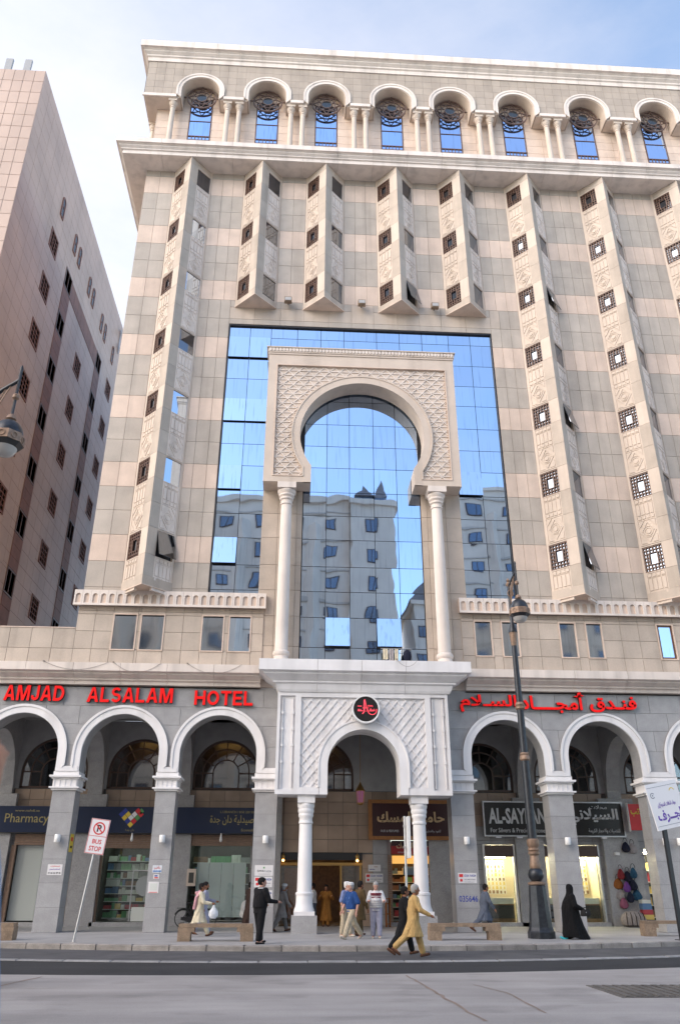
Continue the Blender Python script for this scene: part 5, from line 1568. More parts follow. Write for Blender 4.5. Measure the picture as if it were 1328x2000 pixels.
tag(obj('lower_front_tiles', rest, 'pink_tile', nwall), kind='stuff')
side = MB(); ZS = [49.4 - 4.65 * k for k in range(9)]
holes = []
cols_ = [('lat', 50.1), ('strip', 54.75), ('lat', 60.7), ('strip', 66.6), ('lat', 71.3), ('lat', 77.0)]
for kind, y in cols_:
    for k, z in enumerate(ZS):
        if kind == 'strip' or y < 55 or k >= 1 or y > 70: holes.append((y, z, kind))
for j in range(50):
    z1 = LH - j * 1.20; z0 = z1 - 1.20
    if z0 < 8: break
    for k in range(26):
        a = LY + k * 1.55; b = a + 1.55
        rr = [(a, b, z0, z1)]
        for (y, z, kd) in holes:
            if abs(y - (a + b) / 2) < 3: rr = subtract(rr, (y - 0.98, y + 0.98, z - 1.0, z + 1.0))
        for q in rr:
            if q[1] - q[0] > 0.05 and q[3] - q[2] > 0.05: side.box(LX - 0.03, LX, q[0] + 0.012, q[1] - 0.012, q[2] + 0.012, q[3] - 0.012)
tag(obj('side_tiles', side, 'pale_tile', nwall), kind='stuff')
for y in (54.75, 66.6):
    for a, b in zip(ZS, ZS[1:]):
        for k in range(3):
            q0 = b + 1.0 + k * 0.883; obj('brown_panel', MB().box(LX - 0.01, LX + 0.03, y - 0.98, y + 0.98, q0 + 0.012, q0 + 0.871), 'brown_tile', nwall)
for k in range(8):
    a = 55.73 + k * 1.236; obj('brown_panel', MB().box(LX - 0.01, LX + 0.03, a + 0.01, a + 1.226, 48.45, 50.25), 'brown_tile', nwall)
lw = MB()
lw.box(-0.02, 0.05, -0.95, -0.78, -0.97, 0.97); lw.box(-0.02, 0.05, 0.78, 0.95, -0.97, 0.97); lw.box(-0.02, 0.05, -0.78, 0.78, -0.97, -0.80); lw.box(-0.02, 0.05, -0.78, 0.78, 0.80, 0.97)
for k in (-0.26, 0.26): lw.box(-0.015, 0.035, k - 0.03, k + 0.03, -0.8, 0.8)
for k in (-0.4, 0.0, 0.4): lw.box(-0.012, 0.03, -0.78, 0.78, k - 0.03, k + 0.03)
lw.box(-0.03, -0.02, -0.78, 0.78, -0.8, 0.8, 1)
LATW = lw.mesh('lattice_window', ['brown_tile', 'dim_glass'])
pw = MB()
pw.box(-0.02, 0.05, -0.95, -0.82, -0.97, 0.97); pw.box(-0.02, 0.05, 0.82, 0.95, -0.97, 0.97); pw.box(-0.02, 0.05, -0.82, 0.82, -0.97, -0.84); pw.box(-0.02, 0.05, -0.82, 0.82, 0.84, 0.97)
pw.box(-0.03, -0.02, -0.82, 0.82, -0.84, 0.84, 1); pw.box(-0.016, 0.03, -0.03, 0.03, -0.84, 0.84)
PLW = pw.mesh('window', ['brown_wood', 'dim_glass'])
for (y, z, kd) in holes: put('lattice_window' if kd == 'lat' else 'window', LATW if kd == 'lat' else PLW, nwall, (LX - 0.01, y, z))
aw_ = MB()
p = [(x, z) for x, z in arch_line(0, 0.75, 0.42, -1.0, 12)]; pi_ = [(x, z) for x, z in arch_line(0, 0.75, 0.28, -0.86, 12)]
aw_.band(pi_, p, 0.0, 0.06, mi=0); aw_.box(-0.42, 0.42, 0.0, 0.06, -1.0, -0.86, 0); aw_.extr(pi_, 0.03, 0.04, 1); aw_.box(-0.28, 0.28, 0.005, 0.03, 0.1, 0.18, 0)
aw_.xf(Matrix.Rotation(R(90), 4, 'Z'))
AWM = aw_.mesh('arched_window', ['brown_tile', 'dim_glass'])
for y in (50.5, 54.7, 56.3, 60.2, 61.8, 65.6, 67.2, 71.0): put('arched_window', AWM, nwall, (LX + 0.062, y, 53.7))
def antenna(loc, label, dishes=False, nm='antenna'):
    a = empty(nm, loc, label, 'antenna', local=True)
    if dishes:
        obj('mast', MB().tube([(0, 0, 0), (0, 0, 3.2)], 0.07, 8), 'steel', a)
        for z, s in ((2.8, 0.45), (0.7, 0.38)):
            obj('dish', MB().lathe([(0.05, -0.18), (s * 0.8, -0.1), (s, 0.1), (s * 0.9, 0.16)], 0, 0, 16).xf(Matrix.Translation((0.55, -0.1, z)) @ Matrix.Rotation(R(80), 4, 'Y')), 'antenna_grey', a)
            obj('arm', MB().tube([(0, 0, z), (0.5, -0.1, z)], 0.04, 6), 'steel', a)
    return a
for k, (x, y) in enumerate(((-24.4, 43.2), (-22.9, 43.2))):
    a = antenna((x, y, LH + 0.5), 'flat grey cellular panel antenna %s on the pink roof' % ('furthest from the roof corner' if k == 0 else 'next to the roof corner'), nm='panel_antenna')
    obj('panel', MB().box(-0.27, 0.27, -0.1, 0.1, 0.35, 2.3), 'antenna_grey', a); obj('pole', MB().tube([(0, 0.18, 0), (0, 0.18, 2.4)], 0.05, 6), 'steel', a); obj('bracket', MB().box(-0.05, 0.05, 0.09, 0.2, 1.0, 1.1).box(-0.05, 0.05, 0.09, 0.2, 1.9, 2.0), 'steel', a)
a = antenna((-23.6, 43.3, LH + 0.5), 'grey antenna equipment box between the flat panels', nm='equipment_box')
obj('case', MB().box(-0.25, 0.25, -0.15, 0.15, 0.1, 0.9), 'steel', a); obj('cable_loop', MB().tube([(0.35 * math.cos(t * PI / 8), 0, 0.3 + 0.3 * math.sin(t * PI / 8)) for t in range(9)], 0.05, 6), 'black_metal', a)
antenna((LX + 0.1, 72.6, 55.2), 'grey twin dish antenna mast on the edge of the pink building', True, 'dish_antenna')
a = antenna((-7.0, 34.5, 50.0), 'short grey pole antenna on the hotel roof corner', nm='roof_pole'); obj('tube', MB().lathe([(0.16, 0), (0.16, 1.5), (0.1, 1.6)], 0, 0, 10), 'antenna_grey', a); obj('clamp', MB().lathe([(0.2, 0.2), (0.2, 0.3)], 0, 0, 10), 'steel', a)
a = antenna((14.6, 34.6, 50.0), 'slim grey pole antenna with a boom on the hotel roof', nm='roof_pole'); obj('tube', MB().lathe([(0.09, 0), (0.08, 1.4)], 0, 0, 8), 'antenna_grey', a); obj('boom', MB().tube([(0, 0, 0.8), (2.6, 0, 0.9)], 0.02, 5), 'steel', a)

# ================================================================ buildings across the street, seen in the mirrored glass
def opp_building(name, label, x0, x1, z1, y=-24.0, cols_=3, bays_=True, roof=None, skip=0):
    o = empty(name, ((x0 + x1) / 2, y - 6, 0), label, 'building', local=False)
    w = obj('wall', MB().box(x0, x1, y - 12, y, 0, z1), 'opposite_stone', o)
    obj('parapet', MB().box(x0 - 0.4, x1 + 0.4, y - 12.2, y + 0.4, z1, z1 + 0.7), 'opposite_stone', o)
    st_ = (x1 - x0) / cols_
    for r_ in range(int((z1 - 4) / 3.95)):
        zc = z1 - 3.0 - r_ * 3.95
        for c in range(cols_):
            xc = x0 + st_ * (c + 0.5)
            if bays_ and c % 2 == 0:
                pass
            f = MB(); f.box(xc - 0.78, xc + 0.78, y + 0.002, y + 0.10, zc - 0.78, zc + 0.78); wn = obj('window', f, 'brown_frame', o)
            for k in (-1, 1): obj('pane', MB().box(xc + k * 0.36 - 0.31, xc + k * 0.36 + 0.31, y + 0.102, y + 0.13, zc - 0.68, zc + 0.68), 'opposite_glass', wn)
        if bays_:
            obj('string_course', MB().box(x0, x1, y + 0.002, y + 0.16, zc + 1.35, zc + 1.55), 'opposite_dark', o)
    if bays_:
        for c in range(cols_ - 1):
            xc = x0 + st_ * (c + 1)
            obj('rib', MB().extr([(xc - 0.9, y), (xc, y + 1.1), (xc + 0.9, y)], 8, z1 - 3.2, ax='z'), 'opposite_stone', o)
    return o
ob = opp_building('opposite_hotel', 'long stone hotel across the street, seen only mirrored in the glass', -30, 6.4, 47.0, cols_=8)
for k, (x, zt) in enumerate(((-7.2, 48.9), (0.6, 48.6))):
    obj('gable', MB().extr([(x - 3.2, 47.7), (x + 3.2, 47.7)] + arc(x, 47.7, 3.2, 0, PI, 12)[1:-1], -24.6, -23.9), 'opposite_stone', ob) if False else None
t = opp_building('opposite_tower', 'stone corner tower with small pyramid roofs, seen mirrored in the glass', 6.4, 12.0, 46.4, y=-23.0, cols_=1, bays_=False)
for (x, w, h) in ((8.4, 1.5, 2.4), (10.4, 1.1, 3.1)):
    obj('turret', MB().box(x - w * 0.7, x + w * 0.7, -26, -24.2, 47.1, 48.2), 'opposite_glass', t)
    i0 = MB(); i0.lathe([(w * 1.25, 48.2), (w * 0.55, 48.2 + h * 0.35), (0.03, 48.2 + h)], x, -25.1, 4, rot=PI / 4); obj('turret_roof', i0, 'slate', t)
opp_building('opposite_block', 'grey stone block right of the corner tower, seen mirrored in the glass', 20.5, 44, 49.5, y=-24.0, cols_=5)
b_ = opp_building('opposite_house', 'lower stone house with a dark pitched roof, seen mirrored in the glass', 14.2, 20.3, 33.5, y=-25.0, cols_=2, bays_=False)
obj('roof', MB().extr([(13.6, 34.2), (20.4, 34.2), (20.4, 41.5)], -37, -24.6), 'slate', b_)
opp_building('opposite_annex', 'pale stone annex far along the street, seen mirrored in the glass', -64, -32, 40, y=-24.0, cols_=7)
# ================================================================ street furniture
def lantern_post(loc, arm, label, cat='street lamp'):
    """arm: vector from the post to the lantern rod"""
    o = empty('street_lamp', loc, label, cat)
    b = MB(); b.lathe([(0.47, 0), (0.47, 0.20), (0.44, 0.24), (0.43, 0.26), (0.40, 0.34), (0.33, 1.0), (0.29, 1.62), (0.27, 1.66)], 0, 0, 8, rot=PI / 8); obj('base', b, 'lamp_metal', o)
    b = MB(); b.lathe([(0.28, 1.66), (0.31, 1.69), (0.31, 1.74), (0.20, 1.78)], 0, 0, 20); obj('collar', b, 'lamp_bronze', o, smooth=True)
    b = MB(); b.lathe([(0.16, 1.78), (0.26, 1.9), (0.275, 2.02), (0.24, 2.14), (0.17, 2.2)], 0, 0, 24); obj('bulb_ring', b, 'lamp_metal', o, smooth=True)
    b = MB(); b.lathe([(0.17, 2.2), (0.20, 2.3), (0.17, 2.4), (0.15, 2.62), (0.20, 2.68), (0.20, 2.73), (0.165, 2.76), (0.20, 2.80), (0.20, 2.85), (0.165, 2.88), (0.19, 2.92), (0.215, 3.0), (0.215, 3.14), (0.17, 3.18)], 0, 0, 24); obj('bronze_neck', b, 'lamp_bronze', o, smooth=True)
    b = MB(); b.lathe([(0.165, 3.18), (0.15, 5.9)], 0, 0, 16); obj('shaft', b, 'lamp_metal', o, smooth=True)
    b = MB(); b.lathe([(0.15, 5.9), (0.19, 5.95), (0.19, 6.05), (0.16, 6.1), (0.18, 6.15), (0.15, 6.2)], 0, 0, 16); obj('shaft_ring', b, 'lamp_bronze', o, smooth=True)
    b = MB(); b.lathe([(0.145, 6.2), (0.13, 7.8)], 0, 0, 16); obj('shaft', b, 'lamp_metal', o, smooth=True)
    b = MB(); b.lathe([(0.13, 7.8), (0.19, 7.85), (0.19, 7.9), (0.15, 7.93), (0.18, 8.0), (0.16, 8.06), (0.13, 8.1)], 0, 0, 16); obj('shaft_ring', b, 'lamp_bronze', o, smooth=True)
    b = MB(); b.lathe([(0.125, 8.1), (0.105, 10.35)], 0, 0, 16); obj('shaft', b, 'lamp_metal', o, smooth=True)
    b = MB(); b.lathe([(0.10, 10.35), (0.115, 10.4), (0.155, 10.85), (0.16, 10.9)], 0, 0, 16); obj('shaft_ring', b, 'lamp_bronze', o, smooth=True)
    b = MB(); b.lathe([(0.18, 10.9), (0.18, 10.98), (0.12, 11.15), (0.07, 11.35), (0.065, 12.9)], 0, 0, 16); obj('upper_shaft', b, 'lamp_metal', o, smooth=True)
    b = MB(); b.lathe([(0.05, 12.85), (0.10, 12.92), (0.11, 13.0), (0.05, 13.08), (0.08, 13.14), (0.02, 13.24)], 0, 0, 12); obj('finial', b, 'lamp_bronze', o, smooth=True)
    ax, ay = arm
    b = MB(); b.tube([(0, 0, 12.85), (ax * 0.5, ay * 0.5, 13.12), (ax, ay, 13.30)], 0.05, 8); obj('arm', b, 'lamp_metal', o, smooth=True)
    b = MB()
    for k in range(4):
        t0 = 0.18 + k * 0.2
        b.tube([(ax * t0, ay * t0, 12.9 + 0.42 * t0), (ax * t0 * 0.75, ay * t0 * 0.75, 12.62 + 0.1 * k), (ax * t0 * 0.35, ay * t0 * 0.35, 12.2 + 0.05 * k), (0, 0, 11.95)], 0.018, 6)
    b.tube([(ax * 0.15 + 0.12 * math.cos(t), ay * 0.15, 12.55 + 0.14 * math.sin(t)) for t in [k * PI / 6 for k in range(12)]], 0.02, 6, closed=True)
    obj('scrollwork', b, 'lamp_bronze', o, smooth=True)
    M = Matrix.Translation((ax, ay, 0))
    b = MB(); b.tube([(0, 0, 12.2), (0, 0, 13.62)], 0.035, 8).lathe([(0.03, 13.58), (0.05, 13.66), (0.01, 13.76)], 0, 0, 8).xf(M); obj('hanger_rod', b, 'lamp_metal', o, smooth=True)
    b = MB(); b.lathe([(0.03, 12.7), (0.085, 12.76), (0.085, 12.84), (0.03, 12.9)], 0, 0, 12).lathe([(0.06, 12.08), (0.13, 12.14), (0.10, 12.24), (0.03, 12.3)], 0, 0, 12).xf(M); obj('hanger_knob', b, 'lamp_bronze', o, smooth=True)
    ln = MB(); ln.lathe([(0.36, 11.66), (0.355, 11.76), (0.32, 11.88), (0.25, 11.99), (0.15, 12.07), (0.05, 12.12)], 0, 0, 24).xf(M); dome = obj('lantern_dome', ln, 'lamp_metal', o, smooth=True)
    ln = MB(); ln.lathe([(0.42, 11.44), (0.41, 11.68)], 0, 0, 8, rot=PI / 8).xf(M); obj('lantern_band', ln, 'lamp_bronze', o)
    for k in range(8):
        an = k * PI / 4
        m = MB(); m.band(arc(0, 11.56, 0.06, 0, 2 * PI, 12)[:-1], arc(0, 11.56, 0.085, 0, 2 * PI, 12)[:-1], -0.40, -0.385, closed=True); m.xf(M @ Matrix.Rotation(an, 4, 'Z')); obj('band_roundel', m, 'lamp_bronze', o)
    ln = MB(); ln.lathe([(0.31, 11.33), (0.40, 11.435)], 0, 0, 8, rot=PI / 8).xf(M); obj('lantern_rim', ln, 'black_metal', o)
    ln = MB(); ln.lathe([(0.03, 11.10), (0.14, 11.13), (0.23, 11.20), (0.285, 11.328)], 0, 0, 24).xf(M); obj('lantern_globe', ln, 'lamp_glass', o, smooth=True)
    return o
lantern_post((8.72, 30.4, 0.15), (0.16, -0.68), 'dark bronze ringed street lamp standing before the silver shop')
lantern_post((-7.95, 17.2, -0.05), (0.80, -0.30), 'dark street lamp whose lantern hangs beside the pink neighbouring building')

def bench(loc, label, rz=0.0):
    o = empty('stone_bench', loc, label, 'bench', 'stone benches along the pavement', rz)
    b = MB(); b.box(-1.18, 1.18, -0.24, 0.24, 0.40, 0.50); obj('seat', b, 'bench_stone', o)
    for s in (-1, 1):
        b = MB(); x0, x1 = sorted((s * 1.20, s * 0.80))
        b.box(x0, x1, -0.25, 0.25, 0.0, 0.27); obj('leg', b, 'bench_stone', o)
        x0, x1 = sorted((s * 1.20, s * 0.68)); obj('corbel', MB().box(x0, x1, -0.235, 0.235, 0.272, 0.398), 'bench_stone', o)
        x0, x1 = sorted((s * 0.86, s * 0.78)); obj('corbel_tooth', MB().box(x0, x1, -0.245, 0.245, 0.20, 0.27), 'bench_stone', o)
    return o
bench((-2.35, 29.0, 0.15), 'brown stone bench behind the black suited man')
bench((-10.1, 29.6, 0.15), 'brown stone bench before the frosted pharmacy doors')
bench((5.85, 29.5, 0.15), 'brown stone bench left of the big street lamp')
bench((14.08, 31.8, 0.15), 'brown stone bench beside the white direction board')

# bus stop sign
bs_ = empty('bus_stop_sign', (-6.70, 28.35, 0.15), 'white leaning sign with red no parking ring above BUS STOP', 'sign')
tilt = Matrix.Rotation(R(6.5), 4, 'Y')
obj('post', MB().tube([(0, 0, 0), (0, 0, 2.75)], 0.035, 10).xf(tilt), 'steel', bs_, smooth=True)
obj('footing', MB().lathe([(0.12, 0.0), (0.10, 0.015), (0.05, 0.02)], 0, 0, 12), 'kerb_stone', bs_)
pn = MB(); pn.box(-0.31, 0.31, -0.055, -0.037, 2.55, 3.62); pn.xf(tilt); obj('panel', pn, 'sign_white', bs_)
pn = MB()
for (a, b, c, d) in ((-0.30, -0.285, 2.56, 3.61), (0.285, 0.30, 2.56, 3.61), (-0.285, 0.285, 2.56, 2.575), (-0.285, 0.285, 3.595, 3.61), (-0.30, 0.30, 3.085, 3.10)): pn.box(a, b, -0.059, -0.0555, c, d)
pn.xf(tilt); obj('border', pn, 'sign_red', bs_)
pn = MB(); pn.band(arc(0, 3.33, 0.155, 0, 2 * PI, 32)[:-1], arc(0, 3.33, 0.195, 0, 2 * PI, 32)[:-1], -0.0605, -0.0555, closed=True); pn.bar((-0.12, 3.45), (0.12, 3.21), 0.035, -0.0625, -0.0608); pn.xf(tilt); obj('prohibition_ring', pn, 'sign_red', bs_)
for (t, x0, x1, z0, z1, mt, bd) in (('P', -0.065, 0.075, 3.22, 3.44, 'ink_black', 0.03), ('BUS', -0.13, 0.17, 2.86, 3.00, 'sign_red', 0.015), ('STOP', -0.19, 0.20, 2.64, 2.79, 'sign_red', 0.015)):
    o = fit_text('lettering', t, x0, x1, z0, z1, -0.0556, mt, bs_, bold=bd, depth=0.004); o.data.transform(tilt)
# direction board at the right edge
db = empty('direction_board', (13.22, 29.4, 0.15), 'white tilted board with violet Arabic lettering on a black post', 'sign', rz=R(14))
obj('post', MB().box(-0.075, 0.075, -0.05, 0.05, 0, 4.0), 'black_metal', db); obj('foot', MB().box(-0.18, 0.18, -0.15, 0.15, 0, 0.02), 'black_metal', db)
T6 = Matrix.Translation((0, 0, 3.6)) @ Matrix.Rotation(R(-11), 4, 'Y') @ Matrix.Translation((0, 0, -3.6))
obj('panel', MB().box(-0.36, 1.02, -0.10, -0.052, 3.46, 5.02).xf(T6), 'sign_white', db)
m = MB()
for (a, b, c, d) in ((-0.32, 0.98, 3.58, 3.595), (-0.32, 0.98, 4.88, 4.895)): m.box(a, b, -0.104, -0.1005, c, d)
obj('rule', m.xf(T6), 'ink_grey', db)
m = MB(); m.band(arc(-0.16, 4.62, 0.07, 0.6, 5.6, 14), arc(-0.16, 4.62, 0.10, 0.6, 5.6, 14), -0.104, -0.1005); m.box(-0.18, -0.13, -0.104, -0.1005, 4.60, 4.65); obj('round_logo', m.xf(T6), 'ink_grey', db)
m = MB(); m.band(arc(0.72, 4.66, 0.09, 0.2, 2.9, 10), arc(0.72, 4.66, 0.12, 0.2, 2.9, 10), -0.104, -0.1005); obj('gold_logo', m.xf(T6), 'ink_yellow', db)
for (t, x0, x1, z0, z1, mt, bd) in ((arabic('موقف الحافلات المتجهة إلى'), -0.08, 0.72, 4.16, 4.36, 'ink_violet', 0.01), (arabic('الجــرف'), -0.2, 0.95, 3.66, 4.10, 'ink_violet', 0.035)):
    o = fit_text('lettering', t, x0, x1, z0, z1, -0.1005, mt, db, bold=bd, depth=0.004); o.data.transform(T6)
# slim double post seen edge on before the portal
sp = empty('edge_on_sign', (3.78, 28.2, 0.15), 'narrow grey sign post seen edge on before the right portal column', 'sign')
obj('post', MB().tube([(0, 0, 0), (0, 0, 3.75)], 0.04, 10), 'steel', sp, smooth=True)
obj('panel', MB().box(0.045, 0.13, -0.42, 0.42, 2.45, 3.72), 'white_metal', sp)
for z in (2.75, 3.4): obj('clamp', MB().box(-0.055, 0.06, -0.07, 0.07, z, z + 0.07), 'steel', sp)
obj('footing', MB().lathe([(0.13, 0.0), (0.11, 0.02)], 0, 0, 12), 'kerb_stone', sp)

# wall lamps on the piers, lantern, floodlights, notices
PL = {1: 'pier left of the pharmacy logo', 2: 'pier right of the pharmacy logo', 3: 'pier left of the portal', 4: 'pier right of the portal', 5: 'pier in front of the silver shop', 6: 'wide pier by the bags'}
for k, (a, b) in {1: PIERS[2], 2: PIERS[3], 3: PIERS[4], 4: PIERS[5], 5: PIERS[6], 6: PIERS[7]}.items():
    for c in ([(a + b) / 2] if k != 6 else [(a + b) / 2 - 0.3, (a + b) / 2 + 0.3]):
        w = empty('wall_lamp', (c + 0.05, 34.0, 3.42), 'small white cylinder wall lamp on the ' + PL[k] + ('' if k != 6 else (', nearer them' if c < (a + b) / 2 else ', farther from them')), 'lamp', 'cylinder lamps on the piers')
        obj('shade', MB().lathe([(0.10, -0.13), (0.115, -0.11), (0.115, 0.13), (0.10, 0.15)], 0, -0.16, 16), 'white_metal', w, smooth=True); obj('arm', MB().box(-0.03, 0.03, -0.06, 0.0, -0.03, 0.03), 'steel', w)
hl = empty('hanging_lantern', (2.95, 36.2, 5.3), 'brass lantern with pink glass hanging under the portal arch', 'lantern')
obj('chain', MB().tube([(0, 0, 0.58), (0, 0, 3.69)], 0.012, 6), 'brass', hl)
obj('crown', MB().lathe([(0.19, 0.22), (0.22, 0.25), (0.14, 0.38), (0.07, 0.48), (0.02, 0.60)], 0, 0, 8), 'brass', hl)
obj('glass', MB().lathe([(0.14, -0.25), (0.175, 0.215)], 0, 0, 8), 'lantern_pink', hl); obj('tray', MB().lathe([(0.05, -0.36), (0.14, -0.31), (0.16, -0.255)], 0, 0, 8), 'brass', hl)
m = MB()
for k in range(8): m.tube([(0.15 * math.cos(k * PI / 4), 0.15 * math.sin(k * PI / 4), -0.26), (0.185 * math.cos(k * PI / 4), 0.185 * math.sin(k * PI / 4), 0.22)], 0.014, 5)
obj('bars', m, 'brass', hl)
for k, x in enumerate((-0.96, 3.03, 7.03)):
    f = empty('floodlight', (x, 33.95, 30.45), ['grey floodlight between the first two short bay windows', 'grey floodlight over the middle of the horseshoe frame', 'grey floodlight between the last two short bay windows'][k], 'floodlight', 'floodlights above the mirrored glass')
    obj('housing', MB().extr([(-0.55, 0.05), (-0.25, 0.18), (-0.20, -0.16), (-0.50, -0.22)], -0.2, 0.2, ax='x'), 'bench_stone', f); obj('bracket', MB().box(-0.03, 0.03, -0.3, 0.0, -0.05, 0.03), 'black_metal', f); obj('lens', MB().box(-0.17, 0.17, -0.548, -0.53, -0.18, 0.02), 'lamp_glass', f)
def notice(name, x0, x1, z0, z1, y, label, items, mat='paper'):
    n = empty(name, ((x0 + x1) / 2, y, z0), label, 'notice', local=False)
    obj('sheet', MB().box(x0, x1, y - 0.012, y - 0.002, z0, z1), mat, n)
    for (t, a, b, c, d, mt) in items:
        if t is None: obj('mark', MB().box(a, b, y - 0.016, y - 0.0125, c, d), mt, n)
        else: fit_text('lettering', t, a, b, c, d, y - 0.0125, mt, n, bold=0.02, depth=0.003)
yP = 34.0
notice('turquoise_notice', -1.38, -0.70, 1.76, 2.05, yP, 'white notice with red flag behind the suited man, upper of the pair', [('ÇİÇEK TURİZM', -1.16, -0.74, 1.92, 2.01, 'ink_blue'), (None, -1.34, -1.22, 1.92, 2.0, 'sign_red'), ('HAC UMRE 0535', -1.14, -0.76, 1.80, 1.85, 'ink_grey')]) if False else None
notice('paper_notice', -1.40, -0.68, 2.12, 2.50, yP, 'white travel notice headed SANLI TURIZM on the pier', [('ŞANLI', -1.30, -1.02, 2.25, 2.33, 'ink_black'), ('TURİZM', -1.01, -0.76, 2.25, 2.33, 'ink_grey'), ('www.sanliturizm.com', -1.25, -0.8, 2.17, 2.20, 'ink_grey'), (None, -1.07, -1.01, 2.38, 2.44, 'ink_green')])
for k, (x0, x1, z0, pr) in enumerate(((-1.40, -0.70, 1.72, 'upper travel notice with red flag beside the suited man'), (-1.36, -0.68, 1.24, 'lower travel notice partly behind the suited man'), (6.62, 7.36, 1.88, 'travel notice with red flag above the blue painted number'), (3.42, 4.22, 1.92, 'travel notice with red flag on the grey shop wall'))):
    y = yP if k < 3 else 39.44
    notice('paper_notice', x0, x1, z0, z0 + 0.37, y, 'white ' + pr, [('ÇİÇEK TURİZM', x0 + 0.24, x1 - 0.04, z0 + 0.22, z0 + 0.33, 'ink_blue'), (None, x0 + 0.04, x0 + 0.2, z0 + 0.22, z0 + 0.33, 'sign_red'), (None, x0 + 0.07, x0 + 0.17, z0 + 0.06, z0 + 0.15, 'sign_red'), ('HAC UMRE 05354686', x0 + 0.24, x1 - 0.06, z0 + 0.11, z0 + 0.16, 'ink_grey'), ('www.cicekturizm.com.tr', x0 + 0.24, x1 - 0.1, z0 + 0.03, z0 + 0.07, 'ink_grey')])
notice('paper_notice', 3.55, 4.12, 2.38, 2.66, 39.44, 'small white notice with blue heading on the grey shop wall', [('anatolian', 3.6, 3.85, 2.44, 2.5, 'ink_blue'), (None, 3.82, 3.98, 2.56, 2.58, 'bag_orange')])
notice('paper_notice', -9.38, -8.82, 2.12, 2.50, yP, 'white and pink notice with phone number on the pier by the bus stop sign', [(arabic('المستشفى السعودي'), -9.3, -8.9, 2.28, 2.36, 'ink_violet'), ('01 66 66 49 46', -9.34, -8.86, 2.16, 2.23, 'ink_black'), (arabic('استشارات'), -9.28, -8.92, 2.40, 2.46, 'sign_red')])
notice('paper_notice', -5.36, -5.0, 2.22, 2.48, yP, 'small light blue notice on the pier beside the bicycle', [(None, -5.34, -5.02, 2.24, 2.30, 'cloth_lightblue'), (arabic('مكتب'), -5.3, -5.06, 2.34, 2.44, 'sign_red')], 'cloth_plastic')
notice('paper_notice', -5.30, -5.08, 2.0, 2.16, yP, 'tiny white notice with blue print under the light blue one', [(None, -5.26, -5.12, 2.02, 2.06, 'sign_red'), (None, -5.26, -5.14, 2.08, 2.13, 'ink_blue')])
notice('paper_notice', -5.46, -5.06, 1.5, 1.9, yP, 'cream notice sheet lowest on the pier beside the bicycle', [(None, -5.42, -5.1, 1.52, 1.54, 'sign_red'), (None, -5.40, -5.12, 1.6, 1.84, 'shelf_white')])
yn = empty('yellow_notice', (-8.72, 34.4, 3.2), 'tall yellow notice with red lettering on the side of the pier', 'notice', local=False)
obj('sheet', MB().box(-8.728, -8.718, 34.2, 34.72, 2.95, 3.62), 'ink_yellow', yn); obj('mark', MB().box(-8.717, -8.714, 34.3, 34.6, 3.35, 3.5), 'sign_red', yn); obj('mark', MB().box(-8.717, -8.714, 34.3, 34.6, 3.1, 3.18), 'ink_black', yn)
gr = empty('painted_number', (6.95, 34.0, 1.2), 'blue hand painted number 035646 on the granite pier', 'graffiti', local=False)
fit_text('lettering', '035646', 6.62, 7.36, 1.22, 1.44, 33.999, 'ink_blue', gr, bold=0.01, depth=0.004)
tel = empty('wall_box', (-4.42, 39.2, 1.9), 'beige framed wall box on the pilaster behind the bicycle', 'box', local=False)
obj('case', MB().box(-4.62, -4.22, 39.05, 39.19, 1.75, 2.45), 'cream_cast', tel); obj('door', MB().box(-4.53, -4.31, 39.035, 39.049, 1.88, 2.3), 'shop_dark', tel)
for k, x in enumerate((-7.2, -3.2)):
    b_ = empty('hanging_bulb', (x, 38.95, 3.86), 'white spiral bulb hanging under the navy fascia %s' % ('beneath its heart logo' if k == 0 else 'beneath its Arabic name'), 'bulb', 'bulbs under the pharmacy fascia')
    obj('cap', MB().lathe([(0.03, 0.0), (0.035, 0.06)], 0, 0, 8), 'white_metal', b_); obj('glass', MB().lathe([(0.03, 0.0), (0.06, -0.14), (0.065, -0.24), (0.02, -0.3)], 0, 0, 10), 'white_metal', b_, smooth=True)
rs = empty('red_side_sign', (15.9, 38.6, 4.2), 'red sign with yellow Arabic letter beside the silver shop', 'sign', local=False)
obj('board', MB().box(15.75, 16.5, 38.55, 38.65, 4.15, 5.3), 'sign_red', rs); obj('frame', MB().box(15.70, 15.75, 38.53, 38.67, 4.1, 5.35), 'paper', rs); fit_text('lettering', arabic('كتب'), 15.85, 16.4, 4.75, 5.2, 38.549, 'ink_yellow', rs, bold=0.02)
cm = empty('security_camera', (15.15, 39.3, 3.35), 'small white security camera on the wall below the black sign', 'camera', local=False)
obj('housing', MB().box(15.05, 15.25, 39.05, 39.3, 3.1, 3.22), 'white_metal', cm); obj('mount', MB().tube([(15.15, 39.45, 3.4), (15.15, 39.3, 3.35), (15.15, 39.2, 3.2)], 0.03, 6), 'steel', cm)
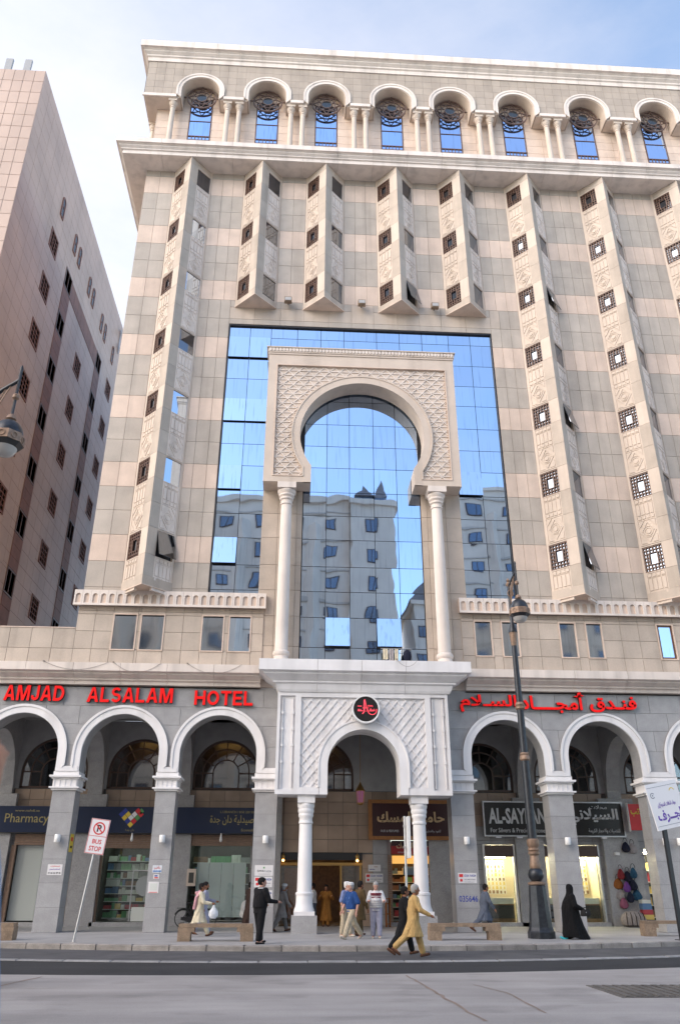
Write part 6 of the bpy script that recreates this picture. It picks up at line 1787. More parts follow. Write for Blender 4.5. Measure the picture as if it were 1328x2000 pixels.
# hanging bags and bundles outside the gift shop
rnd = random.Random(4)
def pouch(loc, r, h, mat, label, flat=0.55):
    o = empty('hanging_bag', loc, label, 'bag', 'bags hung beside the silver shop')
    m = MB(); m.lathe([(0.03, h * 0.5), (r * 0.5, h * 0.38), (r * 0.95, h * 0.1), (r, -h * 0.2), (r * 0.8, -h * 0.42), (r * 0.3, -h * 0.5)], 0, 0, 12, sy=flat)
    for k in range(len(m.v)):
        v = m.v[k]; q = 1 + 0.10 * math.sin(v[2] * 23 + v[0] * 17); m.v[k] = (v[0] * q, v[1] * q, v[2])
    obj('pouch', m, mat, o, smooth=True); obj('handle', MB().tube([(0.1 * math.cos(t * PI / 8), 0, h * 0.42 + 0.2 * math.sin(t * PI / 8)) for t in range(9)], 0.012, 6), 'leather', o)
names = {'bag_red': 'red', 'bag_pink': 'pink', 'bag_blue': 'blue', 'bag_navy': 'black', 'bag_orange': 'orange', 'bag_white': 'white', 'bag_purple': 'purple'}
spots = [(15.15, 2.15, 'bag_red'), (15.5, 2.05, 'bag_navy'), (15.05, 1.75, 'bag_orange'), (15.35, 1.62, 'bag_purple'), (15.7, 1.7, 'bag_navy'), (15.1, 1.3, 'bag_white'), (15.45, 1.2, 'bag_navy'), (15.15, 0.95, 'bag_pink'), (15.85, 1.28, 'bag_blue'), (15.75, 2.2, 'bag_blue'), (15.6, 3.3, 'bag_navy'), (15.95, 3.25, 'bag_white')]
BL = ['red cloth bag topmost of the bags beside the silver shop', 'black cloth bag right of the topmost red bag', 'orange cloth bag under the red bag beside the silver shop', 'purple cloth bag right of the orange bag', 'black cloth bag between the purple bag and the wide pier', 'white cloth bag under the orange bag beside the silver shop', 'black cloth bag right of the low white bag', 'pink cloth bag lowest of the bags, above the striped bundle', 'blue cloth bag low beside the wide pier, above the cartons', 'blue cloth bag high beside the wide pier', 'black cloth bag hanging just under the red side sign', 'white cloth bag hanging beside the black one under the red sign']
for k, (x, z, mt) in enumerate(spots):
    pouch((x, 39.0 + 0.1 * (k % 3), z + 0.15), 0.17 + 0.03 * (k % 3), 0.46, mt, BL[k])
bu = empty('striped_bundle', (15.35, 38.75, 0.15), 'pale striped cloth bundle on the floor under the hanging bags', 'bundle')
m = MB(); m.lathe([(0.3, 0.0), (0.55, 0.1), (0.6, 0.3), (0.5, 0.5), (0.3, 0.62), (0.05, 0.64)], 0, 0, 18, sy=0.6); obj('sack', m, 'bag_stripe', bu, smooth=True)
for k in range(5):
    m = MB(); x = -0.4 + k * 0.2; m.tube([(x, -0.36 * math.sqrt(max(0.05, 1 - (x / 0.62) ** 2)), 0.05 + 0.09 * q) if q < 5 else (x * 0.9, -0.2, 0.58) for q in range(6)], 0.018, 5); obj('stripe', m, 'cloth_brown', bu)
bx = empty('stacked_cartons', (16.05, 38.8, 0.15), 'stack of small printed cartons beside the striped bundle', 'cartons')
for k, (mt, h) in enumerate((('bag_navy', 0.3), ('box_yellow', 0.2), ('box_red', 0.2), ('box_blue', 0.25), ('box_white', 0.15))):
    z = sum((0.3, 0.2, 0.2, 0.25, 0.15)[:k]); obj('carton', MB().box(-0.25, 0.22 - 0.02 * k, -0.2, 0.2, z + 0.002, z + h - 0.004), mt, bx)
# wooden stand beside the perfume shop
st_ = empty('carved_stand', (7.55, 38.6, 0.15), 'dark red carved wooden stand with round emblem by the perfume shop', 'stand')
obj('panel', MB().extr([(-0.35, 0.0), (0.35, 0.0), (0.35, 0.62), (0.16, 0.8), (0.22, 1.2), (0.36, 1.55), (0.2, 1.62), (0, 1.45), (-0.2, 1.62), (-0.36, 1.55), (-0.22, 1.2), (-0.16, 0.8), (-0.35, 0.62)], -0.08, 0.08), 'sign_maroon', st_)
obj('emblem', MB().band(arc(0, 1.12, 0.09, 0, 2 * PI, 20)[:-1], arc(0, 1.12, 0.14, 0, 2 * PI, 20)[:-1], -0.1, -0.082, closed=True), 'silver_print', st_); obj('crown_mark', MB().extr([(-0.16, 0.2), (0.16, 0.2), (0.18, 0.42), (0.08, 0.32), (0, 0.45), (-0.08, 0.32), (-0.18, 0.42)], -0.1, -0.082), 'silver_print', st_)
rk = empty('orange_rack', (4.35, 38.9, 0.15), 'narrow orange wooden rack at the perfume shop door', 'rack')
obj('side', MB().box(-0.1, -0.06, -0.2, 0.2, 0, 1.15), 'bag_orange', rk); obj('side', MB().box(0.06, 0.1, -0.2, 0.2, 0, 1.15), 'bag_orange', rk)
for z in (0.1, 0.5, 0.9, 1.1): obj('shelf', MB().box(-0.06, 0.06, -0.2, 0.2, z, z + 0.03), 'bag_orange', rk)

# loose cables along the street cornice
def cable(pts, label, r=0.007):
    o = empty('cable', pts[0], label, 'cable', local=False); obj('wire', MB().tube(pts, r, 5), 'cable', o, smooth=True); 
    obj('clip', MB().box(pts[0][0] - 0.03, pts[0][0] + 0.03, pts[0][1] - 0.03, pts[0][1] + 0.03, pts[0][2] - 0.02, pts[0][2] + 0.02), 'cable', o)
def sag(a, b, s, n=14): return [(a[0] + (b[0] - a[0]) * k / n, a[1] + (b[1] - a[1]) * k / n, a[2] + (b[2] - a[2]) * k / n - s * 4 * (k / n) * (1 - k / n)) for k in range(n + 1)]
cable(sag((-10.6, 33.24, 10.30), (-7.9, 33.24, 10.30), 0.34), 'dark cable sagging across the cornice over AMJAD')
cable(sag((-7.7, 33.24, 10.30), (-5.7, 33.24, 10.30), 0.42), 'dark cable sagging across the cornice over ALSALAM')
cable(sag((-4.6, 33.24, 10.30), (-2.3, 33.24, 10.30), 0.42), 'dark cable sagging across the cornice over HOTEL')
cable(sag((4.2, 32.26, 10.37), (5.1, 32.26, 10.37), 0.3), 'dark cable looped over the portal ledge')
# laundry and junk at an open pane
ld = empty('laundry', (4.45, 33.75, 11.0), 'pale cloths hanging out below an open mirrored pane', 'laundry')
for k, (x, w, mt) in enumerate(((-0.55, 0.22, 'cloth_cream'), (-0.28, 0.2, 'bag_white'), (-0.05, 0.16, 'cloth_cream'))):
    m = MB(); n = 6
    m.loft([[(x + w * (q / n - 0.5), -0.03 + 0.02 * math.sin(q * 2 + k), z) for q in range(n + 1)] + [(x + w * (q / n - 0.5), 0.0 + 0.02 * math.sin(q * 2 + k), z) for q in reversed(range(n + 1))] for z in (0.22, 0.0, -0.25 - 0.05 * k)]); obj('cloth', m, mt, ld)
obj('rail', MB().tube([(-0.75, 0, 0.24), (0.65, 0, 0.24)], 0.015, 6), 'steel', ld)
m = MB(); m.lathe([(0.05, 0.2), (0.16, 0.1), (0.19, -0.1), (0.14, -0.3), (0.05, -0.42)], 0.42, 0, 10, sy=0.6); obj('dark_bundle', m, 'bag_navy', ld, smooth=True)
for k, x in enumerate((0.55, 5.35)):
    r_ = empty('stone_lump', (x, 33.6, 10.36), 'pale broken stone lying on the ledge by the %s column' % ('left' if k == 0 else 'right'), 'stone'); m = MB(); m.lathe([(0.05, 0), (0.26, 0.02), (0.22, 0.12), (0.08, 0.17)], 0, 0, 7, sy=0.5); obj('rock', m, 'cream_cast', r_); obj('chip', MB().box(0.2, 0.34, -0.06, 0.05, 0.0, 0.06), 'cream_cast', r_)

# bicycle
bk = empty('bicycle', (-3.98, 38.0, 0.15), 'black roadster bicycle with chain case parked by the white boards', 'bicycle')
for x in (-0.55, 0.55):
    w = obj('wheel', MB().tube([(x + 0.33 * math.cos(t * PI / 16), 0, 0.35 + 0.33 * math.sin(t * PI / 16)) for t in range(32)], 0.02, 8, closed=True), 'tyre', bk, smooth=True)
    m = MB()
    for k in range(14): m.tube([(x, 0, 0.35), (x + 0.32 * math.cos(k * PI / 7), 0, 0.35 + 0.32 * math.sin(k * PI / 7))], 0.003, 4)
    obj('spokes', m, 'steel', w); obj('hub', MB().tube([(x, -0.05, 0.35), (x, 0.05, 0.35)], 0.025, 8), 'steel', w)
    obj('mudguard', MB().tube([(x + 0.37 * math.cos(t), 0, 0.35 + 0.37 * math.sin(t)) for t in [0.3 + k * 0.22 for k in range(12)]], 0.022, 6), 'black_metal', bk)
m = MB()
for a, b in (((-0.55, 0, 0.35), (-0.12, 0, 0.30)), ((-0.12, 0, 0.30), (-0.28, 0, 0.86)), ((-0.28, 0, 0.84), (0.36, 0, 0.86)), ((-0.12, 0, 0.30), (0.38, 0, 0.80)), ((0.55, 0, 0.35), (0.36, 0, 0.98)), ((-0.55, 0, 0.35), (-0.27, 0, 0.78))): m.tube([a, b], 0.018, 8)
obj('frame', m, 'black_metal', bk); obj('handlebar', MB().tube([(0.18, -0.28, 0.98), (0.30, -0.25, 1.02), (0.36, 0, 1.0), (0.30, 0.25, 1.02), (0.18, 0.28, 0.98)], 0.014, 8), 'steel', bk, smooth=True)
obj('saddle', MB().extr([(-0.42, 0.93), (-0.44, 1.0), (-0.2, 0.97), (-0.1, 0.94), (-0.3, 0.90)], -0.09, 0.09), 'leather', bk); obj('chain_case', MB().extr([(-0.62, 0.30), (-0.1, 0.19), (0.02, 0.30), (-0.1, 0.42), (-0.62, 0.41)], -0.06, -0.035), 'black_metal', bk)
obj('carrier', MB().box(-0.82, -0.36, -0.08, 0.08, 0.74, 0.76), 'black_metal', bk); obj('pedal', MB().box(-0.15, -0.05, -0.16, -0.08, 0.12, 0.15), 'tyre', bk); obj('kickstand', MB().tube([(-0.4, 0.0, 0.33), (-0.46, -0.14, 0.0)], 0.01, 6), 'steel', bk)
# ================================================================ people
def remesh(mb, name, mat, vox, smooth=2):
    me = mb.mesh(name + '_raw', mat)
    o = bpy.data.objects.new('raw', me)
    m = o.modifiers.new('r', 'REMESH'); m.mode = 'VOXEL'; m.voxel_size = vox; m.use_smooth_shade = True
    if smooth:
        s = o.modifiers.new('s', 'SMOOTH'); s.iterations = smooth; s.factor = 0.5
    out = evaluated_mesh(o)
    bpy.data.objects.remove(o); bpy.data.meshes.remove(me)
    out.materials.clear(); out.materials.append(MAT[mat])
    out.name = name
    return out
def limb(mb, pts, n=10):
    """smooth chain of (point, radius): capped tapered tubes"""
    for (a, ra), (b, rb) in zip(pts, pts[1:]):
        a, b = Vector(a), Vector(b); d = (b - a)
        if d.length < 1e-5: continue
        mb.ball(a, ra, n, 6); mb.ball(b, rb, n, 6)
        d.normalize(); u = d.orthogonal().normalized(); w = d.cross(u)
        mb.loft([[p + (u * math.cos(2 * PI * k / n) + w * math.sin(2 * PI * k / n)) * r for k in range(n)] for p, r in ((a, ra), (b, rb))])
def oval(z, rx, ry, cx=0.0, cy=0.0, n=20, tw=0.0):
    return [(cx + rx * math.cos(2 * PI * k / n), cy + ry * math.sin(2 * PI * k / n), z + tw * math.cos(2 * PI * k / n)) for k in range(n)]
def swing(p, ln, a, out=0.0):
    """end of a bone that hangs down from p, swung forward by a (degrees) and outward by out (signed y)"""
    return Vector((p[0] + ln * math.sin(R(a)), p[1] + out, p[2] - ln * math.cos(R(a))))
def person(loc, face, label, H=1.74, skin='skin_tan', hair='hair_black', legs=((12, 4), (-14, 12)), arms=((10, 25, 0.03), (-14, 20, 0.03)), lean=2.0, head_turn=0.0, nod=0.0,
           top='cloth_white', top_len=0.86, sleeve=1.0, bottom='cloth_black', shoes='shoe_black', beard=None, cap=None, skirt=None, belly=0.0, extra=None, hair_shape='short', group=None, sit=0.0, bulk=1.08):
    """legs: (hip, knee) for left and right; arms: (shoulder, elbow, outward); face: world heading of local +x in degrees"""
    root = empty('person', loc, label, 'person', group, rz=R(face))
    root.scale = (bulk, bulk, 1.0)
    k = H / 1.74
    V = lambda x, y, z: Vector((x, y, z))
    hipz = 0.93 * k - sit
    ln = math.tan(R(lean))
    off = lambda z: (z - hipz) * ln
    # ---- joints
    J = {}
    foot_low = 9
    for s, (hip, knee) in zip((1, -1), legs):
        h = V(0, s * 0.092 * k, hipz); kn = swing(h, 0.43 * k, hip, s * 0.005); an = swing(kn, 0.42 * k, hip - knee, 0)
        J[s] = [h, kn, an]
        foot_low = min(foot_low, an.z)
    dz = 0.075 * k - foot_low
    for s in (1, -1): J[s] = [p + V(0, 0, dz) for p in J[s]]
    hipz += dz
    sh = {s: V(off(1.42 * k + dz), s * 0.185 * k, 1.415 * k + dz - sit) for s in (1, -1)}
    A = {}
    for s, (a, e, o) in zip((1, -1), arms):
        el = swing(sh[s], 0.295 * k, a, s * (0.04 + o)); wr = swing(el, 0.255 * k, a + e, -s * o * 0.6); hd = swing(wr, 0.085 * k, a + e + 6, 0)
        A[s] = [sh[s], el, wr, hd, a + e]
    zt = dz - sit
    tors = lambda z, rx, ry: oval(z * k + zt, rx * k, ry * k, off(z * k + zt))
    T = [tors(0.86, 0.105, 0.15), tors(0.95, 0.115, 0.165), tors(1.08, 0.10 + belly * 0.5, 0.148 + belly * 0.3), tors(1.25, 0.118 + belly * 0.2, 0.168), tors(1.36, 0.112, 0.172), tors(1.43, 0.085, 0.145), tors(1.475, 0.06, 0.075)]
    hc = V(off(1.62 * k) + 0.02 + math.sin(R(nod)) * 0.04, 0, 1.625 * k + zt - (1 - math.cos(R(nod))) * 0.05)
    HM = Matrix.Translation(hc) @ Matrix.Rotation(R(head_turn), 4, 'Z') @ Matrix.Rotation(R(nod), 4, 'Y')
    # ---- body: one continuous surface
    b = MB()
    b.loft(T)
    limb(b, [((off(1.44 * k + zt), 0, 1.45 * k + zt), 0.062 * k), (tuple(hc + V(-0.012, 0, -0.08)), 0.054 * k)])
    i = len(b.v)
    b.ball((0, 0, 0.02), 0.112 * k, 18, 12, sc_=(0.90, 0.70, 1.0)); b.ball((0.03, 0, -0.055), 0.078 * k, 14, 10, sc_=(0.86, 0.78, 0.95)); b.ball((0.045, 0, -0.098), 0.036 * k, 10, 8)
    limb(b, [((0.093, 0, 0.012), 0.011), ((0.113, 0, -0.026), 0.016)]); b.ball((0.085, 0, -0.062), 0.022, 8, 6, sc_=(0.8, 1.2, 0.5)); b.ball((0.088, 0, 0.028), 0.03, 8, 6, sc_=(0.5, 1.6, 0.35))
    for s in (1, -1): b.ball((0.0, s * 0.080 * k, -0.012), 0.026, 8, 6, sc_=(0.8, 0.4, 1.25))
    b.xf(HM, i)
    for s in (1, -1):
        h, kn, an = J[s]
        limb(b, [(h, 0.088 * k), (kn, 0.056 * k), (kn + (an - kn) * 0.35, 0.055 * k), (an, 0.036 * k)])
        pitch = legs[0 if s == 1 else 1]; fa = R(max(-40, min(30, pitch[0] - pitch[1])))
        toe = an + V(0.155 * k * math.cos(fa), s * 0.015, -0.052 * k + 0.155 * k * math.sin(fa)); heel = an + V(-0.045 * k, 0, -0.045 * k - 0.03 * math.sin(fa))
        limb(b, [(heel, 0.030 * k), (an + V(0, 0, -0.01), 0.036 * k), (toe, 0.026 * k)]); limb(b, [(heel, 0.030 * k), (toe, 0.028 * k)])
        J[s] += [heel, toe]
        a0, a1, a2, a3, ang = A[s]
        limb(b, [(a0, 0.056 * k), (a1, 0.042 * k), (a1 + (a2 - a1) * 0.3, 0.041 * k), (a2, 0.027 * k)])
        d = (a3 - a2).normalized(); side_ = V(0, 1, 0); nrm = d.cross(side_).normalized()
        limb(b, [(a2, 0.026 * k), (a2 + d * 0.035, 0.031 * k), (a3, 0.030 * k)])
        for f in range(4):   # fingers, slightly curled
            r0 = a3 + side_ * (0.028 - 0.019 * f) * k; l_ = (0.040, 0.046, 0.043, 0.034)[f] * k; c1 = d * math.cos(R(14)) - nrm * math.sin(R(14)); c2 = d * math.cos(R(42)) - nrm * math.sin(R(42))
            limb(b, [(r0, 0.0095), (r0 + c1 * l_, 0.009), (r0 + c1 * l_ + c2 * l_ * 0.85, 0.0078)], 6)
        th = a2 + d * 0.03; limb(b, [(th, 0.013), (th - nrm * 0.035 + side_ * s * 0.012 + d * 0.035, 0.011), (th - nrm * 0.04 + side_ * s * 0.01 + d * 0.072, 0.009)], 6)
    body = put('body', remesh(b, 'body', skin, 0.0105, 1), root)
    # ---- hair, beard, cap, eyes
    if hair:
        m = MB(); m.ball((-0.014, 0, 0.034), 0.119 * k, 18, 12, sc_=(0.92, 0.76, 0.98)); m.ball((-0.035, 0, -0.015), 0.10 * k, 14, 10, sc_=(0.75, 0.82, 0.95))
        keep = []
        for n_, v in enumerate(m.v):
            pass
        m.v = [((x if x < 0.045 else 0.045 + (x - 0.045) * 0.1) if z < 0.055 else x, y, max(z, -0.075)) for x, y, z in m.v]
        m.xf(HM); put('hair', remesh(m, 'hair', hair, 0.012, 1), body)
    if beard:
        m = MB(); m.ball((0.052, 0, -0.085), 0.062 * k, 12, 8, sc_=(0.75, 0.95, 0.9)); m.ball((0.062, 0, -0.115), 0.036 * k, 10, 8, sc_=(0.7, 0.9, 1.0))
        m.v = [(x, y, min(z, -0.058 + 0.25 * abs(y))) for x, y, z in m.v]; m.xf(HM); put('beard', m.mesh('beard', beard, True), body)
    if cap:
        m = MB(); m.lathe([(0.116 * k, 0.055), (0.119 * k, 0.085), (0.108 * k, 0.125), (0.07 * k, 0.148), (0.01, 0.153)], -0.01, 0, 20, sx=0.92, sy=0.78); m.xf(HM); put('cap', m.mesh('cap', cap, True), body)
    m = MB()
    for s in (1, -1): m.ball((0.088, s * 0.033, 0.008), 0.0105, 8, 6)
    m.xf(HM); put('eyes', m.mesh('eyes', 'hair_black', True), body)
    # ---- clothes
    if bottom:
        m = MB(); c = 0.022
        m.loft([oval(0.84 * k + zt, 0.105 * k + c, 0.155 * k + c, off(0.84 * k)), oval(0.95 * k + zt, 0.118 * k + c, 0.168 * k + c, off(0.95 * k)), oval(1.03 * k + zt, 0.108 * k + c, 0.158 * k + c, off(1.03 * k))])
        for s in (1, -1):
            h, kn, an = J[s][:3]; lo = an + V(-0.005, 0, 0.0)
            limb(m, [(h + V(0, 0, 0.0), 0.098 * k + c * 0.6), (kn, 0.070 * k + c), (an + (kn - an) * 0.12, 0.056 * k + c)])
        put('trousers', remesh(m, 'trousers', bottom, 0.015, 2), root)
    if top:
        m = MB(); c = 0.020
        rings = []
        zs = [1.462, 1.43, 1.36, 1.25, 1.08, 0.96]
        dims = [(0.068, 0.085), (0.098, 0.15), (0.125, 0.18), (0.13 + belly * 0.25, 0.178), (0.118 + belly * 0.55, 0.165 + belly * 0.3), (0.128 + belly * 0.4, 0.178)]
        for z, (rx, ry) in zip(zs, dims): rings.append(oval(z * k + zt, rx * k + c, ry * k + c, off(z * k + zt)))
        fwd = max(J[s][1].x for s in (1, -1)); bak = min(J[s][1].x for s in (1, -1))
        lo = top_len
        if lo < 0.93:
            n = 5
            for q in range(1, n + 1):
                z = 0.96 - (0.96 - lo) * q / n; t = (0.96 - z) / 0.46
                xf_ = max(0.13, fwd * min(1, t) + 0.115); xb_ = min(-0.13, bak * min(1, t) - 0.115)
                if skirt: xf_ *= 1 + 0.25 * t * skirt; xb_ *= 1 + 0.35 * t * skirt
                ring = oval(z * k + zt, (xf_ - xb_) / 2 * k, (0.185 + 0.055 * t * (1 + (skirt or 0) * 0.6)) * k, (xf_ + xb_) / 2 * k, n=20)
                ring = [(x * (1 + 0.03 * t * math.sin(5 * a_)), y * (1 + 0.05 * t * math.sin(7 * a_ + 1)), zz) for a_, (x, y, zz) in zip([2 * PI * w / 20 for w in range(20)], ring)]
                rings.append(ring)
        m.loft(rings)
        for s in (1, -1):
            a0, a1, a2, a3, ang = A[s]
            if sleeve >= 0.9: limb(m, [(a0 + V(0, -s * 0.02, -0.005), 0.074 * k + c * 0.5), (a1, 0.056 * k + c * 0.6), (a2 + (a1 - a2) * 0.06, 0.042 * k + c * 0.5)])
            else: limb(m, [(a0 + V(0, -s * 0.02, -0.005), 0.074 * k + c * 0.5), (a0 + (a1 - a0) * (sleeve * 2), 0.060 * k + c)])
        put('tunic' if top_len < 0.7 else 'shirt', remesh(m, 'upper_clothes', top, 0.014, 2), root)
        m = MB(); m.loft([oval(1.438 * k + zt, 0.082 * k, 0.094 * k, off(1.44 * k + zt) + 0.004, tw=-0.012), oval(1.490 * k + zt, 0.066 * k, 0.074 * k, off(1.48 * k + zt) + 0.006, tw=-0.016)]); put('collar', m.mesh('collar', top, True), root)
    for s in (1, -1):
        heel, toe = J[s][3], J[s][4]; m = MB(); limb(m, [(heel + V(0, 0, -0.004), 0.038 * k), (heel + (toe - heel) * 0.6, 0.040 * k), (toe, 0.034 * k)])
        m.v = [(x, y, max(z, min(heel.z, toe.z) - 0.034 * k)) for x, y, z in m.v]
        put('shoe', remesh(m, 'shoe', shoes, 0.012, 1), root)
    if extra: extra(root, J, A, HM, k, zt, off)
    return root
Z0 = 0.155
def stripes(mat, zs, rx=0.15, ry=0.20, wd=0.022):
    def f(root, J, A, HM, k, zt, off):
        for z in zs:
            m = MB(); o_ = oval(z * k + zt - wd / 2, (rx + 0.006) * k, (ry + 0.006) * k, off(z * k + zt)); o2 = [(x, y, z_ + wd) for x, y, z_ in o_]; m.loft([o_, o2]); put('stripe', m.mesh('stripe', mat, True), root)
    return f
def ex_shawl(root, J, A, HM, k, zt, off):
    m = MB()
    for s in (1, -1): m.tube([(off(1.5) - 0.06, s * 0.08, 1.50 + zt), (off(1.45) - 0.02, s * 0.16, 1.46 + zt), (off(1.3) - 0.14, s * 0.17, 1.30 + zt), (off(1.1) - 0.16, s * 0.15, 1.06 + zt), (-0.17, s * 0.12, 0.92 + zt)], 0.045, 8, r1=0.06)
    m.tube([(off(1.45) - 0.12, -0.16, 1.44 + zt), (off(1.45) - 0.15, 0.16, 1.44 + zt)], 0.06, 8); put('shawl', remesh(m, 'shawl', 'cloth_pinkcheck', 0.016, 2), root)
def ex_bag(root, J, A, HM, k, zt, off):
    a3 = A[-1][3]; m = MB(); m.lathe([(0.02, 0.0), (0.05, -0.10), (0.14, -0.22), (0.16, -0.36), (0.08, -0.45)], 0, 0, 12, sy=0.55); m.xf(Matrix.Translation(a3 + Vector((0, 0, -0.02)))); put('carried_cloth', m.mesh('carried_cloth', 'cloth_plastic', True), root)
def both(*fs):
    def f(*a):
        for g in fs: g(*a)
    return f
def ex_tie(root, J, A, HM, k, zt, off):
    m = MB(); m.loft([oval(1.44 * k + zt, 0.088 * k, 0.10 * k, off(1.44 * k + zt)), oval(1.482 * k + zt, 0.074 * k, 0.082 * k, off(1.48 * k + zt))]); put('shirt_collar', m.mesh('shirt_collar', 'cloth_white', True), root)
def ex_badge(root, J, A, HM, k, zt, off):
    m = MB(); m.box(0.155, 0.165, -0.06, 0.06, 1.10 + zt, 1.19 + zt); put('name_badge', m.mesh('name_badge', 'sign_white'), root)
    m = MB(); m.tube([(0.165, 0.05, 1.19 + zt), (0.15, 0.09, 1.33 + zt), (0.04, 0.10, 1.46 + zt)], 0.008, 6); m.tube([(0.165, -0.05, 1.19 + zt), (0.15, -0.09, 1.33 + zt), (0.04, -0.10, 1.46 + zt)], 0.008, 6); put('lanyard', m.mesh('lanyard', 'cloth_lightblue'), root)
# facing: 0 = towards +X (right along the street), 180 = left, -90 = towards the camera
person((-3.20, 31.6, Z0), 5, 'young person in cream tunic and trousers with pink checked shawl walking past the bench', 1.74, 'skin_brown', legs=((24, 4), (-16, 22)), arms=((-12, 18, 0.03), (22, 60, 0.02)), top='cloth_cream', top_len=0.50, bottom='cloth_cream', shoes='shoe_brown', extra=both(ex_shawl, ex_bag))
person((-3.2, 33.0, Z0), 5, 'person in pale blue tunic walking half hidden behind the cream tunic', 1.76, 'skin_brown', legs=((18, 5), (-12, 14)), arms=((25, 55, 0.03), (-10, 20, 0.03)), top='cloth_lilac', top_len=0.5, bottom='cloth_lilac', shoes='shoe_brown', beard='hair_black')
person((-1.95, 38.2, Z0), -60, 'person in white with white cap crouching by the shop window', 1.68, 'skin_brown', hair='hair_grey', legs=((80, 120), (70, 115)), arms=((35, 30, 0.02), (30, 40, 0.02)), lean=20, top='cloth_white', top_len=0.85, bottom='cloth_white', shoes='shoe_brown', cap='cloth_white', sit=0.50)
person((-1.62, 35.8, Z0), 35, 'person in a long dark brown robe walking behind the black suit', 1.76, 'skin_brown', legs=((14, 4), (-14, 12)), arms=((8, 12, 0.03), (-10, 14, 0.03)), top='cloth_brown', top_len=0.14, skirt=0.25, bottom='cloth_brown', shoes='shoe_brown', beard='hair_black')
person((-0.92, 27.6, Z0), 40, 'person in a black suit standing with clasped hands before the notices', 1.84, 'skin_pink', legs=((9, 2), (-5, 2)), arms=((10, 62, 0.02), (14, 70, 0.02)), head_turn=-30, bulk=1.2, top='cloth_black', top_len=0.80, bottom='cloth_black', shoes='shoe_black', belly=0.07, extra=ex_tie)
person((-0.30, 35.1, Z0), 20, 'bearded person in grey tunic and white cap stepping from behind the pier', 1.70, 'skin_brown', hair='hair_grey', beard='hair_grey', legs=((18, 4), (-20, 12)), arms=((-8, 20, 0.03), (10, 30, 0.03)), top='cloth_grey', top_len=0.52, bottom='cloth_grey', shoes='shoe_brown', cap='cloth_white', lean=6)
person((1.05, 39.0, Z0), 175, 'person in white shirt and jeans at the hotel doorway', 1.72, 'skin_brown', legs=((6, 3), (-6, 4)), arms=((4, 10, 0.03), (-6, 12, 0.03)), top='cloth_white', sleeve=0.45, top_len=0.86, bottom='cloth_slate', shoes='shoe_brown')
person((1.62, 39.2, Z0), -92, 'person in a long ochre robe standing in the hotel doorway', 1.66, 'skin_brown', legs=((3, 2), (-3, 2)), arms=((28, 85, 0.06), (28, 85, 0.06)), top='cloth_ochre', top_len=0.24, skirt=0.1, bottom='cloth_ochre', shoes='shoe_brown', nod=14)
person((2.02, 31.4, Z0), -40, 'old bearded person in blue striped polo shirt and white cap', 1.74, 'skin_pink', hair='beard_white', beard='beard_white', legs=((8, 3), (-6, 4)), arms=((4, 14, 0.04), (-4, 16, 0.04)), top='cloth_stripe', sleeve=0.45, top_len=0.86, bottom='cloth_khaki', shoes='shoe_pale', cap='cloth_white', belly=0.05, extra=stripes('cloth_lilac', (0.95, 1.02, 1.09, 1.16, 1.23, 1.30, 1.36), 0.155, 0.203))
person((2.12, 30.0, Z0), -150, 'person in blue tee, pale trousers, white cap and name badge walking', 1.78, 'skin_pink', hair='hair_grey', legs=((26, 6), (-22, 16)), arms=((-14, 24, 0.05), (10, 20, 0.05)), top='cloth_blue', sleeve=0.45, top_len=0.88, bottom='cloth_khaki', shoes='shoe_pale', cap='cloth_white', belly=0.05, extra=ex_badge)
person((2.55, 32.0, Z0), 30, 'dark haired bearded person in olive brown tunic behind the blue tee', 1.78, 'skin_brown', beard='hair_black', legs=((10, 4), (-10, 8)), arms=((-6, 20, 0.03), (6, 14, 0.03)), top='cloth_olive', top_len=0.5, bottom='cloth_olive', shoes='shoe_brown')
person((2.98, 30.3, Z0), -92, 'grey haired person in white striped polo and lilac trousers looking at a phone', 1.74, 'skin_pink', hair='hair_grey', legs=((4, 2), (-4, 2)), arms=((16, 80, 0.03), (16, 80, 0.03)), top='cloth_white', sleeve=0.45, top_len=0.85, bottom='cloth_lilac', shoes='shoe_pale', nod=22, belly=0.10, extra=both(stripes('cloth_maroon', (1.34, 1.27, 1.385), 0.165, 0.203, 0.035), stripes('ink_grey', (1.02, 1.09, 1.16), 0.20, 0.215, 0.012)))
person((3.28, 25.2, 0.03), 0, 'dark haired person in black tunic walking behind the tan tunic', 1.74, 'skin_brown', legs=((16, 4), (-20, 18)), arms=((-12, 20, 0.03), (12, 24, 0.03)), top='cloth_black', top_len=0.52, bottom='cloth_black', shoes='shoe_brown')
person((3.42, 24.3, 0.03), 0, 'tall person in tan tunic and trousers striding in the gutter', 1.80, 'skin_brown', hair='hair_grey', legs=((17, 3), (-26, 22)), arms=((-18, 16, 0.03), (22, 40, 0.03)), top='cloth_tan', top_len=0.50, bottom='cloth_tan', shoes='shoe_brown', lean=4)
person((7.42, 33.2, Z0), 8, 'person in slate blue tunic and trousers walking behind a bench', 1.74, 'skin_brown', legs=((22, 4), (-30, 24)), arms=((-14, 16, 0.03), (14, 20, 0.03)), top='cloth_slate', top_len=0.50, bottom='cloth_slate', shoes='shoe_brown', lean=5)
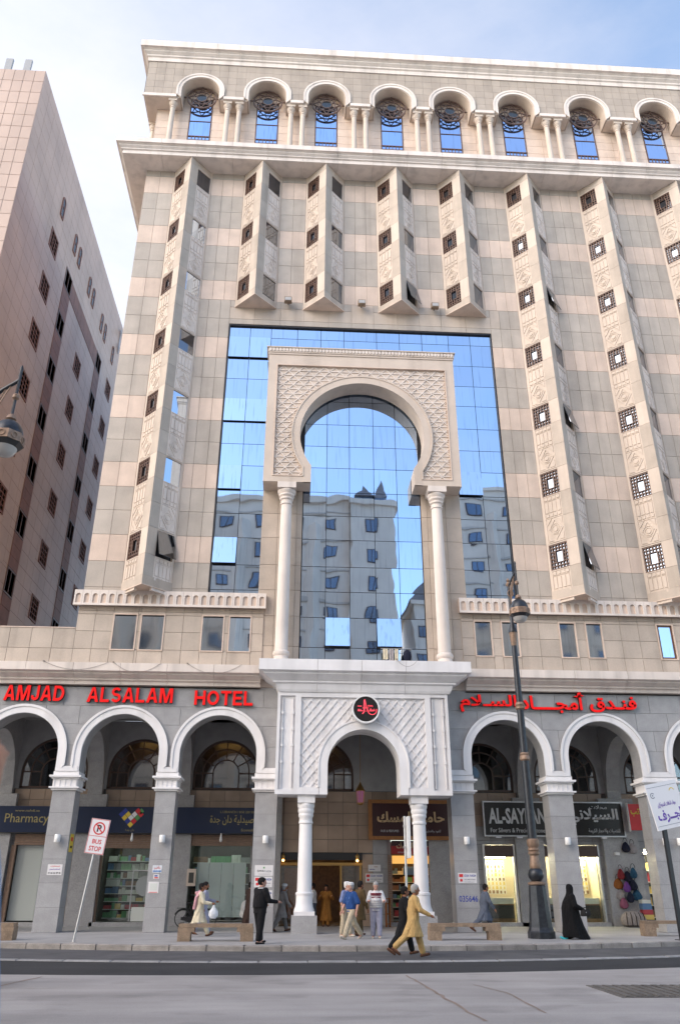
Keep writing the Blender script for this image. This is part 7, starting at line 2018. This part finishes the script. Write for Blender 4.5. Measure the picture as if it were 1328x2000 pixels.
# the person in an abaya: one continuous draped figure with a trailing hem
ab = empty('person', (9.72, 29.9, Z0), 'person in a flowing black abaya and veil carrying a black handbag', 'person', rz=R(0))
m = MB(); rings = []
for z, xf_, xb_, w in ((0.02, 0.52, -0.42, 0.34), (0.18, 0.44, -0.44, 0.33), (0.42, 0.34, -0.40, 0.31), (0.70, 0.26, -0.38, 0.29), (0.95, 0.22, -0.36, 0.28), (1.12, 0.19, -0.30, 0.27), (1.25, 0.16, -0.22, 0.25), (1.34, 0.12, -0.16, 0.20), (1.42, 0.11, -0.13, 0.14), (1.50, 0.125, -0.12, 0.115), (1.58, 0.13, -0.12, 0.11), (1.66, 0.10, -0.10, 0.09), (1.70, 0.04, -0.05, 0.04)):
    f = max(0, 1.2 - z); rings.append([((xf_ + xb_) / 2 + 0.02 * (1.2 - z) + (xf_ - xb_) / 2 * math.cos(a) * (1 + 0.05 * f * math.sin(6 * a + z)), w * math.sin(a) * (1 + 0.07 * f * math.sin(7 * a + 2 * z)), z + (0.05 * f * math.sin(2 * a) if z < 0.1 else 0)) for a in [2 * PI * q / 32 for q in range(32)]])
m.loft(rings)
limb(m, [((0.0, -0.2, 1.30), 0.10), ((0.02, -0.30, 1.02), 0.10), ((0.24, -0.28, 0.93), 0.07)])
put('body', remesh(m, 'body', 'cloth_abaya', 0.014, 2), ab)
m = MB(); limb(m, [((0.24, -0.28, 0.93), 0.04), ((0.33, -0.27, 0.91), 0.035)])
for f in range(4): limb(m, [((0.35, -0.255 - 0.018 * f + 0.03, 0.90), 0.011), ((0.39, -0.25 - 0.018 * f + 0.03, 0.885), 0.010), ((0.40, -0.25 - 0.018 * f + 0.03, 0.85), 0.009)], 6)
limb(m, [((0.33, -0.24, 0.91), 0.012), ((0.37, -0.21, 0.89), 0.01)], 6); put('glove', remesh(m, 'glove', 'cloth_abaya', 0.010, 1), ab)
m = MB(); limb(m, [((-0.50, -0.05, 0.06), 0.035), ((-0.40, -0.05, 0.02), 0.04), ((-0.28, -0.05, 0.03), 0.035)]); put('shoe', remesh(m, 'shoe', 'shoe_cyan', 0.012, 1), ab)
hb = empty('handbag', (9.72 + 0.36, 29.9 - 0.30, Z0 + 0.70), 'black leather handbag on the arm of the abaya figure', 'handbag')
m = MB(); m.loft([oval(0.0, 0.16, 0.07), oval(0.03, 0.185, 0.085), oval(0.14, 0.17, 0.075), oval(0.21, 0.12, 0.05)]); obj('pouch', m, 'leather', hb, smooth=True); obj('handle', MB().tube([(0.1 * math.cos(t * PI / 8), 0, 0.19 + 0.08 * math.sin(t * PI / 8)) for t in range(9)], 0.012, 6), 'leather', hb, smooth=True)
obj('flap_stud', MB().ball((0.0, -0.085, 0.12), 0.014, 8, 6), 'steel', hb)

# a passer-by just outside the frame whose raised arm reaches into it
person((-0.742, 0.98, 0.01), 90, 'light blue sleeve and raised hand of a person close by the camera', 1.78, 'skin_tan', legs=((2, 2), (-2, 2)), arms=((20, 30, 0.03), (108, 66, 0.06)), bulk=1.0, top='cloth_lightblue', top_len=0.86, bottom='cloth_slate', shoes='shoe_black')
bpy.data.scenes.remove(SCR)
